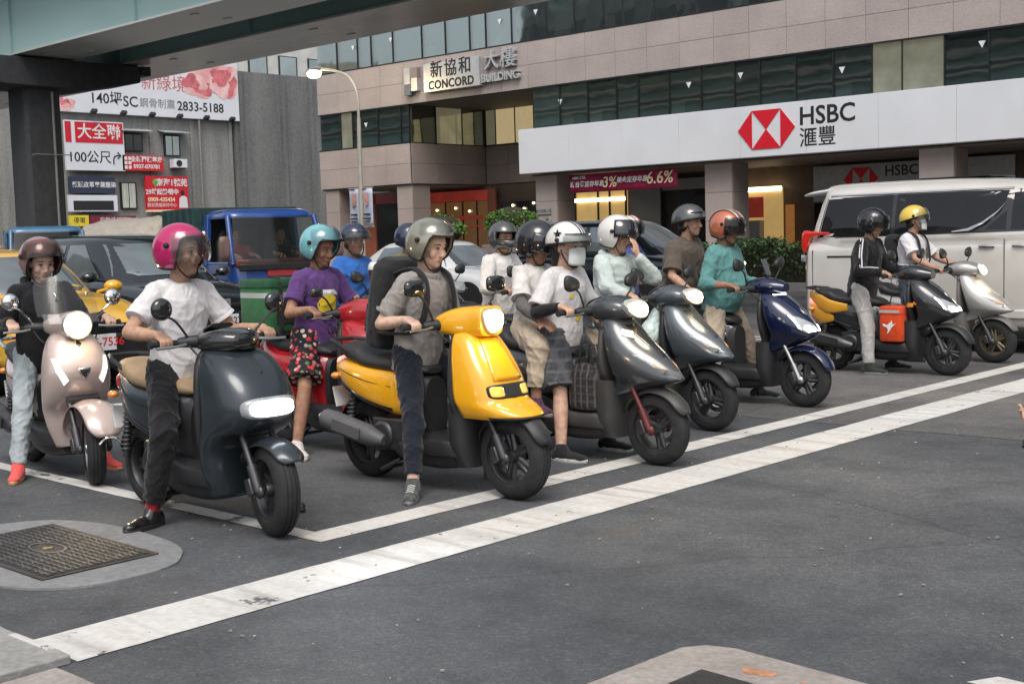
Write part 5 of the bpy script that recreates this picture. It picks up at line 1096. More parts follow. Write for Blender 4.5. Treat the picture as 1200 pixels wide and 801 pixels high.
def helmet(root, Mh, kind, mt, trim=None, visor=None, vis_up=0.0, sc=1.0, star=None, stripes=None, brim=False):
    """Mh: 4x4 head frame, x forward"""
    cx, cz = -0.008, 0.032; rx, ry, rz_ = 0.156*sc, 0.136*sc, 0.145*sc; nl, nt_ = 48, 18
    def pt(lon, th, k=1.0):
        x, y, z = math.sin(th)*math.cos(lon), math.sin(th)*math.sin(lon), math.cos(th); rx_ = rx*k; ex = 0
        if kind == 'full' and th > rad(92): ex = 0.05*max(0, math.cos(lon))**1.5*min(1, (th-rad(92))/rad(25))
        q_ = 1.0
        if th > rad(95): q_ = 1+0.10*(th-rad(95))   # sides stay steep below the ears
        return Mh @ Vector((cx+(rx_+ex)*x*q_, ry*k*y*q_, cz+rz_*k*z*(1.0 if th < rad(95) else 1.0)))
    def tmax(lon):
        l_ = abs(lon)
        if kind == 'half': return rad(92+8*math.cos(lon*1.0)*-1)
        if kind == 'full': return rad(146-6*(1-math.cos(lon))/2*2)
        e = min(1, max(0, (l_-rad(46))/rad(30))); e = e*e*(3-2*e); low = 138-14*max(0, (l_-rad(95))/rad(85))
        return rad(66+(low-66)*e)
    vs, fs = [], []
    lons = [-math.pi+2*math.pi*i/nl for i in range(nl)]
    if kind == 'full':
        ths = [rad(a) for a in (4, 12, 22, 32, 42, 52, 60, 66, 71, 80, 90, 99, 104, 110, 118, 127, 137)]
    for lon in lons:
        T = tmax(lon)
        for j in range(nt_ if kind != 'full' else len(ths)):
            th = rad(3)+(T-rad(3))*j/(nt_-1) if kind != 'full' else ths[j]; vs.append(pt(lon, th))
    nj = nt_ if kind != 'full' else len(ths)
    for i in range(nl):
        for j in range(nj-1):
            if kind == 'full' and abs(lons[i]+math.pi/nl) < rad(64) and rad(70) < (ths[j]+ths[j+1])/2 < rad(100): continue
            a = i*nj+j; b = ((i+1) % nl)*nj+j; fs.append((a, b, b+1, a+1))
    top = len(vs); vs.append(pt(0, 0)); fs += [(i*nj, top, ((i+1) % nl)*nj) for i in range(nl)]
    m_ = MB(); m_.add(vs, fs); ho = m_.build('helmet', mt, root, solid=0.016, ang=180)
    tr = trim or STRAP
    if kind != 'full':
        m_ = MB(); pts = [pt(l_, tmax(l_), 0.985) for l_ in lons]; m_.tube(pts+[pts[0]], 0.0065, 6); m_.build('edge_trim', tr, ho)
    else:
        for (t0, t1) in ((rad(70), rad(70)),): pass
        pts = [pt(rad(-64+128*i/20), rad(70.5), 0.99) for i in range(21)]+[pt(rad(64), rad(70.5+29*i/6), 0.99) for i in range(1, 7)]+[pt(rad(64-128*i/20), rad(99.5), 0.99) for i in range(1, 21)]+[pt(rad(-64), rad(99.5-29*i/6), 0.99) for i in range(1, 6)]
        m_ = MB(); m_.tube(pts+[pts[0]], 0.006, 6); m_.build('edge_trim', tr, ho)
        for l_ in (-14, 14):
            m_ = MB(); c_ = pt(rad(l_), rad(122), 1.01); m_.ell(c_, (0.008, 0.018, 0.01), n=10, k=6); m_.build('vent', STRAP, ho)
    if brim:
        G = [[pt(rad(-62+124*i/16), rad(64)-0.02*j, 1.0+(0.17*j/3)*math.cos(rad(-62+124*i/16))**0.6)-Vector((0, 0, 0.004*j)) for i in range(17)] for j in range(4)]
        m_ = MB(); m_.patch(G); m_.build('peak', mt if brim is True else brim, ho, solid=0.004)
    if visor:
        vm, t0, t1, wl = visor; K = 1.035 if (kind == 'full' or vm is VISD) else 1.07
        up = Matrix.Translation(Vector((0, 0, cz+0.005))) @ Matrix.Rotation(-vis_up, 4, 'Y') @ Matrix.Translation(Vector((0, 0, -cz-0.005))); Mi = Mh.inverted()
        G = [[Mh @ (up @ (Mi @ (pt(rad(-wl+2*wl*i/20), rad(t0+(t1-t0)*j/9), K+(0.05*math.cos(rad(-wl+2*wl*i/20)) if (kind != 'full' and vm is not VISD) else 0.02*math.cos(rad(-wl+2*wl*i/20))*j/9)))) ) for i in range(21)] for j in range(10)]
        m_ = MB(); m_.patch(G); vo = m_.build('visor', vm, ho, solid=0.0 if vm.name.startswith('visor_c') or vm.name.startswith('visor_s') else 0.003, ang=180)
        for s_ in (-1, 1):
            c_ = pt(s_*rad(82), rad(82), 1.03); m_ = MB(); m_.ell(c_, (0.016, 0.016, 0.016), n=10, k=6); m_.build('visor_pivot', tr, ho)
    if stripes:
        for k_, (l0, mtS) in enumerate(stripes):
            G = [[pt(math.pi if th < 0 else 0.0, abs(th), 1.004)+(Mh.to_3x3() @ Vector((0, l0+w_, 0))) for w_ in (-0.006, 0, 0.006)] for th in [rad(-80+144*i/24) for i in range(25)]]
            m_ = MB(); m_.patch(G); m_.build('stripe', mtS, ho, solid=0.002)
    if star:
        mtS, l_, th, s_ = star; c_ = pt(l_, th, 1.012); nx = (c_-Mh @ Vector((cx, 0, cz))).normalized(); fr = frame(c_, Vector((0, 0, 1)).cross(nx), Vector((0, 0, 1)))
        ps = [((s_ if i % 2 == 0 else s_*0.42)*math.sin(math.pi*i/5), (s_ if i % 2 == 0 else s_*0.42)*math.cos(math.pi*i/5)) for i in range(10)]; m_ = MB(); m_.prism(ps, 0.004, fr); m_.build('star', mtS, ho, smooth=False)
    # chin strap
    pts = [Mh @ Vector(p) for p in ((0.01, 0.086, -0.01), (0.03, 0.078, -0.065), (0.055, 0.045, -0.118), (0.062, 0, -0.128), (0.055, -0.045, -0.118), (0.03, -0.078, -0.065), (0.01, -0.086, -0.01))]
    m_ = MB(); m_.tube([tuple(v) for v in catmull([tuple(p) for p in pts], 4)], 0.0075, 6, flat=0.4); m_.build('chin_strap', STRAP, ho)
    return ho
def person(label, loc, rz, c, group='scooter riders waiting at the crossing'):
    """c: pose and clothing, in the frame of the scooter they sit on"""
    root = thing('person', label, 'person', loc, rz, group); q = c.get('q', 0.008); S_ = c.get('size', 1.0)
    sk = c['skin']; P = Vector((c.get('px', -0.93), c.get('py', 0.0), c.get('pz', 0.865))); lean = rad(c.get('lean', 8)); roll = rad(c.get('roll', 0)); tw = rad(c.get('twist', 0)); fat = c.get('fat', 0.93); rows = c.get('belly', 0.0)
    sp = Vector((math.sin(lean), math.sin(roll), math.cos(lean))).normalized(); fw = Vector((math.cos(lean), 0, -math.sin(lean))); fw = (fw-sp*fw.dot(sp)).normalized(); fw = Matrix.Rotation(tw, 3, sp) @ fw; lf = sp.cross(fw)
    T_ = 0.47*S_; nb = P+sp*T_
    hm = Matrix.Translation(nb+sp*0.05*S_+Vector((0.03, 0, 0.098))) @ Matrix.Rotation(rad(c.get('hyaw', 0)), 4, 'Z') @ Matrix.Rotation(rad(c.get('hpitch', 4)), 4, 'Y') @ Matrix.Rotation(rad(c.get('hroll', 0)), 4, 'X')
    H = lambda x, y, z: hm @ Vector((x, y, z))
    M3 = hm.to_3x3()
    sh = {s_: nb-sp*0.055*S_+lf*s_*0.152*S_*c.get('shw', 1.0) for s_ in (-1, 1)}; hip = {s_: P+lf*s_*0.09+Vector((0.0, 0, -0.015)) for s_ in (-1, 1)}
    body = MB()
    # torso, neck, head
    def torso(mb, k, prof):
        R_ = []
        for (u, w_, d_) in catmull(prof, 3):
            b_ = max(0, math.sin(min(1, max(0, (u+0.06)/0.34))*math.pi))*rows
            R_.append([P+sp*(u*S_)+fw*(math.cos(a)*(d_+k+(b_ if math.cos(a) > 0 else 0)))+lf*(math.sin(a)*(w_*fat+k)) for a in [2*math.pi*i/24 for i in range(24)]])
        mb.rings(R_)
    torso(body, -0.012, [(-0.06, 0.15, 0.11), (0.05, 0.15, 0.115), (0.18, 0.14, 0.105), (0.32, 0.155, 0.115), (0.41, 0.145, 0.095), (0.47, 0.07, 0.06)])
    body.capsule(nb-sp*0.03, H(-0.012, 0, -0.05), 0.058, 0.052, n=14)
    body.ell(H(0, 0, 0.03), (0.098, 0.077, 0.096), M3, 20, 14); body.ell(H(0.022, 0, -0.05), (0.068, 0.060, 0.062), M3, 18, 12); body.ell(H(0.055, 0, -0.088), (0.03, 0.032, 0.026), M3, 14, 8)
    body.capsule(H(0.09, 0, 0.015), H(0.106, 0, -0.028), 0.008, 0.0145, n=10, k=3); body.ell(H(0.102, 0, -0.033), (0.012, 0.02, 0.010), M3, 10, 6); body.ell(H(0.080, 0, 0.034), (0.02, 0.052, 0.012), M3, 14, 6)
    for s_ in (-1, 1): body.ell(H(-0.005, s_*0.078, -0.005), (0.022, 0.011, 0.032), M3, 10, 8); body.ell(H(0.062, s_*0.042, -0.026), (0.026, 0.024, 0.026), M3, 10, 8)
    # arms
    elb, wri, hands = {}, {}, c.get('hands', {})
    for s_, nm in ((-1, 'R'), (1, 'L')):
        tgt = hands.get(nm, 'grip'); ua, fa_ = 0.285*S_, 0.25*S_
        if tgt == 'grip': g = Vector((GRIP[0], s_*GRIP[1], GRIP[2]))-Vector(c.get('off', (0, 0, 0))); w_t = g+Vector((-0.062, -s_*0.006, 0.038))
        elif tgt[0] == 'grip': g = Vector(tgt[1]); w_t = g+Vector((-0.062, 0, 0.04))
        else: w_t = Vector(tgt[0])
        pole = c.get('pole'+nm, (-0.6, s_*0.42, -0.85)); e, w_ = two_bone(sh[s_], w_t, ua, fa_, pole); elb[s_], wri[s_] = e, w_
        body.capsule(sh[s_], e, 0.046*fat**.5, 0.038, n=12); body.capsule(e, e.lerp(w_, 0.35), 0.038, 0.04, n=12); body.capsule(e.lerp(w_, 0.35), w_, 0.04, 0.026, n=12)
        if tgt == 'grip' or tgt[0] == 'grip': hand_grip(body, w_, g+(w_-w_t), s_)
        else: hand_open(body, w_, tgt[1], tgt[2], tgt[3], c.get('curl', 0.35))
    # legs
    kne, ank = {}, {}
    for s_, nm in ((-1, 'R'), (1, 'L')):
        ft = c['feet'][nm]; a_t = Vector((ft[0], ft[1], ft[2]+0.075)); lk = c.get('legk', 1.0); LL = 0.828*S_*lk
        if ft[2] == 0 and (a_t-hip[s_]).length > LL:      # draw the foot in under the body until the leg reaches the road
            dz = a_t.z-hip[s_].z; hv = Vector((a_t.x-hip[s_].x, a_t.y-hip[s_].y, 0)); mx = math.sqrt(max(0.01, LL*LL-dz*dz)); hv = hv*(mx/hv.length); a_t = Vector((hip[s_].x+hv.x, hip[s_].y+hv.y, a_t.z))
            if abs(a_t.y) < 0.24: a_t.y = s_*0.24
        k_, a_ = two_bone(hip[s_], a_t, 0.425*S_*lk, 0.41*S_*lk, c.get('knee'+nm, (1.0, s_*0.35, 0.35))); kne[s_], ank[s_] = k_, a_
        body.capsule(hip[s_], k_, 0.074, 0.050, n=14); body.capsule(k_, k_.lerp(a_, 0.3), 0.048, 0.052, n=14); body.capsule(k_.lerp(a_, 0.3), a_, 0.052, 0.034, n=14); body.capsule(a_, a_+Vector((ft[3][0] if len(ft) > 3 else 1, ft[3][1] if len(ft) > 3 else 0, 0)).normalized()*0.03+Vector((0, 0, -0.035)), 0.034, 0.028, n=10)
    me = voxel(body, q, 3, 0.45); bo = obj('body', me, sk, root, ang=180)
    # face
    for s_ in (-1, 1):
        m_ = MB(); m_.ell(H(0.084, s_*0.030, 0.008), (0.0075, 0.0125, 0.0042), M3, 12, 8); eo = m_.build('eye', EYEW, root)
        m_ = MB(); m_.ell(H(0.0895, s_*0.030, 0.0075), (0.004, 0.0065, 0.0042), M3, 10, 6); m_.build('iris', EYED, eo)
        m_ = MB(); m_.tube([H(0.090, s_*0.015, 0.0135), H(0.0925, s_*0.030, 0.0165), H(0.084, s_*0.046, 0.012)], 0.0028, 6); m_.build('eyelid', BROW, eo)
        m_ = MB(); m_.tube([H(0.0965, s_*0.014, 0.031), H(0.0945, s_*0.032, 0.036), H(0.080, s_*0.052, 0.031)], [0.004, 0.005, 0.003], 6, flat=0.6); m_.build('eyebrow', BROW, root)
    if not c.get('mask'):
        m_ = MB(); m_.tube([H(0.079, -0.021, -0.0625), H(0.0885, -0.010, -0.0605), H(0.0915, 0, -0.0615), H(0.0885, 0.010, -0.0605), H(0.079, 0.021, -0.0625)], [0.002, 0.0042, 0.0045, 0.0042, 0.002], 8); m_.tube([H(0.080, -0.017, -0.0645), H(0.0895, 0, -0.0685), H(0.080, 0.017, -0.0645)], [0.002, 0.0055, 0.002], 8); m_.build('mouth', LIP, root)
    else:
        G = [[H(0.070+0.050*math.cos(rad(-86+172*i/14))*(1-0.25*abs(j-3)/4), 0.080*math.sin(rad(-86+172*i/14)), -0.005-0.10*j/6+0.012*math.cos(rad(-86+172*i/14))*(3-j)/3) for i in range(15)] for j in range(7)]
        m_ = MB(); m_.patch(G); mo = m_.build('face_mask', MASKW, root, solid=0.003)
        for s_ in (-1, 1):
            m_ = MB(); m_.tube([H(0.06, s_*0.078, -0.02), H(-0.005, s_*0.09, 0.0), H(0.06, s_*0.075, -0.07)], 0.002, 5); m_.build('ear_loop', MASKW, mo)
    if c.get('hair', True):
        m_ = MB(); m_.ell(H(-0.02, 0, 0.04), (0.10, 0.086, 0.10), M3, 18, 12)
        if c.get('long_hair'): m_.capsule(H(-0.06, 0, -0.02), H(-0.075, 0, -0.14), 0.065, 0.05, n=12)
        else: m_.ell(H(-0.045, 0, -0.03), (0.06, 0.076, 0.05), M3, 14, 8)
        m_.build('hair', HAIR, root)
    # shirt
    m_ = MB(); kk = c.get('loose', 0.012); hem = c.get('hem', -0.09)
    torso(m_, kk, [(hem, 0.165, 0.125), (0.0, 0.165, 0.128), (0.16, 0.152, 0.118), (0.32, 0.170, 0.126), (0.41, 0.165, 0.105), (0.45, 0.11, 0.08), (0.475, 0.072, 0.064)])
    sl = c.get('sleeve', 'short')
    for s_ in (-1, 1):
        m_.capsule(nb-sp*0.03+lf*s_*0.06, sh[s_], 0.05+kk*.6, 0.058+kk*.5, n=12)
        if sl == 'short':
            en = sh[s_].lerp(elb[s_], c.get('slen', 0.68)); m_.tube([sh[s_]-(elb[s_]-sh[s_])*0.05, sh[s_], sh[s_].lerp(en, 0.5), en], [0.04, 0.057+kk*.5, 0.058+kk*.7, 0.059+kk*.9], 14)
        else:
            cuff = elb[s_].lerp(wri[s_], c.get('cuff', 0.92)); m_.capsule(sh[s_], elb[s_], 0.060+kk*.6, 0.052+kk*.6, n=14); m_.capsule(elb[s_], cuff, 0.053+kk*.6, 0.036+kk*.4, n=14)
    if c.get('collar'): m_.torus_prof([(0.062, 0.47*S_), (0.075, 0.485*S_), (0.072, 0.525*S_), (0.06, 0.53*S_), (0.055, 0.50*S_)], (0, 0, 0), 'Z', 20) if False else None
    me = voxel(m_, q, 2); folds(me, c.get('fold', 0.016), c.get('seed', 1), 24, (1, 1, 0.75)); so = obj('shirt', me, c['shirt'], root, ang=180)
    if sl == 'short':      # stitched sleeve ends
        for s_ in (-1, 1):
            ax = (elb[s_]-sh[s_]).normalized(); en = sh[s_].lerp(elb[s_], c.get('slen', 0.68))-ax*0.012; u_ = ax.orthogonal().normalized(); v_ = ax.cross(u_); r0 = 0.059+kk*.9-0.001
            mb = MB(); mb.tube([en+u_*(r0*math.cos(2*math.pi*i/24))+v_*(r0*math.sin(2*math.pi*i/24)) for i in range(25)], 0.0055, 6, flat=2.2); mb.build('sleeve_hem', c['shirt'], so)
    # neckline and collar
    cm = c.get('collar_mat', c['shirt']); nk = nb+sp*0.002; rr = 0.064; pts = [nk+fw*(math.cos(a)*(rr+0.004)+0.008)+lf*(math.sin(a)*(rr+0.010))-sp*(0.016*max(0, math.cos(a))) for a in [2*math.pi*i/20 for i in range(21)]]
    if c.get('hood'):
        mb = MB(); mb.tube([nb+lf*0.09+fw*0.01-sp*0.01, nb+lf*0.085-fw*0.06+sp*0.02, nb-fw*0.11-sp*0.0, nb-lf*0.085-fw*0.06+sp*0.02, nb-lf*0.09+fw*0.01-sp*0.01], [0.02, 0.036, 0.05, 0.036, 0.02], 12); me = voxel(mb, q, 2); obj('hood', me, c['shirt'], so, ang=180)
    else:
        mb = MB(); mb.tube(pts, 0.009 if not c.get('collar') else 0.016, 8, flat=1.0 if not c.get('collar') else 1.5); mb.build('collar', cm, so)
    if c.get('prints'):     # flat prints on the chest: u to the wearer's left, v up the spine
        from mathutils.bvhtree import BVHTree
        bv = BVHTree.FromPolygons([v.co for v in me.vertices], [tuple(p.vertices) for p in me.polygons])
        def hit(u, v):
            h_ = bv.ray_cast(P+sp*v+lf*u+fw*0.6, -fw)[0]; return (h_+fw*0.004) if h_ is not None else P+sp*v+lf*u+fw*0.13
        for nm, poly, mt_ in c['prints']:
            n_ = len(poly); cu_, cv_ = sum(p[0] for p in poly)/n_, sum(p[1] for p in poly)/n_; vs = [hit(cu_, cv_)]; fs = []
            for r in range(1, 5): vs += [hit(cu_+(u-cu_)*r/4, cv_+(v-cv_)*r/4) for (u, v) in poly]
            for j in range(n_):
                fs.append((0, 1+j, 1+(j+1) % n_))
                for r in range(3): a = 1+r*n_+j; b_ = 1+r*n_+(j+1) % n_; fs.append((a, a+n_, b_+n_, b_))
            mb = MB(); mb.add(vs, fs); mb.build(nm, mt_, so, ang=180)
    if c.get('arm_sleeve'):
        for s_ in (-1, 1):
            mb = MB(); mb.capsule(sh[s_].lerp(elb[s_], 0.5), elb[s_], 0.046, 0.043, n=14); mb.capsule(elb[s_], elb[s_].lerp(wri[s_], 0.35), 0.043, 0.045, n=14); mb.capsule(elb[s_].lerp(wri[s_], 0.35), elb[s_].lerp(wri[s_], 0.97), 0.045, 0.031, n=14); me = voxel(mb, q*.9, 2); folds(me, 0.004, 5+s_, 50); obj('arm_sleeve', me, c['arm_sleeve'], root, ang=180)
    # trousers
    m_ = MB(); kp = c.get('ploose', 0.012); m_.ell(P+Vector((0, 0, 0.02)), (0.128+kp*.5+rows*.5, 0.168*fat+kp*.3, 0.115), None, 20, 12)
    pl = c.get('legs', 'long')
    for s_ in (-1, 1):
        if pl == 'shorts':
            en = hip[s_].lerp(kne[s_], c.get('plen', 0.78)); m_.capsule(hip[s_], hip[s_].lerp(kne[s_], 0.3), 0.092+kp, 0.092+kp, n=16); m_.tube([hip[s_].lerp(kne[s_], 0.2), hip[s_].lerp(kne[s_], 0.5), en], [0.088+kp, 0.088+kp*1.3, 0.080+kp*2.2], 18)
        else:
            ce = kne[s_].lerp(ank[s_], c.get('plen', 0.93)); m_.capsule(hip[s_], kne[s_], 0.086+kp, 0.062+kp, n=16); m_.capsule(kne[s_], kne[s_].lerp(ce, 0.3), 0.062+kp, 0.060+kp, n=16); m_.tube([kne[s_].lerp(ce, 0.2), kne[s_].lerp(ce, 0.6), ce], [0.058+kp, 0.054+kp, 0.044+kp*1.2], 16)
    me = voxel(m_, q, 3); folds(me, c.get('pfold', 0.017), c.get('seed', 1)+50, 26, (1, 1, 1)); obj('shorts' if pl == 'shorts' else 'trousers', me, c['pants'], root, ang=180)
    if c.get('hem_mat'):
        pass
    for s_, nm in ((-1, 'R'), (1, 'L')):
        d = c['feet'][nm][3] if len(c['feet'][nm]) > 3 else (1, s_*0.15)
        shoe(root, ank[s_], d, c['shoe'], c.get('sole', BLKP), min(q, 0.007), c.get('high', False), c.get('lace'))
        if c.get('sock'):
            m_ = MB(); m_.tube([ank[s_]+Vector((0, 0, -0.01)), ank[s_].lerp(kne[s_], 0.10), ank[s_].lerp(kne[s_], 0.22)], [0.039, 0.040, 0.042], 14); m_.build('sock', c['sock'], root)
    if 'helmet' in c: helmet(root, hm, **c['helmet'])
    root['_j'] = 0; del root['_j']
    return root, dict(P=P, sp=sp, fw=fw, lf=lf, nb=nb, sh=sh, hm=hm, elb=elb, wri=wri, kne=kne, ank=ank, so=so)
# ================================================================== CARS, VAN, TRUCKS
CGLASS = mat('car_glass_dark', (0.008, 0.009, 0.010), 0.03, var=0.2, scale=2, spec=0.45, coat=0.0)
CGLASSR = mat('car_glass_grey', (0.22, 0.25, 0.26), 0.05, 0.6, var=0.3, scale=1.4, spec=0.9)
CTRIM = mat('car_black_trim', (0.015, 0.015, 0.016), 0.45, var=0.2)
ALLOY = mat('alloy_wheel', (0.35, 0.35, 0.36), 0.3, 0.8, var=0.1)
CW = {}
def car_wheel(parent, x, y, R, sgn):
    w_ = bpy.data.objects.new('wheel', None); COL.objects.link(w_); w_.parent = parent; w_.location = (x, y, R)
    if R not in CW:
        t = MB(); ri = R*0.64; t.torus_prof([(ri, -0.09), (R-0.03, -0.105), (R-0.005, -0.085), (R, -0.05), (R, 0.05), (R-0.005, 0.085), (R-0.03, 0.105), (ri, 0.09)], n=40)
        r = MB(); r.torus_prof([(ri+0.003, 0.09), (ri-0.02, 0.088), (ri-0.03, 0.0), (ri-0.02, -0.088), (ri+0.003, -0.09)], n=36); r.lathe([(0, -0.085), (0.06, -0.085), (0.07, -0.06), (0.07, 0.06), (0.06, 0.085), (0, 0.085)], n=16)
        for i in range(5):
            a = 2*math.pi*i/5; 
            for yy in (-0.07, 0.07): r.tube([(0.05*math.cos(a), yy, 0.05*math.sin(a)), ((ri-0.01)*math.cos(a), yy, (ri-0.01)*math.sin(a))], [0.035, 0.028], 8)
        CW[R] = (t.mesh('tyre'), r.mesh('rim')); CW[R][0].materials.append(RUB); CW[R][1].materials.append(ALLOY)
        for me in CW[R]: me.polygons.foreach_set('use_smooth', [True]*len(me.polygons)); me.set_sharp_from_angle(angle=rad(40))
    for nm, me in zip(('tyre', 'rim'), CW[R]):
        o = bpy.data.objects.new(nm, me); COL.objects.link(o); o.parent = w_
    return w_
class Cabin:
    def __init__(s, st): s.st = st; s.t = np.array(catmull(st, 6))
    def row(s, z): return [np.interp(z, s.t[:, 0], s.t[:, i]) for i in range(1, 6)]
    def y(s, x, z):
        xf, xb, hw, nf, nb = s.row(z); x0 = xb+(xf-xb)*0.35; n, e = (nf, xf-x0) if x > x0 else (nb, x0-xb); return hw*max(0.0, 1-min(1, abs(x-x0)/e)**n)**(1/n)
    def side(s, poly, sgn, off=0.006):
        """window glass following the cabin side; poly in (x, z)"""
        n = len(poly); cx = sum(p[0] for p in poly)/n; cz = sum(p[1] for p in poly)/n; vs = [(cx, sgn*(s.y(cx, cz)+off), cz)]; fs = []
        for r in range(1, 5):
            for (x, z) in poly: xx, zz = cx+(x-cx)*r/4, cz+(z-cz)*r/4; vs.append((xx, sgn*(s.y(xx, zz)+off), zz))
        for j in range(n):
            fs.append((0, 1+j, 1+(j+1) % n))
            for r in range(3): a = 1+r*n+j; b = 1+r*n+(j+1) % n; fs.append((a, a+n, b+n, b))
        m_ = MB(); m_.add(vs, fs); return m_
def dense(poly, k=4):
    out = []
    for i in range(len(poly)):
        a, b = poly[i], poly[(i+1) % len(poly)]
        out += [(a[0]+(b[0]-a[0])*j/k, a[1]+(b[1]-a[1])*j/k) for j in range(k)]
    return out
def make_car(name, label, cat, loc, rz, c, group=None):
    t = thing(name, label, cat, loc, rz, group); P = c['paint']; W = c['W']/2
    m_ = MB(); m_.rings(loft_x(c['body'], 4, 40)); bo = m_.build('body', P, t, ang=50)
    cb = Cabin(c['cabin']); m_ = MB(); m_.rings(loft_z(c['cabin'], 4, 48)); m_.build('cabin', c.get('roof', P), t, ang=50)
    G = c.get('glass', CGLASS)
    for poly in c['sides']:
        for s_ in (-1, 1): cb.side(dense(poly), s_).build('window', G, t, ang=180)
    sf = Surf(c['cabin']); wsz = c['wind']
    poly = dense([(-wsz[0], wsz[2]), (wsz[0], wsz[2]), (wsz[1], wsz[3]), (-wsz[1], wsz[3])], 6); sf.decal(poly, 0.012, 0.005).build('windshield', c.get('wglass', G), t, ang=180)
    for wx in c['wheels']:
        for s_ in (-1, 1):
            car_wheel(t, wx, s_*(W-0.11), c.get('R', 0.32), s_)
            m_ = MB(); m_.torus_prof([(c.get('R', 0.32)+0.065, W+0.004), (c.get('R', 0.32)+0.065, W-0.02), (c.get('R', 0.32)+0.035, W-0.02), (c.get('R', 0.32)+0.035, W+0.004)] if s_ > 0 else [(c.get('R', 0.32)+0.035, -W-0.004), (c.get('R', 0.32)+0.035, -W+0.02), (c.get('R', 0.32)+0.065, -W+0.02), (c.get('R', 0.32)+0.065, -W-0.004)], (wx, 0, c.get('R', 0.32)), 'Y', 32); m_.build('wheel_arch', c.get('arch', CTRIM), t)
            m_ = MB(); m_.lathe([(0, s_*(W-0.005)), (c.get('R', 0.32)+0.04, s_*(W-0.005)), (c.get('R', 0.32)+0.04, s_*(W+0.002)), (0, s_*(W+0.002))], (wx, 0, c.get('R', 0.32)), 'Y', 32); m_.build('wheel_well', CTRIM, t)
    for s_ in (-1, 1):
        hx, hy, hz = c['lamp']; m_ = MB(); m_.ell((hx, s_*hy, hz), c.get('lampr', (0.2, 0.13, 0.07)), Matrix.Rotation(s_*-0.35, 3, 'Z'), 18, 10); m_.build('headlight', c.get('lampm', LENS), t)
        if 'mir' in c:
            x, y, z = c['mir']; m_ = MB(); m_.rings([[(x+dx, s_*(y+0.11*math.cos(a)*k), z+0.075*math.sin(a)*k) for a in [2*math.pi*i/16 for i in range(16)]] for (dx, k) in ((-0.05, 0.9), (-0.02, 1.0), (0.04, 0.85), (0.08, 0.3))]); m_.tube([(x, s_*(y-0.06), z-0.03), (x+0.02, s_*(W-0.12), z-0.06)], 0.02, 8); m_.build('door_mirror', c.get('mirm', P), t)
        for x in c.get('handles', []):
            m_ = MB(); m_.rings(loft_x([(x-0.09, c['hz']-0.012, c['hz']+0.012, 0.012, 3, s_*(W+0.006)), (x, c['hz']-0.018, c['hz']+0.018, 0.022, 3, s_*(W+0.008)), (x+0.09, c['hz']-0.012, c['hz']+0.012, 0.012, 3, s_*(W+0.006))], 2, 12)); m_.build('door_handle', c.get('handlem', P), t)
        for x in c.get('seams', []):
            m_ = MB(); m_.box((x, s_*(W+0.0005), (c['seamz'][0]+c['seamz'][1])/2), (0.008, 0.006, c['seamz'][1]-c['seamz'][0])); m_.build('door_seam', CTRIM, t, smooth=False)
        m_ = MB(); m_.rings(loft_x([(c['wheels'][0]-0.42, 0.17, 0.30, 0.03, 4, s_*(W-0.035)), (c['wheels'][1]+0.42, 0.17, 0.30, 0.03, 4, s_*(W-0.035))], 2, 12)); m_.build('sill', c.get('sillm', CTRIM), t)
        if 'tail' in c:
            m_ = MB(); x, y, z, rx, ry, rz_ = c['tail']; m_.ell((x, s_*y, z), (rx, ry, rz_), None, 16, 10, 0.6); m_.build('tail_light', c.get('tailm', LENSR), t)
    for nm, ctr, dim, mt_, ry_ in c.get('boxes', []):
        m_ = MB(); m_.box(ctr, dim, ry=ry_); m_.build(nm, mt_, t, smooth=False, bevel=min(dim)*0.2)
    if 'plate' in c:
        body, x, z, mt_ = c['plate']; m_ = MB(); m_.box((x, 0, z), (0.012, 0.34, 0.17)); po = m_.build('number_plate', mat('plate_white', (0.6, 0.6, 0.6), 0.5), t, smooth=False, bevel=0.003)
        text('lettering', body, 0.125, mt_, po, frame((x+0.0065, 0, z), (0, 1, 0), (0, 0, 1)), ext=0.001, bold=0.002)
    return t, cb
def simple_body(L, W, hood, belt, zb=0.2, nose=0.72, tail=0.95):
    w = W/2
    return [(0.0, zb+0.12, nose-0.06, w*.62, 3.4), (-0.06, zb+0.06, nose, w*.82, 4), (-0.25, zb, nose+0.08, w*.96, 4.5), (-0.7, zb, hood-0.03, w*.99, 5), (-1.2, zb, hood+0.03, w, 5.5), (-1.6, zb, belt, w, 6), (-L*.7, zb, belt+0.02, w, 6), (-L+0.5, zb, tail, w*.98, 5.5), (-L+0.12, zb+0.05, tail-0.02, w*.9, 4.5), (-L, zb+0.14, tail-0.12, w*.75, 3.5)]
def simple_cabin(L, W, H, belt, xf, xr, fx, rx):
    """xf/xr belt ends, fx/rx roof ends"""
    w = W/2; h = H-belt
    L_ = lambda a, b, k: a+(b-a)*k
    return [(belt-0.08, L_(xf, fx, -0.1), xr-0.03, w*.93, 5, 5), (belt+h*.35, L_(xf, fx, .42), L_(xr, rx, .3), w*.86, 5, 5), (belt+h*.72, L_(xf, fx, .85), L_(xr, rx, .7), w*.775, 5, 5), (belt+h*.9, L_(xf, fx, 1.12), L_(xr, rx, .98), w*.70, 4.6, 4.6), (H-0.012, L_(xf, fx, 1.55), L_(xr, rx, 1.35), w*.52, 4, 4), (H, L_(xf, fx, 2.0), L_(xr, rx, 1.8), w*.3, 3, 3)]
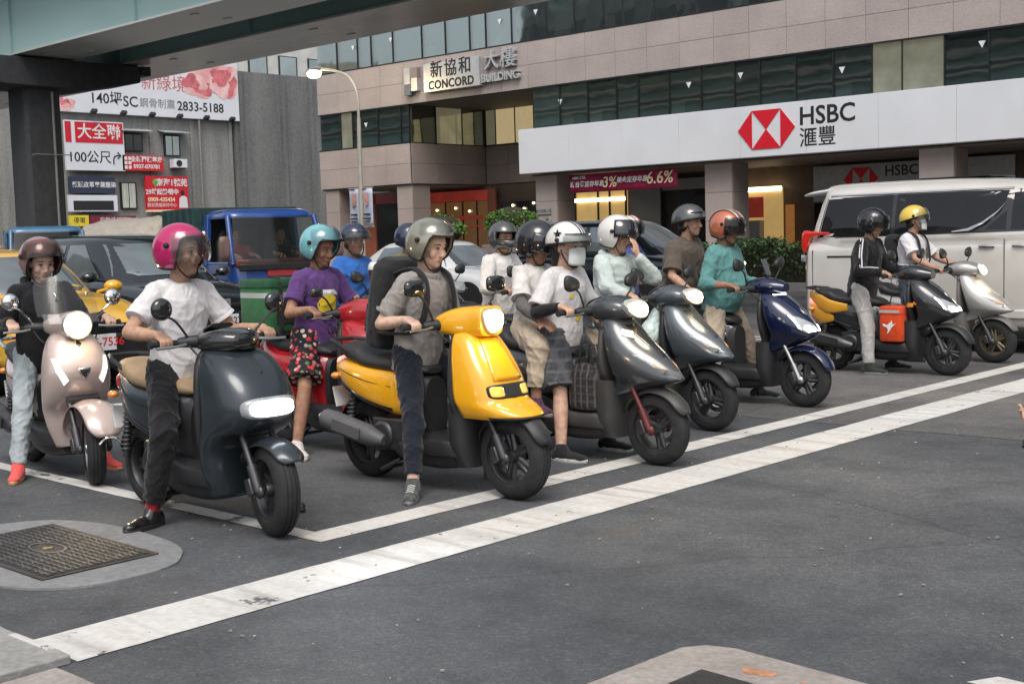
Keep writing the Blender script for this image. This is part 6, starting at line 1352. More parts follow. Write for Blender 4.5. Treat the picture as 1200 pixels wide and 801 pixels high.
# ---- trucks: open cabs with people inside
def make_truck(label, loc, rz, c, group='small blue trucks in the queue'):
    t = thing('truck', label, 'truck', loc, rz, group); P = c['paint']; W, Dp, H = c['W'], 1.45, c['H']; w = W/2; zb, zw = 0.48, c.get('belt', 1.18); BL = c.get('BL', 3.0)
    m_ = MB(); m_.rings(loft_z([(zb, -0.06, -Dp, w*.96, 9, 9), (0.62, 0.0, -Dp, w, 9, 9), (0.95, 0.0, -Dp, w, 9, 9), (zw, -0.03, -Dp, w*.985, 9, 9)], 3, 48)); m_.build('cab', P, t, ang=50)
    top = H-0.12; fx0, fx1 = -0.05, -0.36; yt = w*.88
    for s_ in (-1, 1):
        m_ = MB(); m_.tube([(fx0, s_*w*.95, zw-0.02), (fx1, s_*yt, top)], 0.045, 10); m_.build('front_pillar', P, t)
        m_ = MB(); m_.box((-Dp+0.12, s_*(w*.93), (zw+top)/2), (0.26, 0.07, top-zw+0.08), rx=s_*0.07); m_.build('rear_pillar', P, t, bevel=0.01)
        m_ = MB(); m_.tube([(fx0-0.12, s_*w*.975, zw+0.01), (-Dp+0.22, s_*w*.975, zw+0.01)], 0.022, 8); m_.build('window_sill', P, t)
        m_ = MB(); m_.tube([(-0.08, s_*(w+0.02), zw+0.05), (0.1, s_*(w+0.12), zw+0.22), (-0.02, s_*(w+0.03), zw+0.5)], 0.012, 8); m_.build('mirror_arm', CTRIM, t); m_ = MB(); m_.rings(loft_x([(0.05, zw+0.08, zw+0.42, 0.08, 3, s_*(w+0.13)), (0.09, zw+0.06, zw+0.44, 0.09, 4, s_*(w+0.13)), (0.13, zw+0.12, zw+0.38, 0.07, 3, s_*(w+0.13))], 2, 16)); m_.build('door_mirror', mat('mirror_shell_rust', (0.16, 0.1, 0.08), 0.5), t)
        m_ = MB(); m_.rings(loft_x([(-0.03, 0.66, 0.80, 0.14, 3.5, s_*(w-0.26)), (0.02, 0.67, 0.79, 0.13, 3.5, s_*(w-0.26))], 2, 16)); m_.build('headlight', LENS, t)
    m_ = MB(); m_.rings(loft_z([(top-0.03, fx1+0.06, -Dp-0.02, yt*1.03, 7, 8), (top+0.05, fx1+0.02, -Dp-0.02, yt*1.02, 7, 8), (H-0.01, fx1-0.12, -Dp, yt*.9, 6, 8), (H, fx1-0.3, -Dp+0.1, yt*.7, 5, 6)], 3, 48)); m_.build('roof', P, t, ang=50)
    m_ = MB(); m_.box((-Dp+0.03, 0, (zw+top)/2), (0.05, w*1.9, top-zw+0.1)); m_.build('rear_wall', CTRIM, t, smooth=False)
    G = [[(fx0+0.03+(fx1-fx0)*j/6, -w*.93+w*1.86*i/10+((w-yt)*j/6)*(1-2*i/10)*1.0, zw+(top-zw)*j/6) for i in range(11)] for j in range(7)]
    for r_ in G:
        for i in range(11): r_[i] = (r_[i][0]+0.05*(1-((i-5)/5)**2), r_[i][1], r_[i][2])
    m_ = MB(); m_.patch(G); m_.build('windshield', clear_glass('truck_windshield', (0.62, 0.68, 0.66), 0.97), t, ang=180)
    m_ = MB(); m_.box((0.02, 0, zw-0.06), (0.04, W*.86, 0.10)); m_.build('cowl_panel', CTRIM, t, bevel=0.01)
    m_ = MB(); m_.box((-0.16, 0, zw+0.0), (0.3, W*.9, 0.14)); m_.build('dashboard', mat('dash_maroon', (0.12, 0.03, 0.03), 0.6, var=0.3), t, bevel=0.03)
    m_ = MB(); m_.torus_prof([(0.19, 0), (0.178, 0.012), (0.166, 0), (0.178, -0.012)], (0, 0, 0), 'Z', 28); m_.box((0, 0, 0), (0.34, 0.03, 0.012)); so_ = m_.build('steering_wheel', CTRIM, t); so_.location = (-0.36, 0.36, zw+0.12); so_.rotation_euler = (0, rad(-38), 0)
    for s_ in (-1, 1):
        m_ = MB(); m_.rings(loft_z([(zw-0.35, -0.65, -1.25, 0.27, 5, 5), (zw-0.2, -0.62, -1.25, 0.28, 5, 5)], 2, 24)); sx = MB(); 
        m_.rings([[(x, s_*0.4+y, z) for (x, y, z) in r_] for r_ in loft_z([(zw-0.2, -1.08, -1.25, 0.25, 4, 4), (zw+0.35, -1.2, -1.34, 0.24, 4, 4), (zw+0.55, -1.24, -1.35, 0.14, 3, 3)], 2, 20)]); m_.build('seat', SEATB, t)
    m_ = MB(); m_.box((0.02, 0, 0.52), (0.1, W*.98, 0.2)); m_.build('bumper', c.get('bumper', CTRIM), t, bevel=0.02)
    m_ = MB(); m_.box((0.015, 0, zw-0.16), (0.012, 0.5, 0.1)); m_.build('nose_band', mat('band_red', (0.32, 0.03, 0.03), 0.5), t, smooth=False)
    text('lettering', c.get('brand', 'SAMPO')if False else c['plate'], 0.11, WHT, t, frame((0.076, 0, 0.52), (0, 1, 0), (0, 0, 1)), ext=0.001)
    # chassis, bed
    m_ = MB(); m_.box((-2.0-(BL-1)*.5, 0, 0.55), (BL+0.6, 0.7, 0.16)); m_.build('chassis', CTRIM, t, smooth=False)
    bm_ = c['bed']; bh = c.get('bed_h', 2.15); bx = -1.55-BL/2
    for (ctr, dim) in (((bx, 0, 0.80), (BL, W*1.08, 0.08)), ((bx, -W*.54, (0.8+bh)/2), (BL, 0.05, bh-0.8)), ((bx, W*.54, (0.8+bh)/2), (BL, 0.05, bh-0.8)), ((-1.58, 0, (0.8+bh)/2), (0.05, W*1.08, bh-0.8)), ((-1.52-BL, 0, (0.8+bh)/2), (0.05, W*1.08, bh-0.8))):
        m_ = MB(); m_.box(ctr, dim); m_.build('bed_panel', bm_, t, smooth=False, bevel=0.008)
    for i in range(5):
        for s_ in (-1, 1):
            m_ = MB(); m_.box((-1.7-i*(BL-0.3)/4, s_*(W*.54+0.04), (0.8+bh)/2), (0.07, 0.05, bh-0.82)); m_.build('bed_rib', bm_, t, smooth=False)
    for x in (-0.72, -1.5-BL*.62):
        for s_ in (-1, 1): car_wheel(t, x, s_*(w-0.12), 0.33, s_)
    return t
# ================================================================== SCOOTERS AND RIDERS AT THE LINE
def gloc(X, Y): return (X, Y, 0.0)
def foot(root, heel, toe, z=0.0):
    """ground foot from heel and toe pixels, in the frame of a scooter standing at root with no turn"""
    if len(toe) == 4:
        t_ = at_z(toe[0], toe[1], z); d = np.array(toe[2:]); d = d/np.linalg.norm(d); a = t_[:2]-d*0.175-np.array(root[:2]); return (a[0], a[1], z, (d[0], d[1]))
    h = at_z(*heel, z); t_ = at_z(*toe, z); d = (t_-h)[:2]; d = d/np.linalg.norm(d); a = h[:2]+d*0.06-np.array(root[:2]); return (a[0], a[1], z, (d[0], d[1]))
SK1 = skin('light', (0.56, 0.35, 0.26)); SK2 = skin('tan', (0.44, 0.26, 0.18)); SK3 = skin('brown', (0.33, 0.18, 0.12)); SK4 = skin('pale', (0.60, 0.40, 0.31))
WHITE_T = cloth('white_cotton', (0.64, 0.62, 0.63)); BLACK_C = cloth('black_cotton', (0.012, 0.012, 0.014)); NAVY_C = cloth('navy_chino', (0.014, 0.017, 0.026)); GREY_SH = cloth('grey_linen', (0.28, 0.26, 0.245)); BEIGE_C = cloth('beige_chino', (0.46, 0.38, 0.29)); JEAN_L = cloth('pale_denim', (0.36, 0.40, 0.42), var=0.18, scale=10)
PURP = cloth('purple_cotton', (0.10, 0.045, 0.17)); TEALS = cloth('teal_cotton', (0.10, 0.25, 0.245)); BRWN = cloth('brown_cotton', (0.105, 0.085, 0.068)); MINT = cloth('mint_fleece', (0.48, 0.54, 0.52)); BLUE_T = cloth('blue_cotton', (0.03, 0.13, 0.42)); OLIVE = cloth('olive_cotton', (0.16, 0.135, 0.06)); GREYS = cloth('grey_sweat', (0.38, 0.365, 0.35)); OFFW = cloth('offwhite_cotton', (0.62, 0.59, 0.57))
DENIM = cloth('dark_denim', (0.045, 0.055, 0.075), var=0.3, scale=9); GSLV = cloth('grey_arm_sleeve', (0.12, 0.115, 0.115)); BLUEJ = cloth('blue_jacket', (0.06, 0.08, 0.26))
LEATH = mat('black_leather', (0.012, 0.012, 0.013), 0.28, var=0.3, scale=20, coat=0.3); CANV = cloth('black_canvas', (0.02, 0.02, 0.022)); RUBW = mat('white_rubber', (0.5, 0.5, 0.48), 0.6, var=0.15, scale=30); RUBG = mat('grey_rubber', (0.2, 0.2, 0.2), 0.6)
CORAL = cloth('coral_knit', (0.75, 0.10, 0.09)); TANS = mat('tan_sole', (0.5, 0.3, 0.15), 0.6); GSNK = cloth('grey_mesh', (0.075, 0.08, 0.078), var=0.4, scale=40); WSNK = cloth('white_canvas', (0.6, 0.58, 0.56)); PSNK = cloth('plum_mesh', (0.07, 0.03, 0.06), var=0.4, scale=30); DGRN = cloth('dark_green_mesh', (0.03, 0.035, 0.028)); REDSO = cloth('red_argyle', (0.35, 0.02, 0.03), col2=(0.06, 0.01, 0.012), scale=34)
def flower_mat():
    mm, t, b = node_mat('floral_print'); co = N(t, 'ShaderNodeTexCoord').outputs['Object']; v = N(t, 'ShaderNodeTexVoronoi', Scale=26.0); t.links.new(co, v.inputs['Vector'])
    cell = N(t, 'ShaderNodeSeparateColor'); t.links.new(v.outputs['Color'], cell.inputs[0])
    col = ramp(t, cell.outputs[0], [(0.0, (0.55, 0.02, 0.03)), (0.45, (0.65, 0.05, 0.06)), (0.6, (0.75, 0.65, 0.55)), (0.75, (0.08, 0.18, 0.06)), (0.85, (0.6, 0.2, 0.2))])
    t.links.new(mixc(t, ramp(t, v.outputs['Distance'], [(0.38, (0, 0, 0)), (0.48, (1, 1, 1))]), col, (0.012, 0.012, 0.018)), b.inputs['Base Color']); b.inputs['Roughness'].default_value = 0.85; return mm
def plaid_mat(name, a, b2, c2, sc=30.0):
    mm, t, b = node_mat(name); co = N(t, 'ShaderNodeTexCoord').outputs['Object']; s_ = N(t, 'ShaderNodeSeparateXYZ'); t.links.new(co, s_.inputs[0]); cur = None
    for i, ax in enumerate(('X', 'Z', 'Y')):
        m1 = N(t, 'ShaderNodeMath', operation='MULTIPLY'); m1.inputs[1].default_value = sc*6.28*(0.6 if ax == 'Y' else 1); t.links.new(s_.outputs[ax], m1.inputs[0]); m2 = N(t, 'ShaderNodeMath', operation='SINE'); t.links.new(m1.outputs[0], m2.inputs[0])
        r_ = ramp(t, m2.outputs[0], [(0.62, (0, 0, 0)), (0.7, (0.6, 0.6, 0.6))]); cur = mixc(t, r_, cur if cur is not None else a, b2 if i != 1 else c2)
    t.links.new(cur, b.inputs['Base Color']); b.inputs['Roughness'].default_value = 0.9; return mm
FLORAL = flower_mat(); PLAID = plaid_mat('plaid_wool', (0.02, 0.019, 0.022), (0.13, 0.12, 0.11), (0.07, 0.06, 0.058), 20); PLAIDS = plaid_mat('plaid_shorts', (0.05, 0.052, 0.06), (0.09, 0.095, 0.105), (0.13, 0.13, 0.14), 14)

# ---- paints
P_GOG = paint('dark_teal_paint', (0.030, 0.039, 0.047), 0.30, 0.35, coat=0.45); P_YEL = paint('amber_yellow_paint', (0.80, 0.385, 0.014), 0.2); P_PINK = paint('champagne_pink_paint', (0.52, 0.42, 0.385), 0.24, 0.3); P_RED = paint('cherry_red_paint', (0.34, 0.012, 0.018), 0.15); P_GRY = paint('graphite_paint', (0.06, 0.066, 0.072), 0.26, 0.4); P_GRY2 = paint('slate_grey_paint', (0.085, 0.10, 0.115), 0.26, 0.4); P_NAVY = paint('navy_blue_paint', (0.008, 0.014, 0.05), 0.16, 0.2); P_BLK = paint('charcoal_paint', (0.025, 0.027, 0.03), 0.25, 0.2); P_SIL = paint('silver_paint', (0.42, 0.41, 0.39), 0.28, 0.5); P_WHT = paint('white_paint', (0.62, 0.61, 0.60), 0.22); P_GOLD = paint('gold_yellow_paint', (0.62, 0.30, 0.03), 0.22)
STK = mat('paper_sticker', (0.62, 0.63, 0.66), 0.6, var=0.05); GREYM = mat('matt_grey_plastic', (0.10, 0.10, 0.105), 0.55, var=0.1)
BAR_SPORT = [(-0.53, 0.97, 1.01, 0.06, 2.2), (-0.46, 0.93, 1.05, 0.13, 2.4), (-0.36, 0.91, 1.085, 0.15, 2.4), (-0.26, 0.92, 1.075, 0.13, 2.4), (-0.18, 0.94, 1.04, 0.09, 2.4), (-0.14, 0.955, 1.015, 0.055, 2.4)]
def sport_decals(tip, center):
    d = [('tip_panel', [(-0.03, 0.555), (0.03, 0.555), (0.085, 0.60), (0.055, 0.625), (0, 0.61), (-0.055, 0.625), (-0.085, 0.60)], tip, 0.004, 0.003), ('centre_panel', dense([(-0.03, 0.70), (0.03, 0.70), (0.075, 0.90), (-0.075, 0.90)], 3), center, 0.004, 0.003)]
    for s_ in (-1, 1):
        d.append(('indicator', dense([(s_*0.06, 0.615), (s_*0.105, 0.635), (s_*0.155, 0.72), (s_*0.13, 0.725), (s_*0.10, 0.68)], 3), LENS, 0.006, 0.006)); d.append(('indicator_amber', dense([(s_*0.062, 0.622), (s_*0.10, 0.645), (s_*0.105, 0.672), (s_*0.085, 0.66)], 3), LENSA, 0.009, 0.004))
    return d
def led_decals(m1):
    d = []
    for s_ in (-1, 1):
        d.append(('headlight_lens', dense([(s_*0.012, 0.645), (s_*0.09, 0.62), (s_*0.13, 0.66), (s_*0.155, 0.78), (s_*0.10, 0.76), (s_*0.02, 0.70)], 3), LENS, 0.006, 0.006)); d.append(('headlight', dense([(s_*0.02, 0.642), (s_*0.085, 0.632), (s_*0.105, 0.665), (s_*0.09, 0.69), (s_*0.03, 0.675)], 3), m1, 0.012, 0.006)); d.append(('light_strip', dense([(s_*0.115, 0.655), (s_*0.128, 0.665), (s_*0.153, 0.775), (s_*0.143, 0.775)], 3), LEDW, 0.012, 0.004))
    d.append(('nose_badge', superpoly(0, 0.80, 0.02, 0.03, 2), CHROME, 0.006, 0.004)); return d
WRM = (1.0, 0.75, 0.42); CLD = (0.92, 0.96, 1.0)
CFG = dict(
 gog=dict(paint=P_GOG, dark=BLKP, shield=SH_GOG, fender_paint=True, fender=(38, 150, 0.085, 0.03), bar=[(-0.53, 0.96, 1.00, 0.07, 2.4), (-0.46, 0.93, 1.03, 0.15, 2.6), (-0.36, 0.92, 1.05, 0.16, 2.6), (-0.27, 0.925, 1.05, 0.13, 2.6), (-0.20, 0.945, 1.03, 0.07, 2.4)], bar_mat=GLBK, mirror=('round', 0.058, 0.058, 0.34, 1.165, GLBK), seatmat=mat('seat_tan', (0.30, 0.21, 0.12), 0.5, var=0.15), exhaust=False, spokes=5, steer=-0.22, R=0.24, tw=0.062, light=(0.12, 0, 0.66, 18, CLD), ang=60,
   decals=[('lamp_surround', superpoly(0, 0.66, 0.168, 0.056, 3.2), LENS, 0.004, 0.004), ('headlight', superpoly(0, 0.66, 0.130, 0.040, 3.6), glow('headlamp_cool', (0.93, 0.97, 1.0), 7.0), 0.010, 0.004), ('bonnet_slot', superpoly(0, 0.875, 0.013, 0.045, 3), BLKP, 0.004, 0.003)]),
 yel=dict(paint=P_YEL, dark=BLKP, shield=SH_YEL, under=UN_SPORT, fender=(20, 165, 0.075, 0.035), bar=[(-0.53, 0.965, 1.01, 0.09, 2.6), (-0.46, 0.935, 1.05, 0.16, 3.2), (-0.36, 0.915, 1.085, 0.155, 3.4), (-0.25, 0.91, 1.095, 0.115, 3.6), (-0.17, 0.92, 1.095, 0.098, 4), (-0.155, 0.925, 1.09, 0.09, 4)], lamp=('wedge', -0.150, 1.007, 0.070, 0.068, LAMPY), ltilt=0.06, mirror=('square', 0.078, 0.047, 0.33, 1.205, GLBK), spokes=5, ang=24, guard=GREYM, exhaust_mat=GREYM, brake=True, light=(-0.08, 0, 1.0, 14, WRM), R=0.245, tw=0.066,
   rear=[(-0.80, 0.42, 0.70, 0.12, 3.4), (-0.86, 0.42, 0.71, 0.165, 3.6), (-1.05, 0.46, 0.725, 0.185, 3.4), (-1.28, 0.52, 0.745, 0.175, 3.2), (-1.46, 0.57, 0.755, 0.14, 2.8), (-1.60, 0.62, 0.75, 0.09, 2.4)],
   decals=[('bonnet_panel', dense([(-0.115, 0.68), (0.115, 0.68), (0.072, 0.915), (-0.072, 0.915)], 5), P_YEL, 0.007, 0.005), ('lamp_bezel', superpoly(0, 0.622, 0.165, 0.040, 5), BLKP, 0.004, 0.004), ('beak_lip', [(y, 0.470+0.0*y) for y in [-0.16+0.32*i/12 for i in range(13)]]+[(y, 0.484) for y in [0.175-0.35*i/12 for i in range(13)]], BLKP, 0.006, 0.006), ('badge', superpoly(0, 0.90, 0.018, 0.012, 2), CHROME, 0.004, 0.003)]+[('fog_lamp', superpoly(s_*0.112, 0.622, 0.042, 0.028, 5), mat('yellow_fog_lens', (0.75, 0.55, 0.08), 0.12, var=0.2, scale=40, coat=1.0, emit=(1, 0.7, 0.1), estr=0.12), 0.009, 0.005) for s_ in (-1, 1)]),
 pink=dict(paint=P_PINK, dark=BLKP, shield=SH_VESPA, fender_paint=True, fender_chrome=True, fender=(20, 172, 0.115, 0.075), bar=[(-0.53, 0.96, 1.01, 0.07, 2.2), (-0.46, 0.93, 1.05, 0.14, 2.2), (-0.36, 0.91, 1.08, 0.14, 2.1), (-0.26, 0.91, 1.09, 0.105, 2.0), (-0.18, 0.925, 1.075, 0.082, 2.0)], lamp=('round', -0.175, 1.0, 0.085, 0.085, LAMPY2), ltilt=0.05, mirror=('round', 0.055, 0.055, 0.33, 1.16, CHROME), stem_mat=CHROME, spokes=5, rim=STEEL, light=(-0.1, 0, 1.0, 12, WRM), seatmat=SEATB, ang=60, steer=-0.25, rail=CHROME,
   decals=[('daylight_strip', dense([(s_*0.10, 0.66), (s_*0.125, 0.63), (s_*0.165, 0.72), (s_*0.175, 0.80), (s_*0.155, 0.80), (s_*0.135, 0.73)], 3), glow('daylight_led', (0.95, 1.0, 0.9), 1.0), 0.008, 0.006) for s_ in (-1, 1)]+[('badge', superpoly(0, 0.885, 0.016, 0.016, 2), GLBK, 0.004, 0.004), ('grille', dense([(-0.04, 0.735), (0.04, 0.735), (0.03, 0.705), (0, 0.66), (-0.03, 0.705)], 2), CHROME, 0.004, 0.004), ('grille_slot', dense([(-0.028, 0.727), (0.028, 0.727), (0.02, 0.705), (0, 0.675), (-0.02, 0.705)], 2), BLKP, 0.008, 0.003)]),
 red=dict(paint=P_RED, dark=BLKP, shield=SH_GOG, fender_paint=True, fender=(22, 165, 0.092, 0.045), bar=[(-0.53, 0.96, 1.00, 0.07, 2.4), (-0.46, 0.93, 1.04, 0.15, 3), (-0.36, 0.91, 1.08, 0.15, 3), (-0.27, 0.91, 1.09, 0.13, 3), (-0.18, 0.93, 1.07, 0.09, 3)], mirror=('square', 0.05, 0.035, 0.33, 1.14, GLBK), seatmat=SEATB, rear=[(-0.66, 0.26, 0.68, 0.11, 3.0), (-0.74, 0.26, 0.71, 0.16, 3), (-0.90, 0.28, 0.72, 0.195, 2.8), (-1.10, 0.32, 0.735, 0.205, 2.6), (-1.32, 0.42, 0.765, 0.17, 2.4), (-1.50, 0.58, 0.79, 0.11, 2.2), (-1.60, 0.68, 0.78, 0.05, 2.0)], exhaust=False,
   decals=[('headlight', superpoly(0, 0.712, 0.132, 0.042, 3.6), LENS, 0.008, 0.004)]),
 A=dict(paint=P_GRY, dark=mat('charcoal_plastic', (0.045, 0.044, 0.043), 0.5, var=0.15), shield=SH_SPORT, under=UN_SPORT, fender=(25, 160, 0.075, 0.04), bar=BAR_SPORT, lamp=('wedge', -0.150, 0.99, 0.095, 0.058, LAMPY2), ltilt=0.75, mirror=('leaf', 0.072, 0.05, 0.31, 1.17, BLKP), fork=mat('fork_maroon', (0.10, 0.02, 0.02), 0.4), spokes=3, ang=22, light=(-0.08, 0, 0.98, 12, WRM), decals=sport_decals(GREYM, GLBK)+[('paper_sticker', [(-0.135, 0.835), (-0.085, 0.815), (-0.062, 0.86), (-0.112, 0.88)], STK, 0.008, 0.002)]),
 B=dict(paint=P_GRY2, dark=BLKP, shield=SH_SPORT, under=UN_SPORT, fender=(25, 160, 0.075, 0.04), bar=BAR_SPORT, lamp=('wedge', -0.150, 0.99, 0.09, 0.055, LAMPY2), ltilt=0.75, mirror=('leaf', 0.070, 0.05, 0.31, 1.17, BLKP), spokes=3, ang=22, light=(-0.08, 0, 0.98, 12, WRM), decals=sport_decals(P_GRY2, P_GRY)),
 blue=dict(paint=P_NAVY, dark=BLKP, shield=SH_LED, under=UN_SPORT, fender_paint=True, fender=(18, 150, 0.085, 0.05), bar=[(-0.53, 0.97, 1.01, 0.06, 2.2), (-0.46, 0.94, 1.06, 0.12, 2.2), (-0.36, 0.93, 1.08, 0.13, 2.2), (-0.25, 0.94, 1.06, 0.10, 2.2), (-0.17, 0.955, 1.03, 0.05, 2.2)], mirror=('leaf', 0.075, 0.05, 0.32, 1.19, BLKP), spokes=5, rim=DSTEEL, fork=STEEL, ang=22, light=(0.12, 0, 0.66, 14, CLD), decals=led_decals(LAMPW)+[('light_strip', dense([(-0.1, 0.935), (0.1, 0.935), (0.1, 0.942), (-0.1, 0.942)], 3), LEDW, 0.006, 0.003)]),
 blk=dict(paint=P_BLK, dark=BLKP, shield=SH_LED, under=UN_SPORT, fender=(18, 150, 0.085, 0.05), bar=[(-0.53, 0.97, 1.01, 0.06, 2.2), (-0.46, 0.94, 1.06, 0.12, 2.2), (-0.36, 0.93, 1.09, 0.13, 2.2), (-0.25, 0.93, 1.07, 0.11, 2.2), (-0.15, 0.95, 1.03, 0.06, 2.2)], rear_mat=P_BLK, mirror=('leaf', 0.075, 0.05, 0.32, 1.19, BLKP), spokes=5, ang=22, light=(0.12, 0, 0.66, 14, (1.0, 0.92, 0.8)), decals=led_decals(glow('headlamp_neutral', (1.0, 0.9, 0.75), 8.0)), brake=True),
 silv=dict(paint=P_SIL, dark=mat('grey_plastic', (0.13, 0.125, 0.12), 0.5, var=0.1), shield=SH_SPORT, under=UN_SPORT, fender=(25, 160, 0.075, 0.04), bar=BAR_SPORT, lamp=('round', -0.15, 0.985, 0.07, 0.06, LAMPY), ltilt=0.5, mirror=('leaf', 0.072, 0.052, 0.32, 1.17, BLKP), rim=mat('gold_rim', (0.16, 0.13, 0.09), 0.4, 0.6), spokes=5, ang=22, light=(-0.06, 0, 0.98, 12, WRM), decals=sport_decals(P_SIL, P_SIL)),
)
R_ = dict(pink=gloc(-7.30, 3.92), gog=gloc(-5.21, 3.77), yel=gloc(-4.81, 5.14), red=gloc(-6.36, 5.66), A=gloc(-4.77, 6.44), B=gloc(-5.27, 7.78), blue=gloc(-5.33, 9.25), blk=gloc(-5.28, 11.90), silv=gloc(-5.35, 13.22), b5=gloc(-8.0, 7.38), ol=gloc(-8.75, 8.75), w7=gloc(-7.25, 8.55), bp=gloc(-7.35, 10.6))
LBL = dict(pink='champagne pink retro scooter with windscreen and chrome mirrors at far left', gog='dark teal electric scooter with wide oval headlight', yel='bright yellow scooter with glowing square headlight', red='cherry red scooter carrying a green delivery box', A='graphite scooter with white paper sticker on its nose carrying two people', B='slate grey scooter between the graphite one and the navy one', blue='navy blue scooter with slanted white headlights', blk='charcoal scooter with orange bag on floor and gold tail', silv='silver scooter nearest the white van')
SC = {}
for k in ('pink', 'gog', 'yel', 'red', 'A', 'B', 'blue', 'blk', 'silv'):
    SC[k] = make_scooter(LBL[k], R_[k], rad(-9) if k == 'pink' else rad({'B': -3, 'gog': -2}.get(k, 0)), CFG[k])
# pink scooter's windscreen
t = SC['pink']; G = [[(-0.24-0.10*j/8-0.02*j/8-0.09*abs(-1+2*i/12)**2, (-1+2*i/12)*(0.20-0.03*(j/8)**3), 1.06+0.26*j/8-0.03*(j/8)*abs(-1+2*i/12)**2) for i in range(13)] for j in range(9)]
m_ = MB(); m_.patch(G); m_.build('windscreen', clear_glass('windscreen_clear', (0.86, 0.88, 0.88), 0.97, 0.12), t, solid=0.0, ang=180)
G = [[(-0.19-0.05*j/4-0.07*abs(-1+2*i/12)**2, (-1+2*i/12)*0.175, 1.015+0.06*j/4) for i in range(13)] for j in range(5)]
m_ = MB(); m_.patch(G); m_.build('headlamp_cowl', clear_glass('cowl_clear', (0.9, 0.88, 0.86), 0.85), t, ang=180)
for y in (-0.1, 0.1):
    m_ = MB(); m_.ell((-0.27, y, 1.2), (0.008, 0.012, 0.012), n=10, k=6); m_.build('screen_bolt', CHROME, t)
# gold tail panels on the charcoal scooter
for s_ in (-1, 1):
    m_ = MB(); m_.rings(loft_x([(-0.98, 0.63, 0.70, 0.012, 2.4, s_*0.182), (-1.18, 0.60, 0.74, 0.02, 2.4, s_*0.17), (-1.33, 0.64, 0.80, 0.02, 2.4, s_*0.125), (-1.47, 0.76, 0.83, 0.012, 2.2, s_*0.07)], 4, 16)); m_.build('tail_panel', P_GOLD, SC['blk'])
    m_ = MB(); m_.rings(loft_x([(-1.14, 0.52, 0.60, 0.01, 2.2, s_*0.168), (-1.30, 0.50, 0.64, 0.014, 2.2, s_*0.135), (-1.45, 0.58, 0.70, 0.01, 2.2, s_*0.08)], 4, 14)); m_.build('tail_winglet', P_GOLD, SC['blk'])
m_ = MB(); m_.box((-0.30, -0.18, 0.70), (0.06, 0.02, 0.04)); m_.ell((-0.24, -0.185, 0.72), (0.035, 0.012, 0.025), n=12, k=8); m_.build('reflector', LENSA, SC['blk'])
# scooters further back, partly hidden
def back_scooter(k, base, label, paint_, lampm, lit=True):
    c = dict(CFG[base]); c['paint'] = paint_; c.pop('light', None)
    if 'lamp' in c: l_ = list(c['lamp']); l_[5] = lampm; c['lamp'] = tuple(l_)
    SC[k] = make_scooter(label, R_[k], 0.0, c, group='scooters in the second row')
back_scooter('b5', 'A', 'dark scooter ridden by the person in the blue t-shirt', P_BLK, LAMPY2); back_scooter('ol', 'B', 'dark grey scooter ridden by the person in olive', P_GRY2, LENS); back_scooter('w7', 'B', 'black scooter ridden by the person in grey full helmet', P_BLK, LENS); back_scooter('bp', 'A', 'grey scooter ridden by the person in blue jacket', P_GRY, LENS)

H_MAG = paint('magenta_helmet', (0.42, 0.008, 0.10), 0.15); H_PINK = paint('dusty_pink_helmet', (0.30, 0.165, 0.155), 0.2, 0.2); H_CYAN = paint('cyan_helmet', (0.16, 0.42, 0.46), 0.2); H_OLV = paint('olive_silver_helmet', (0.27, 0.26, 0.20), 0.2, 0.3); H_WHT = paint('white_helmet', (0.66, 0.64, 0.61), 0.2); H_BLK = paint('black_helmet', (0.014, 0.014, 0.016), 0.2); H_GRY = paint('grey_helmet', (0.075, 0.078, 0.08), 0.22, 0.2); H_ORG = paint('copper_helmet', (0.46, 0.14, 0.08), 0.2, 0.2, var=0.1); H_NVY = paint('navy_helmet', (0.012, 0.018, 0.05), 0.2); H_YEL = paint('yellow_helmet', (0.70, 0.50, 0.08), 0.25)
def yellow_print(): return mat('print_yellow', (0.75, 0.55, 0.03), 0.8, var=0.1)
PE = {}
def rider(k, sc, label, cfg, rz=None):
    PE[k] = person(label, R_[sc], (rad(-9) if sc == 'pink' else rad({'B': -3, 'gog': -2}.get(sc, 0))), cfg)
rider('gog', 'gog', 'person in white t-shirt, black trousers and magenta helmet on dark teal scooter', dict(skin=SK2, q=0.0068, px=-0.88, pz=0.83, lean=7, hyaw=20, hpitch=-3, size=0.98, shirt=WHITE_T, pants=BLACK_C, ploose=0.012, loose=0.012, hem=-0.12, fold=0.014, seed=3, shoe=LEATH, sole=BLKP, sock=REDSO, plen=0.86, feet=dict(R=foot(R_['gog'], None, (147, 627, 0.25, -0.9)), L=(-0.40, 0.50, 0, (1, 0.15))), legk=1.07, poleR=(-0.5, -0.8, -0.7), helmet=dict(kind='open', mt=H_MAG, visor=(VISC, 56, 116, 72), trim=STRAP)))
rider('pink', 'pink', 'person in black hoodie and pale jeans on champagne pink scooter', dict(skin=SK4, q=0.0075, px=-0.80, py=-0.04, pz=0.81, lean=8, hyaw=2, hpitch=14, size=0.95, shirt=BLACK_C, sleeve='long', hood=True, pants=JEAN_L, ploose=0.004, loose=0.02, hem=-0.14, seed=8, shoe=CORAL, sole=TANS, long_hair=True, feet=dict(R=(-0.50, -0.34, 0, (0.85, -0.45)), L=(-0.46, 0.36, 0, (1, 0.2))), helmet=dict(kind='open', mt=H_PINK, visor=(VISB, 50, 96, 72), vis_up=0.45)))
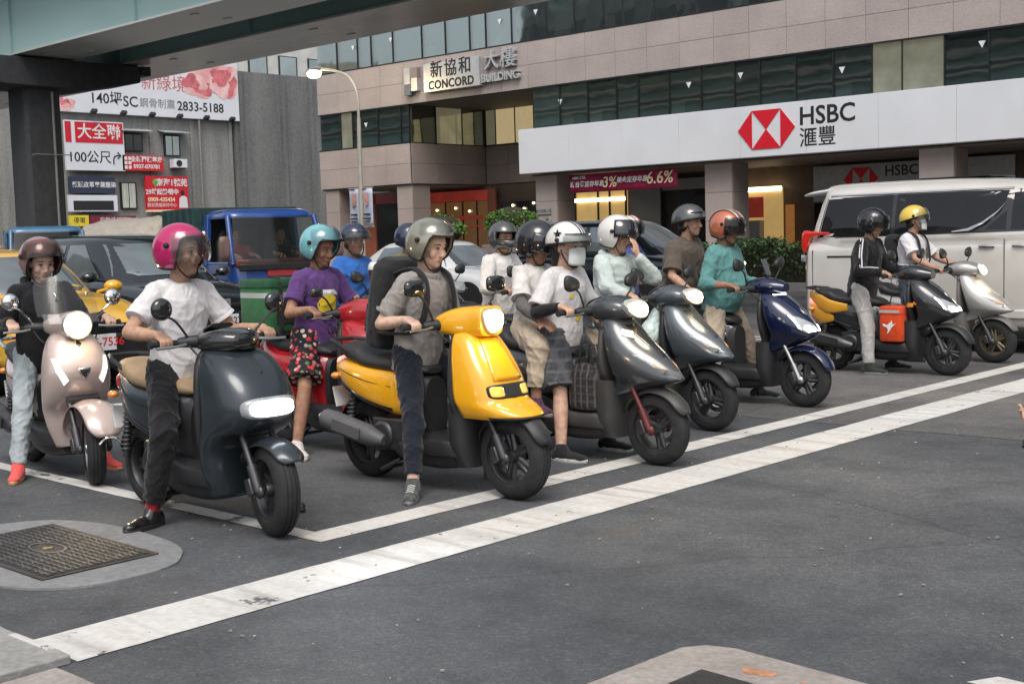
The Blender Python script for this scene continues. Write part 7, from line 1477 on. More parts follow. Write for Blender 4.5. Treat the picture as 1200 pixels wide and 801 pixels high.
rider('red', 'red', 'person in purple t-shirt and floral shorts wearing cyan helmet on red scooter', dict(skin=SK3, q=0.0075, px=-0.88, pz=0.82, lean=7, hyaw=8, hpitch=14, shirt=PURP, loose=0.012, hem=-0.12, pants=FLORAL, legs='shorts', plen=0.86, ploose=0.02, seed=12, shoe=WSNK, sole=RUBW, feet=dict(R=foot(R_['red'], None, (357, 540, 0.9, -0.35)), L=(-0.55, 0.34, 0, (1, 0.1))), helmet=dict(kind='open', mt=H_CYAN, visor=(VISC, 50, 92, 72), vis_up=0.5),
   prints=[('print_ball', superpoly(0.0, 0.24, 0.085, 0.07, 2), yellow_print()), ('print_letters', dense([(-0.11, 0.13), (0.11, 0.13), (0.11, 0.19), (-0.11, 0.19)], 3), WHT), ('print_arc', dense([(-0.10, 0.30), (0.10, 0.30), (0.05, 0.345), (-0.05, 0.345)], 3), WHT)]))
rider('yel', 'yel', 'person in grey shirt with black backpack on bright yellow scooter', dict(skin=SK4, q=0.0068, px=-0.78, pz=0.825, lean=12, hyaw=4, hpitch=12, shirt=GREY_SH, loose=0.012, hem=-0.13, fold=0.016, slen=0.8, pants=NAVY_C, ploose=0.006, plen=0.84, seed=21, shoe=GSNK, sole=RUBG, lace=RUBW, collar=True, feet=dict(R=foot(R_['yel'], None, (479, 592, 0.62, -0.78)), L=(-0.45, 0.40, 0, (1, 0.2))), helmet=dict(kind='open', mt=H_OLV, visor=(VISC, 40, 74, 74), vis_up=0.35)))
rider('A', 'A', 'person in white t-shirt with yellow print, face mask and black arm sleeves on graphite scooter', dict(skin=SK1, q=0.0072, px=-0.80, pz=0.82, lean=6, hyaw=2, hpitch=4, size=0.93, mask=True, shirt=WHITE_T, loose=0.012, slen=0.85, hem=-0.12, fold=0.013, pants=PLAIDS, legs='shorts', plen=0.95, ploose=0.02, seed=33, shoe=CANV, sole=RUBW, arm_sleeve=BLACK_C, long_hair=True, feet=dict(R=foot(R_['A'], None, (689, 547, 0.95, 0.12)), L=(-0.50, 0.36, 0, (1, 0.1))), helmet=dict(kind='half', mt=H_WHT, brim=H_GRY, star=(GLBK, -1.45, rad(66), 0.034), stripes=[(-0.022, GLBK), (0.004, mat('stripe_blue', (0.05, 0.08, 0.2), 0.4)), (0.03, GLBK)], visor=(VISC, 66, 96, 66)),
   prints=[('print_fish', superpoly(0.02, 0.13, 0.035, 0.028, 2, rot=0.6), yellow_print()), ('print_dot', superpoly(-0.06, 0.27, 0.018, 0.016, 2), yellow_print())]))
rider('Ap', 'A', 'pillion passenger in off-white t-shirt and beige trousers behind the masked rider', dict(skin=SK3, q=0.009, px=-1.10, py=0.06, pz=0.85, lean=2, hyaw=10, hpitch=14, size=0.9, shirt=OFFW, loose=0.012, slen=0.8, hem=-0.10, pants=BEIGE_C, ploose=0.02, plen=0.72, seed=41, shoe=PSNK, sole=RUBG, arm_sleeve=GSLV, hands=dict(R=((-0.78, -0.24, 0.93), (0.9, -0.1, -0.3), (0, -0.3, 1), 1), L=((-0.8, 0.22, 0.95), (0.9, 0.1, -0.3), (0, 0.3, 1), -1)), feet=dict(R=(-0.80, -0.27, 0.30, (1, -0.35)), L=(-0.80, 0.27, 0.30, (1, 0.3))), kneeR=(0.9, -0.55, 0.5), kneeL=(0.9, 0.55, 0.5), helmet=dict(kind='open', mt=H_BLK, visor=(VISD, 62, 112, 74))))
rider('B', 'B', 'person in mint hoodie and white helmet raising a hand to the chin', dict(skin=SK1, q=0.0085, px=-0.95, pz=0.86, lean=4, hyaw=14, hpitch=8, size=0.95, shirt=MINT, sleeve='long', hood=True, loose=0.028, hem=-0.12, pants=NAVY_C, ploose=0.012, seed=52, shoe=CANV, sole=RUBW, hands=dict(R='grip', L=((-0.70, 0.02, 1.30), (-0.05, -0.25, 1.0), (0.9, 0.3, 0.1), -1)), poleL=(0.35, 0.8, -0.9), feet=dict(R=(-0.55, -0.30, 0, (1, -0.1)), L=(-0.5, 0.36, 0, (1, 0.2))), helmet=dict(kind='open', mt=H_WHT, visor=(VISD, 46, 100, 76), vis_up=0.12, sc=1.04)))
rider('teal', 'blue', 'person in teal long-sleeved shirt and copper helmet on navy scooter', dict(skin=SK3, q=0.0085, px=-0.82, pz=0.87, lean=5, hyaw=6, hpitch=6, fat=1.12, belly=0.07, shirt=TEALS, sleeve='long', cuff=0.45, loose=0.02, hem=-0.08, pants=BEIGE_C, ploose=0.016, seed=61, shoe=GSNK, sole=RUBW, feet=dict(R=(-0.74, -0.36, 0, (1, -0.1)), L=(-0.56, 0.38, 0, (1, 0.2))), helmet=dict(kind='open', mt=H_ORG, visor=(VISS, 58, 116, 74), stripes=[(-0.055, H_WHT), (-0.04, H_WHT), (-0.025, GLBK), (0.05, H_WHT)])))
rider('brown', 'blue', 'bare-faced passenger in brown t-shirt leaning behind the teal rider', dict(skin=SK2, q=0.0085, px=-1.36, py=0.10, pz=0.95, lean=14, hyaw=12, hpitch=-2, size=1.0, fat=1.08, belly=0.03, shirt=BRWN, loose=0.028, slen=0.85, hem=-0.12, pants=cloth('grey_chino', (0.10, 0.09, 0.08)), ploose=0.02, plen=0.8, seed=71, shoe=mat('tan_leather', (0.4, 0.2, 0.08), 0.5), sole=BLKP, hands=dict(R=((-1.0, -0.22, 0.98), (0.9, 0.1, -0.25), (0, -0.3, 1), 1), L=((-0.98, 0.26, 0.98), (0.9, 0.1, -0.3), (0, 0.3, 1), -1)), feet=dict(R=(-0.88, -0.28, 0.30, (1, -0.2)), L=(-0.85, 0.3, 0.30, (1, 0.2))), kneeR=(0.9, -0.5, 0.5), kneeL=(0.9, 0.5, 0.5), helmet=dict(kind='half', mt=H_GRY, brim=True)))
rider('blk', 'blk', 'person in black track jacket and grey sweatpants on charcoal scooter', dict(skin=SK2, q=0.009, px=-0.90, pz=0.88, lean=9, hyaw=8, hpitch=12, shirt=BLACK_C, sleeve='long', loose=0.022, hem=-0.10, pants=GREYS, ploose=0.012, plen=0.92, seed=81, shoe=DGRN, sole=RUBG, feet=dict(R=(-0.58, -0.37, 0, (0.96, 0.1)), L=(-0.5, 0.38, 0, (1, 0.2))), helmet=dict(kind='open', mt=H_BLK, visor=(VISS, 54, 104, 74), star=(RUBW, -1.4, rad(80), 0.022))))
rider('silv', 'silv', 'person in white shirt, face mask and yellow helmet on silver scooter', dict(skin=SK2, q=0.0095, px=-0.94, pz=0.91, lean=2, hyaw=16, hpitch=-8, mask=True, shirt=WHITE_T, loose=0.02, slen=0.8, hem=-0.10, pants=DENIM, ploose=0.014, seed=91, shoe=CANV, sole=BLKP, feet=dict(R=(-0.62, -0.34, 0, (1, -0.1)), L=(-0.5, 0.36, 0, (1, 0.2))), helmet=dict(kind='half', mt=H_YEL, visor=(VISC, 60, 112, 66), vis_up=0.12)))
rider('b5', 'b5', 'person in bright blue t-shirt and navy helmet behind the red scooter', dict(skin=SK3, q=0.0095, px=-0.9, pz=0.86, lean=5, hyaw=-10, hpitch=2, shirt=BLUE_T, loose=0.025, pants=BLACK_C, seed=95, shoe=CANV, sole=RUBG, feet=dict(R=(-0.6, -0.35, 0), L=(-0.5, 0.36, 0)), helmet=dict(kind='half', mt=H_NVY, brim=True, visor=(VISC, 62, 100, 66))))
rider('ol', 'ol', 'person in olive shirt and dark helmet behind the grey-shirted rider', dict(skin=SK3, q=0.0095, px=-0.9, pz=0.86, lean=4, hyaw=35, hpitch=8, shirt=OLIVE, sleeve='long', loose=0.012, pants=BLACK_C, seed=97, shoe=CANV, sole=RUBG, feet=dict(R=(-0.6, -0.35, 0), L=(-0.5, 0.36, 0)), helmet=dict(kind='open', mt=H_NVY, visor=(VISD, 55, 112, 74))))
rider('w7', 'w7', 'person in white shirt and dark grey full-face helmet with visor up', dict(skin=SK2, q=0.0095, px=-0.9, pz=0.84, lean=5, hyaw=-14, hpitch=4, shirt=OFFW, sleeve='long', loose=0.025, pants=NAVY_C, seed=99, shoe=CANV, sole=RUBG, feet=dict(R=(-0.6, -0.35, 0), L=(-0.5, 0.36, 0)), helmet=dict(kind='full', mt=H_GRY)))
rider('bp', 'bp', 'person in blue jacket and white helmet behind the mint hoodie', dict(skin=SK3, q=0.0095, px=-0.9, pz=0.88, lean=5, hyaw=-6, hpitch=6, shirt=BLUEJ, sleeve='long', loose=0.012, pants=BLACK_C, seed=101, shoe=CANV, sole=RUBG, feet=dict(R=(-0.6, -0.35, 0), L=(-0.5, 0.36, 0)), helmet=dict(kind='open', mt=H_WHT, visor=(VISS, 52, 104, 74), stripes=[(-0.03, mat('stripe_red', (0.4, 0.02, 0.02), 0.4)), (0.03, mat('stripe_red', (0.4, 0.02, 0.02), 0.4))])))
# jacket stripes on the black track jacket
j = PE['blk'][1]
for s_ in (-1, 1):
    a, b2, w_ = j['sh'][s_], j['elb'][s_], j['wri'][s_]; o1 = Vector((0.02, s_*0.03, 0.062))
    for dk in (-0.012, 0.012):
        m_ = MB(); m_.tube([a+o1+Vector((dk, 0, 0.006)), a.lerp(b2, .5)+Vector((0.025+dk, s_*0.055, 0.03)), b2+Vector((0.035+dk, s_*0.045, 0.03)), b2.lerp(w_, .5)+Vector((dk, s_*0.035, 0.044)), b2.lerp(w_, .85)+Vector((dk, s_*0.02, 0.043))], 0.007, 6); m_.build('sleeve_stripe', WHITE_T, PE['blk'][0])

# ---------------------------------------------------------------- bags and small things on the scooters
def bag_from(mb, q, name, mt, parent, amp=0.006, seed=1):
    me = voxel(mb, q, 3); folds(me, amp, seed, 30); return obj(name, me, mt, parent, ang=180)
def backpack(label, k, sc, mt, W, Hh, Dp, drop=0.0):
    j = PE[k][1]; t = thing('backpack', label, 'backpack', R_[sc], 0.0); P, sp, fw, lf = j['P'], j['sp'], j['fw'], j['lf']; c = P+sp*(0.26-drop)-fw*(0.15+Dp/2); M3 = Matrix((fw, lf, sp)).transposed()
    m_ = MB(); R2 = []
    for (u, k1) in ((-0.5, 0.7), (-0.46, 0.92), (-0.3, 1.0), (0.2, 1.0), (0.4, 0.92), (0.5, 0.6)): R2.append([c+M3 @ Vector((Dp/2*k1*math.copysign(abs(math.cos(a))**.55, math.cos(a)), W/2*k1*math.copysign(abs(math.sin(a))**.55, math.sin(a)), u*Hh)) for a in [2*math.pi*i/28 for i in range(28)]])
    m_.rings(R2); bag_from(m_, 0.012, 'bag', mt, t, 0.006, 5)
    m_ = MB(); m_.rings([[c-fw*(Dp/2+0.012)+M3 @ Vector((0.025*math.cos(a), W*.36*math.sin(a), -Hh*.2+dz)) for a in [2*math.pi*i/20 for i in range(20)]] for dz in (-Hh*.16, Hh*.16)]); m_.build('pocket', mt, t, bevel=0.01)
    for s_ in (-1, 1):
        s0 = j['sh'][s_]; p = [c+sp*Hh*.36+fw*Dp*.4+lf*s_*0.09, s0+sp*0.082-lf*s_*0.055-fw*0.01, s0+sp*0.03+fw*0.105-lf*s_*0.05, s0-sp*0.12+fw*0.150-lf*s_*0.035, s0-sp*0.27+fw*0.115+lf*s_*0.0, c-sp*Hh*.3+fw*Dp*.3+lf*s_*W*.45]
        m_ = MB(); m_.tube([tuple(v) for v in catmull([tuple(v) for v in p], 5)], 0.024, 8, flat=0.35); m_.build('strap', CANV, t)
    return t
backpack('large black backpack worn by the grey-shirted rider', 'yel', 'yel', CANV, 0.34, 0.56, 0.20, 0.03)
backpack('small dark backpack worn by the yellow-helmeted rider', 'silv', 'silv', CANV, 0.28, 0.42, 0.14)
# green delivery box strapped behind the red scooter's seat
X, Y = R_['red'][0], R_['red'][1]
t = thing('delivery_box', 'green insulated delivery box with black straps on red scooter', 'delivery box', (X-1.30, Y-0.02, 0.84))
GRNF = cloth('green_nylon', (0.035, 0.15, 0.055), rough=0.6); GRNT = cloth('dark_green_nylon', (0.012, 0.07, 0.03), rough=0.6); REFL = mat('reflective_tape', (0.42, 0.44, 0.42), 0.35, var=0.1)
m_ = MB(); m_.rings([[(0.19*k*math.copysign(abs(math.cos(a))**.3, math.cos(a)), 0.22*k*math.copysign(abs(math.sin(a))**.3, math.sin(a)), z) for a in [2*math.pi*i/32 for i in range(32)]] for (z, k) in ((0, 0.95), (0.02, 1), (0.40, 1), (0.42, 0.98))]); m_.build('box', GRNF, t); t.scale = (1, 1, 0.86)
m_ = MB(); m_.rings([[(0.197*k*math.copysign(abs(math.cos(a))**.3, math.cos(a)), 0.228*k*math.copysign(abs(math.sin(a))**.3, math.sin(a)), z) for a in [2*math.pi*i/32 for i in range(32)]] for (z, k) in ((0.38, 1.0), (0.43, 1.0), (0.45, 0.94))]); m_.build('lid', GRNT, t)
m_ = MB(); m_.rings([[(0.1915*math.copysign(abs(math.cos(a))**.3, math.cos(a)), 0.2215*math.copysign(abs(math.sin(a))**.3, math.sin(a)), z) for a in [2*math.pi*i/32 for i in range(32)]] for z in (0.29, 0.335)], cap=False); m_.build('reflective_band', REFL, t)
for y in (-0.11, 0.11):
    m_ = MB(); m_.tube([(0.196, y, 0.0), (0.202, y, 0.4), (0.18, y, 0.456), (-0.18, y, 0.456), (-0.202, y, 0.4), (-0.196, y, 0.0)], 0.018, 8, flat=0.25); m_.build('strap', CANV, t)
m_ = MB(); m_.box((0.194, 0, 0.17), (0.006, 0.30, 0.2)); m_.build('front_pocket', CANV, t, bevel=0.002)
m_ = MB(); m_.box((0.02, 0, -0.02), (0.4, 0.34, 0.03)); m_.build('rack', DSTEEL, t, smooth=False)
# orange bag with a white bird on the charcoal scooter's floor
X, Y = R_['blk'][0], R_['blk'][1]
t = thing('delivery_bag', 'orange insulated bag with white bird emblem on charcoal scooter', 'bag', (X-0.50, Y-0.06, 0.335))
ORG = cloth('orange_nylon', (0.68, 0.07, 0.015), rough=0.6)
m_ = MB(); m_.rings([[(0.125*k*math.copysign(abs(math.cos(a))**.35, math.cos(a)), 0.17*k*math.copysign(abs(math.sin(a))**.35, math.sin(a)), z) for a in [2*math.pi*i/32 for i in range(32)]] for (z, k) in ((0, 0.93), (0.02, 1), (0.30, 1.0), (0.33, 0.97))]); m_.build('bag', ORG, t)
m_ = MB(); m_.rings([[(0.13*k*math.copysign(abs(math.cos(a))**.35, math.cos(a)), 0.175*k*math.copysign(abs(math.sin(a))**.35, math.sin(a)), z) for a in [2*math.pi*i/32 for i in range(32)]] for (z, k) in ((0.275, 1.0), (0.335, 1.0), (0.35, 0.9))]); m_.build('lid', ORG, t)
m_ = MB(); m_.box((0, -0.1765, 0.30), (0.21, 0.004, 0.028)); m_.build('reflective_band', REFL, t, smooth=False)
for nm, ps in (('bird', [(-0.07, 0.03), (-0.02, 0.015), (0.03, 0.06), (0.035, 0.02), (0.075, 0.035), (0.03, -0.005), (0.0, -0.05), (-0.02, -0.075), (-0.012, -0.03), (-0.03, -0.005), (-0.06, 0.0)]),):
    m_ = MB(); m_.prism(ps, 0.003, frame((0.0, -0.174, 0.15), (1, 0, 0), (0, 0, 1))); m_.build(nm, WHT, t, smooth=False)
m_ = MB(); m_.tube([(-0.08, 0, 0.35), (-0.06, 0, 0.44), (0.06, 0, 0.44), (0.08, 0, 0.35)], 0.012, 8, flat=0.4); m_.build('handle', CANV, t)
# plaid bag on the graphite scooter's floor, mint plastic bag hanging on the slate one
X, Y = R_['A'][0], R_['A'][1]
t = thing('plaid_bag', 'dark plaid cloth bag standing on graphite scooter floor', 'bag', (X-0.50, Y-0.06, 0.335)); m_ = MB(); m_.rings([[(0.13*k*math.copysign(abs(math.cos(a))**.5, math.cos(a)), 0.12*k*math.copysign(abs(math.sin(a))**.5, math.sin(a)), z) for a in [2*math.pi*i/24 for i in range(24)]] for (z, k) in ((0, 0.9), (0.03, 1), (0.22, 1.0), (0.30, 0.8))]); bag_from(m_, 0.012, 'bag', PLAID, t, 0.01, 3)
for s_ in (-1, 1):
    m_ = MB(); m_.tube([(-0.06, s_*0.05, 0.29), (-0.03, s_*0.04, 0.42), (0.03, s_*0.04, 0.42), (0.06, s_*0.05, 0.29)], 0.009, 8); m_.build('handle', CANV, t)
X, Y = R_['B'][0], R_['B'][1]
t = thing('plastic_bag', 'pale mint plastic bag hanging before the mint hoodie rider', 'bag', (X-0.46, Y-0.10, 0.62)); m_ = MB(); m_.ell((0, 0, 0.10), (0.09, 0.11, 0.12)); m_.capsule((0, 0, 0.16), (0.03, 0.02, 0.28), 0.06, 0.025, n=12); bag_from(m_, 0.010, 'bag', mat('mint_film', (0.55, 0.68, 0.66), 0.3, var=0.1), t, 0.016, 9)
m_ = MB(); m_.tube([(0.03, 0.02, 0.27), (0.05, 0.03, 0.33), (0.09, 0.04, 0.30)], 0.008, 6); m_.build('handle', mat('mint_film', (0.55, 0.68, 0.66), 0.3, var=0.1), t)
# iced drink in a holder on the blue-shirted rider's scooter
X, Y = R_['b5'][0], R_['b5'][1]
t = thing('drink_cup', 'iced coffee cup with white domed lid beside the blue t-shirt', 'cup', (X-0.42, Y-0.13, 1.06)); m_ = MB(); m_.lathe([(0, 0), (0.034, 0), (0.046, 0.17), (0, 0.17)], axis='Z', n=24); m_.build('cup', mat('coffee_cup', (0.07, 0.035, 0.02), 0.15, var=0.5, scale=30), t); m_ = MB(); m_.lathe([(0, 0.17), (0.05, 0.17), (0.05, 0.185), (0.045, 0.21), (0.03, 0.235), (0, 0.24)], axis='Z', n=24); m_.build('lid', mat('lid_white', (0.65, 0.65, 0.63), 0.3), t)
# phone in a cradle on the navy scooter
X, Y = R_['blue'][0], R_['blue'][1]
t = thing('phone_holder', 'black phone cradle clamped to navy scooter handlebar', 'phone holder', (X-0.42, Y+0.09, 1.06)); m_ = MB(); m_.tube([(0, 0, -0.03), (0.01, 0, 0.06)], 0.012, 8); m_.build('clamp', BLKP, t); m_ = MB(); m_.box((0.0, 0, 0.10), (0.014, 0.08, 0.15), ry=-0.35); m_.build('phone', GLBK, t, bevel=0.005)
# pedestrian waiting at the right edge of the view, hand and phone reach in
# ================================================================== TRAFFIC BEHIND
P_TAXI = paint('taxi_yellow_paint', (0.66, 0.36, 0.02), 0.2); P_DKC = paint('blue_black_car_paint', (0.012, 0.016, 0.022), 0.14, 0.3); P_WC = paint('white_car_paint', (0.60, 0.61, 0.62), 0.18); P_VAN = paint('pearl_white_paint', (0.62, 0.60, 0.57), 0.16, 0.15); P_TRK = paint('truck_blue_paint', (0.012, 0.055, 0.24), 0.3, rvar=0.1); P_TRK2 = paint('truck_pale_blue_paint', (0.05, 0.14, 0.25), 0.4); TARP = cloth('tarpaulin_beige', (0.46, 0.42, 0.36)); REDL = mat('plate_red_print', (0.5, 0.02, 0.02), 0.6)
L, W, H, BT = 4.5, 1.76, 1.51, 0.96
make_car('taxi', 'yellow taxi with black bumper at far left behind the pink scooter', 'taxi', (-12.0, 6.55, 0), 0, dict(paint=P_TAXI, W=W, body=simple_body(L, W, 0.98, 1.02, 0.22, 0.74, 1.0), cabin=simple_cabin(L, W, H, BT, -1.0, -4.35, -1.75, -3.9), wind=(0.70, 0.56, 1.03, 1.42), wglass=CGLASSR, sides=[[(-1.55, 1.02), (-2.5, 1.02), (-2.5, 1.42), (-2.05, 1.42)], [(-2.6, 1.02), (-3.6, 1.02), (-3.5, 1.42), (-2.6, 1.42)]], wheels=(-0.85, -3.5), lamp=(-0.22, 0.68, 0.80), lampr=(0.22, 0.14, 0.085), mir=(-1.35, 0.98, 1.05), plate=('TDF-7536', 0.075, 0.52, REDL), mirm=P_TAXI,
  boxes=[('bumper', (-0.02, 0, 0.42), (0.16, 1.52, 0.38), CTRIM, 0), ('grille', (0.03, 0, 0.66), (0.05, 0.9, 0.10), GLBK, 0), ('fog_lamp', (0.03, 0.62, 0.42), (0.06, 0.1, 0.08), LENS, 0), ('bumper_strip', (0.065, 0.45, 0.38), (0.02, 0.3, 0.02), CHROME, 0)]))
L, W, H, BT = 4.5, 1.84, 1.68, 1.06
make_car('car', 'blue-black family car between the taxi and blue truck', 'car', (-13.6, 9.2, 0), 0, dict(paint=P_DKC, W=W, body=simple_body(L, W, 1.02, 1.10, 0.22, 0.80, 1.1), cabin=simple_cabin(L, W, H, BT, -1.0, -4.35, -1.85, -4.0), wind=(0.74, 0.58, 1.12, 1.54), sides=[[(-1.65, 1.10), (-2.55, 1.10), (-2.55, 1.54), (-2.2, 1.54)], [(-2.65, 1.10), (-3.5, 1.10), (-3.5, 1.54), (-2.65, 1.54)], [(-3.6, 1.10), (-4.1, 1.14), (-3.85, 1.5), (-3.6, 1.52)]], glass=CGLASSR, wheels=(-0.88, -3.55), lamp=(-0.24, 0.74, 0.86), lampr=(0.22, 0.13, 0.075), mir=(-1.5, 1.02, 1.12), plate=('AUK-6273', 0.05, 0.52, BLK), mirm=GLBK, handles=[-2.4, -3.35], hz=0.98,
  boxes=[('grille', (0.0, 0, 0.40), (0.08, 1.3, 0.26), GLBK, 0), ('upper_grille', (0.0, 0, 0.72), (0.05, 1.0, 0.05), CTRIM, 0), ('badge', (0.03, 0, 0.76), (0.02, 0.14, 0.09), CHROME, 0)]))
pt_ = at_y(60, 270, 13.2)
t1 = make_truck('blue truck with open window and dark green bed behind the cyan helmet', (-16.6, 12.35, 0), rad(-15), dict(paint=P_TRK, W=1.68, H=2.06, bed=mat('bed_dark_green', (0.012, 0.04, 0.04), 0.6, var=0.3), bed_h=2.12, BL=1.7, plate='3158-ZP'))
a = at_z(40, 262, 2.0); t2 = make_truck('pale blue truck half hidden by the pier and taxi', (-26.0, 13.2, 0), rad(-20), dict(paint=P_TRK2, W=1.68, H=2.02, bed=mat('bed_black', (0.02, 0.02, 0.022), 0.6, var=0.3), bed_h=1.5, plate='6802-WD'))
def cab_person(label, loc, sh, side, sk=SK3, rz=0.0):
    return person(label, loc, rz, dict(skin=sk, q=0.012, px=-0.98, py=side*0.38, pz=1.02, lean=-4, hyaw=-15, hpitch=6, size=0.96, shirt=sh, loose=0.02, pants=BLACK_C, seed=int(7+side*3), shoe=CANV, off=(0, 0, 0), hands=dict(R=(((-0.52, side*0.38-0.16, 1.30)), (0.8, 0, -0.3), (0, -0.2, 1), 1), L=(((-0.52, side*0.38+0.16, 1.30)), (0.8, 0, -0.3), (0, 0.2, 1), -1)), feet=dict(R=(-0.42, side*0.38-0.12, 0.62), L=(-0.42, side*0.38+0.12, 0.62))), group='people sitting in the trucks')
cab_person('passenger in red vest at open window of the blue truck', (-16.6, 12.35, 0), cloth('red_vest', (0.3, 0.03, 0.03)), -1, rz=rad(-15))
cab_person('driver in dark shirt behind the blue truck windshield', (-16.6, 12.35, 0), BLACK_C, 1, rz=rad(-15))
cab_person('passenger in pale shirt inside the pale blue truck', (-26.0, 13.2, 0), OFFW, -1, rz=rad(-20))
# covered truck further back
t = thing('covered_truck', 'truck with a pale tarpaulin hood far behind the dark car', 'truck', (-27.0, 17.2, 0)); m_ = MB(); m_.rings([[(x, y*k, z) for (y, z) in ((-0.9, 0.9), (-0.9, 1.75), (-0.6, 2.12), (0, 2.25), (0.6, 2.12), (0.9, 1.75), (0.9, 0.9))] for (x, k) in ((-0.3, 0.7), (-0.8, 1.0), (-3.8, 1.0))]); me = voxel(m_, 0.05, 2); folds(me, 0.05, 4, 5); obj('tarpaulin', me, TARP, t, ang=180)
m_ = MB(); m_.box((-2.0, 0, 0.75), (3.8, 1.7, 0.3)); m_.build('bed', CTRIM, t, smooth=False); m_ = MB(); m_.rings(loft_z([(0.5, 1.3, -0.1, 0.82, 7, 7), (1.2, 1.3, -0.1, 0.83, 7, 7), (1.75, 1.0, -0.1, 0.76, 7, 7), (1.9, 0.8, -0.1, 0.65, 6, 6)], 3, 36)); m_.build('cab', P_WC, t)
for x in (0.6, -2.9):
    for s_ in (-1, 1): car_wheel(t, x, s_*0.72, 0.33, s_)
L, W, H, BT = 4.6, 1.78, 1.47, 0.92
make_car('car', 'white saloon car behind the olive-shirted rider', 'car', (-15.2, 16.9, 0), 0, dict(paint=P_WC, W=W, body=simple_body(L, W, 0.92, 0.96, 0.2, 0.68, 1.0), cabin=simple_cabin(L, W, H, BT, -1.15, -4.2, -2.0, -3.3), wind=(0.72, 0.56, 0.97, 1.35), sides=[[(-1.75, 0.96), (-2.6, 0.96), (-2.6, 1.36), (-2.25, 1.35)], [(-2.7, 0.96), (-3.5, 0.96), (-3.3, 1.33), (-2.7, 1.36)]], wheels=(-0.85, -3.55), glass=CGLASSR, lamp=(-0.24, 0.7, 0.74), mir=(-1.6, 1.0, 0.98), handles=[-2.45, -3.4], hz=0.86, boxes=[('grille', (0.0, 0, 0.5), (0.05, 1.2, 0.2), GLBK, 0)], mirm=mat('mirror_cap_blue', (0.05, 0.12, 0.45), 0.25)))
L, W, H, BT = 4.9, 1.9, 1.76, 1.12
make_car('car', 'large dark people carrier behind the full-face helmet', 'car', (-12.9, 19.6, 0), 0, dict(paint=P_DKC, W=W, body=simple_body(L, W, 1.08, 1.15, 0.22, 0.86, 1.15), cabin=simple_cabin(L, W, H, BT, -0.9, -4.75, -1.85, -4.5), wind=(0.78, 0.6, 1.18, 1.62), sides=[[(-1.6, 1.16), (-2.6, 1.16), (-2.6, 1.62), (-2.2, 1.62)], [(-2.7, 1.16), (-3.6, 1.16), (-3.6, 1.62), (-2.7, 1.62)], [(-3.7, 1.16), (-4.5, 1.2), (-4.3, 1.58), (-3.7, 1.62)]], glass=CGLASSR, wheels=(-0.95, -3.9), lamp=(-0.24, 0.78, 0.86), lampm=LAMPY2, lampr=(0.16, 0.12, 0.06), mir=(-1.45, 1.05, 1.2)))
# ---- the white van beside the last scooter
L, W, H = 4.95, 1.86, 1.95; w = W/2
vb = [(0.0, 0.32, 0.78, w*.6, 3.4), (-0.08, 0.24, 0.92, w*.84, 4), (-0.35, 0.2, 1.12, w*.97, 5), (-0.9, 0.2, 1.30, w, 6), (-1.4, 0.2, 1.38, w, 7), (-4.5, 0.2, 1.38, w, 7), (-4.82, 0.22, 1.36, w*.97, 6), (-4.95, 0.3, 1.3, w*.86, 5)]
vc = [(1.22, -0.75, -4.93, w*.985, 7, 8), (1.45, -1.15, -4.90, w*.95, 7, 8), (1.72, -1.65, -4.82, w*.885, 6.5, 8), (1.88, -2.0, -4.78, w*.82, 6, 8), (1.97, -2.3, -4.80, w*.73, 5, 7), (2.02, -2.8, -4.75, w*.55, 4, 5), (2.035, -3.2, -4.5, w*.3, 3, 4)]
van, vcab = make_car('van', 'pearl white people van with tinted windows at right', 'van', (-3.28, 15.12, 0), 0, dict(paint=P_VAN, W=W, R=0.35, body=vb, cabin=vc, wind=(0.78, 0.62, 1.38, 1.82), wheels=(-0.95, -3.95), lamp=(-0.2, 0.76, 0.9), mir=(-1.35, 1.1, 1.4), handles=[-2.18, -2.56], hz=1.22, handlem=CHROME, seams=[-2.36], seamz=(0.35, 1.3),
  sides=[[(-1.35, 1.42), (-2.30, 1.405), (-2.30, 1.82), (-2.02, 1.83), (-1.75, 1.72)], [(-2.36, 1.405), (-2.60, 1.41), (-2.36, 1.62)], [(-2.40, 1.68), (-2.72, 1.41), (-2.95, 1.39), (-3.70, 1.37), (-3.70, 1.855), (-2.36, 1.85)], [(-3.75, 1.37), (-4.72, 1.36), (-4.63, 1.83), (-3.75, 1.855)]], sillm=CTRIM))
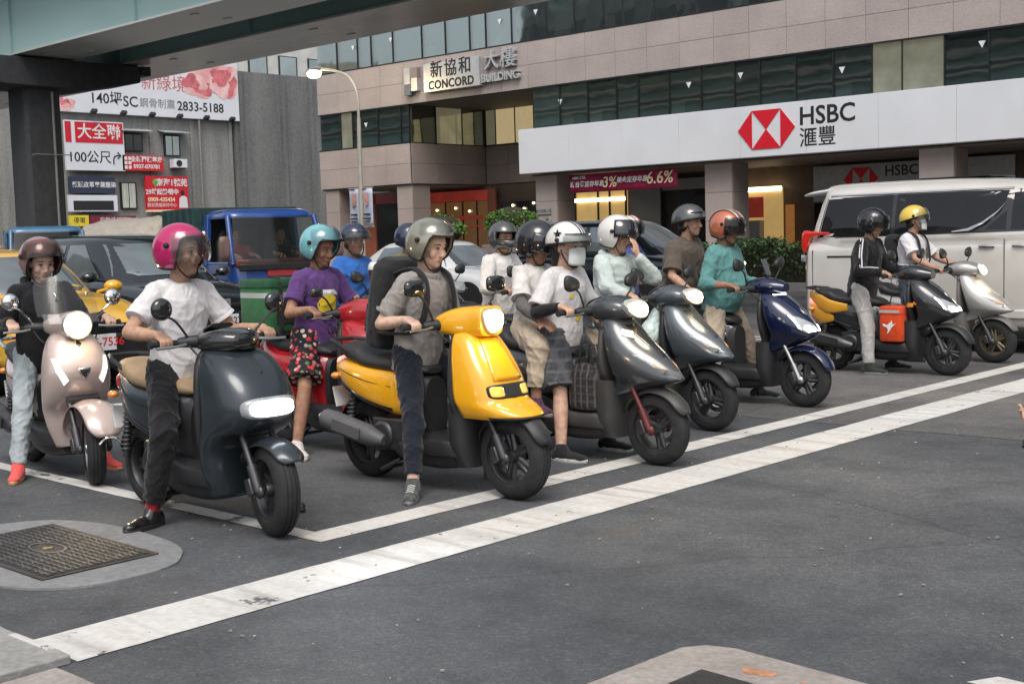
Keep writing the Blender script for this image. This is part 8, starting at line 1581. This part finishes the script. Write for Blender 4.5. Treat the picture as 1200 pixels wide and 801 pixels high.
for s_ in (-1, 1):
    vcab.side(dense([(-1.30, 1.395), (-4.75, 1.345), (-4.65, 1.845), (-2.02, 1.86), (-1.72, 1.75)], 12), s_, 0.003).build('window_surround', GLBK, van, ang=180)
    m_ = MB(); m_.tube([(x, s_*(vcab.y(x, 1.87)+0.006), 1.87) for x in (-2.32, -2.9, -3.5, -4.1, -4.6)], 0.014, 8); m_.build('chrome_strip', CHROME, van)
    pts = [(-2.38, 1.71), (-2.46, 1.61), (-2.62, 1.49), (-2.78, 1.42), (-2.98, 1.395)]; m_ = MB(); m_.tube([(x, s_*(vcab.y(x, z)+0.008), z) for (x, z) in pts], [0.008, 0.03, 0.045, 0.05, 0.02], 10, flat=0.5); m_.build('chrome_fin', CHROME, van)
    m_ = MB(); m_.rings(loft_x([(-4.95, 1.20, 1.42, 0.05, 4, s_*(w-0.085)), (-4.92, 1.17, 1.45, 0.05, 4, s_*(w-0.07)), (-4.86, 1.24, 1.45, 0.045, 4, s_*(w-0.05)), (-4.80, 1.37, 1.44, 0.035, 3, s_*(w-0.036)), (-4.55, 1.395, 1.425, 0.012, 3, s_*(w-0.016))], 3, 18)); m_.build('tail_light', mat('van_tail_red', (0.5, 0.012, 0.01), 0.12, coat=1.0, emit=(1.0, 0.05, 0.01), estr=0.08), van)
    m_ = MB(); m_.rings(loft_x([(-4.96, 1.06, 1.15, 0.04, 4, s_*(w-0.075)), (-4.90, 1.06, 1.14, 0.04, 4, s_*(w-0.05))], 2, 14)); m_.build('reverse_lamp', LENS, van)
    for x in (-3.72,):
        m_ = MB(); m_.box((x, s_*(w+0.0005), 0.84), (0.008, 0.006, 0.98)); m_.build('door_seam', CTRIM, van, smooth=False)
    m_ = MB(); m_.box((-4.15, s_*(w-0.001), 1.12), (0.85, 0.008, 0.02)); m_.build('slide_rail', CTRIM, van, smooth=False)
    m_ = MB(); m_.box((-4.78, s_*(w-0.012), 0.75), (0.008, 0.02, 0.9)); m_.box((-4.4, s_*(w-0.002), 0.60), (0.75, 0.006, 0.008)); m_.build('bumper_seam', CTRIM, van, smooth=False)
    m_ = MB(); m_.box((-2.75, s_*(w+0.006), 0.45), (2.1, 0.03, 0.10)); m_.build('side_moulding', P_VAN, van, bevel=0.012)
    m_ = MB(); m_.box((-3.05, s_*(w-0.001), 1.34), (2.7, 0.012, 0.012)); m_.build('waist_strip', P_VAN, van, smooth=False)
m_ = MB(); m_.rings(loft_x([(-5.06, 1.88, 1.915, 0.62, 5), (-4.9, 1.89, 1.95, 0.70, 5), (-4.6, 1.92, 1.99, 0.66, 5)], 3, 24)); m_.build('roof_spoiler', P_VAN, van)
m_ = MB(); m_.box((-3.2, 0, 2.04), (0.9, 0.8, 0.012)); m_.build('sunroof', CGLASS, van, bevel=0.004)
m_ = MB(); m_.box((-2.75, 0.1, 2.02), (0.16, 0.08, 0.03)); m_.build('antenna', CTRIM, van, bevel=0.008)
# ---------------------------------------------------------------- pedestrian at the right edge, hand and phone reach into view
hp = at_z(1188, 503, 1.04); hpv = Vector(hp); right = Vector(ROWS[0].tolist()); right.z = 0; right.normalize()
tp = thing('person', 'pedestrian at right edge of whom only a hand shows', 'person', (hp[0]+right.x*0.42, hp[1]+right.y*0.42, 0), math.atan2(-right.y, -right.x)); tp['group'] = 'people on foot'
m_ = MB(); fwd = Vector((1, 0, 0))
m_.rings([[(0.11*k2*math.cos(a), 0.17*k1*math.sin(a), z) for a in [2*math.pi*i/24 for i in range(24)]] for (z, k1, k2) in ((0.85, 1.0, 1.0), (1.05, 0.92, 0.95), (1.3, 1.05, 1.05), (1.42, 0.95, 0.8), (1.48, 0.4, 0.5))])
m_.capsule((0, 0, 1.45), (0.01, 0, 1.56), 0.055, 0.05); m_.ell((0.01, 0, 1.66), (0.098, 0.078, 0.115)); m_.capsule((0.1, 0, 1.65), (0.115, 0, 1.62), 0.01, 0.014)
for s_ in (-1, 1):
    m_.capsule((0, s_*0.09, 0.88), (0.02, s_*0.1, 0.48), 0.08, 0.055); m_.capsule((0.02, s_*0.1, 0.48), (0, s_*0.1, 0.09), 0.055, 0.036); m_.capsule((-0.03, s_*0.1, 0.04), (0.15, s_*0.12, 0.035), 0.04, 0.035)
    m_.capsule((0, s_*0.19, 1.38), (0.02, s_*0.23, 1.09), 0.048, 0.038)
    w_ = Vector((0.24, s_*0.12, 1.02)); m_.capsule((0.02, s_*0.23, 1.09), w_, 0.038, 0.026); hand_open(m_, w_, (1, -s_*0.25, 0.1), (0, s_*0.6, -0.6), s_, 0.5)
obj('body', voxel(m_, 0.008, 2), SK1, tp, ang=180)
m_ = MB(); m_.rings([[(0.135*k2*math.cos(a), 0.20*k1*math.sin(a), z) for a in [2*math.pi*i/24 for i in range(24)]] for (z, k1, k2) in ((0.80, 1.0, 1.05), (1.05, 0.95, 0.98), (1.3, 1.05, 1.05), (1.42, 0.95, 0.8), (1.475, 0.42, 0.55))])
for s_ in (-1, 1): m_.capsule((0, s_*0.18, 1.38), (0.015, s_*0.215, 1.2), 0.07, 0.068)
obj('shirt', voxel(m_, 0.012, 3), GREY_SH, tp, ang=180)
m_ = MB(); m_.ell((0, 0, 0.88), (0.13, 0.175, 0.12))
for s_ in (-1, 1): m_.capsule((0, s_*0.09, 0.88), (0.02, s_*0.1, 0.48), 0.095, 0.075); m_.capsule((0.02, s_*0.1, 0.48), (0, s_*0.1, 0.1), 0.07, 0.055)
obj('trousers', voxel(m_, 0.012, 3), NAVY_C, tp, ang=180)
m_ = MB(); m_.ell((-0.015, 0, 1.69), (0.105, 0.088, 0.10)); m_.build('hair', HAIR, tp)
ph = thing('phone', 'black smartphone held at the right edge of the view', 'phone', tuple(hpv+right*0.092+Vector((0, 0, -0.03))), math.atan2(-right.y, -right.x)); m_ = MB(); m_.box((0, -0.02, 0.0), (0.145, 0.010, 0.072), ry=-0.35, rz=0.3); m_.build('case', GLBK, ph, bevel=0.004)
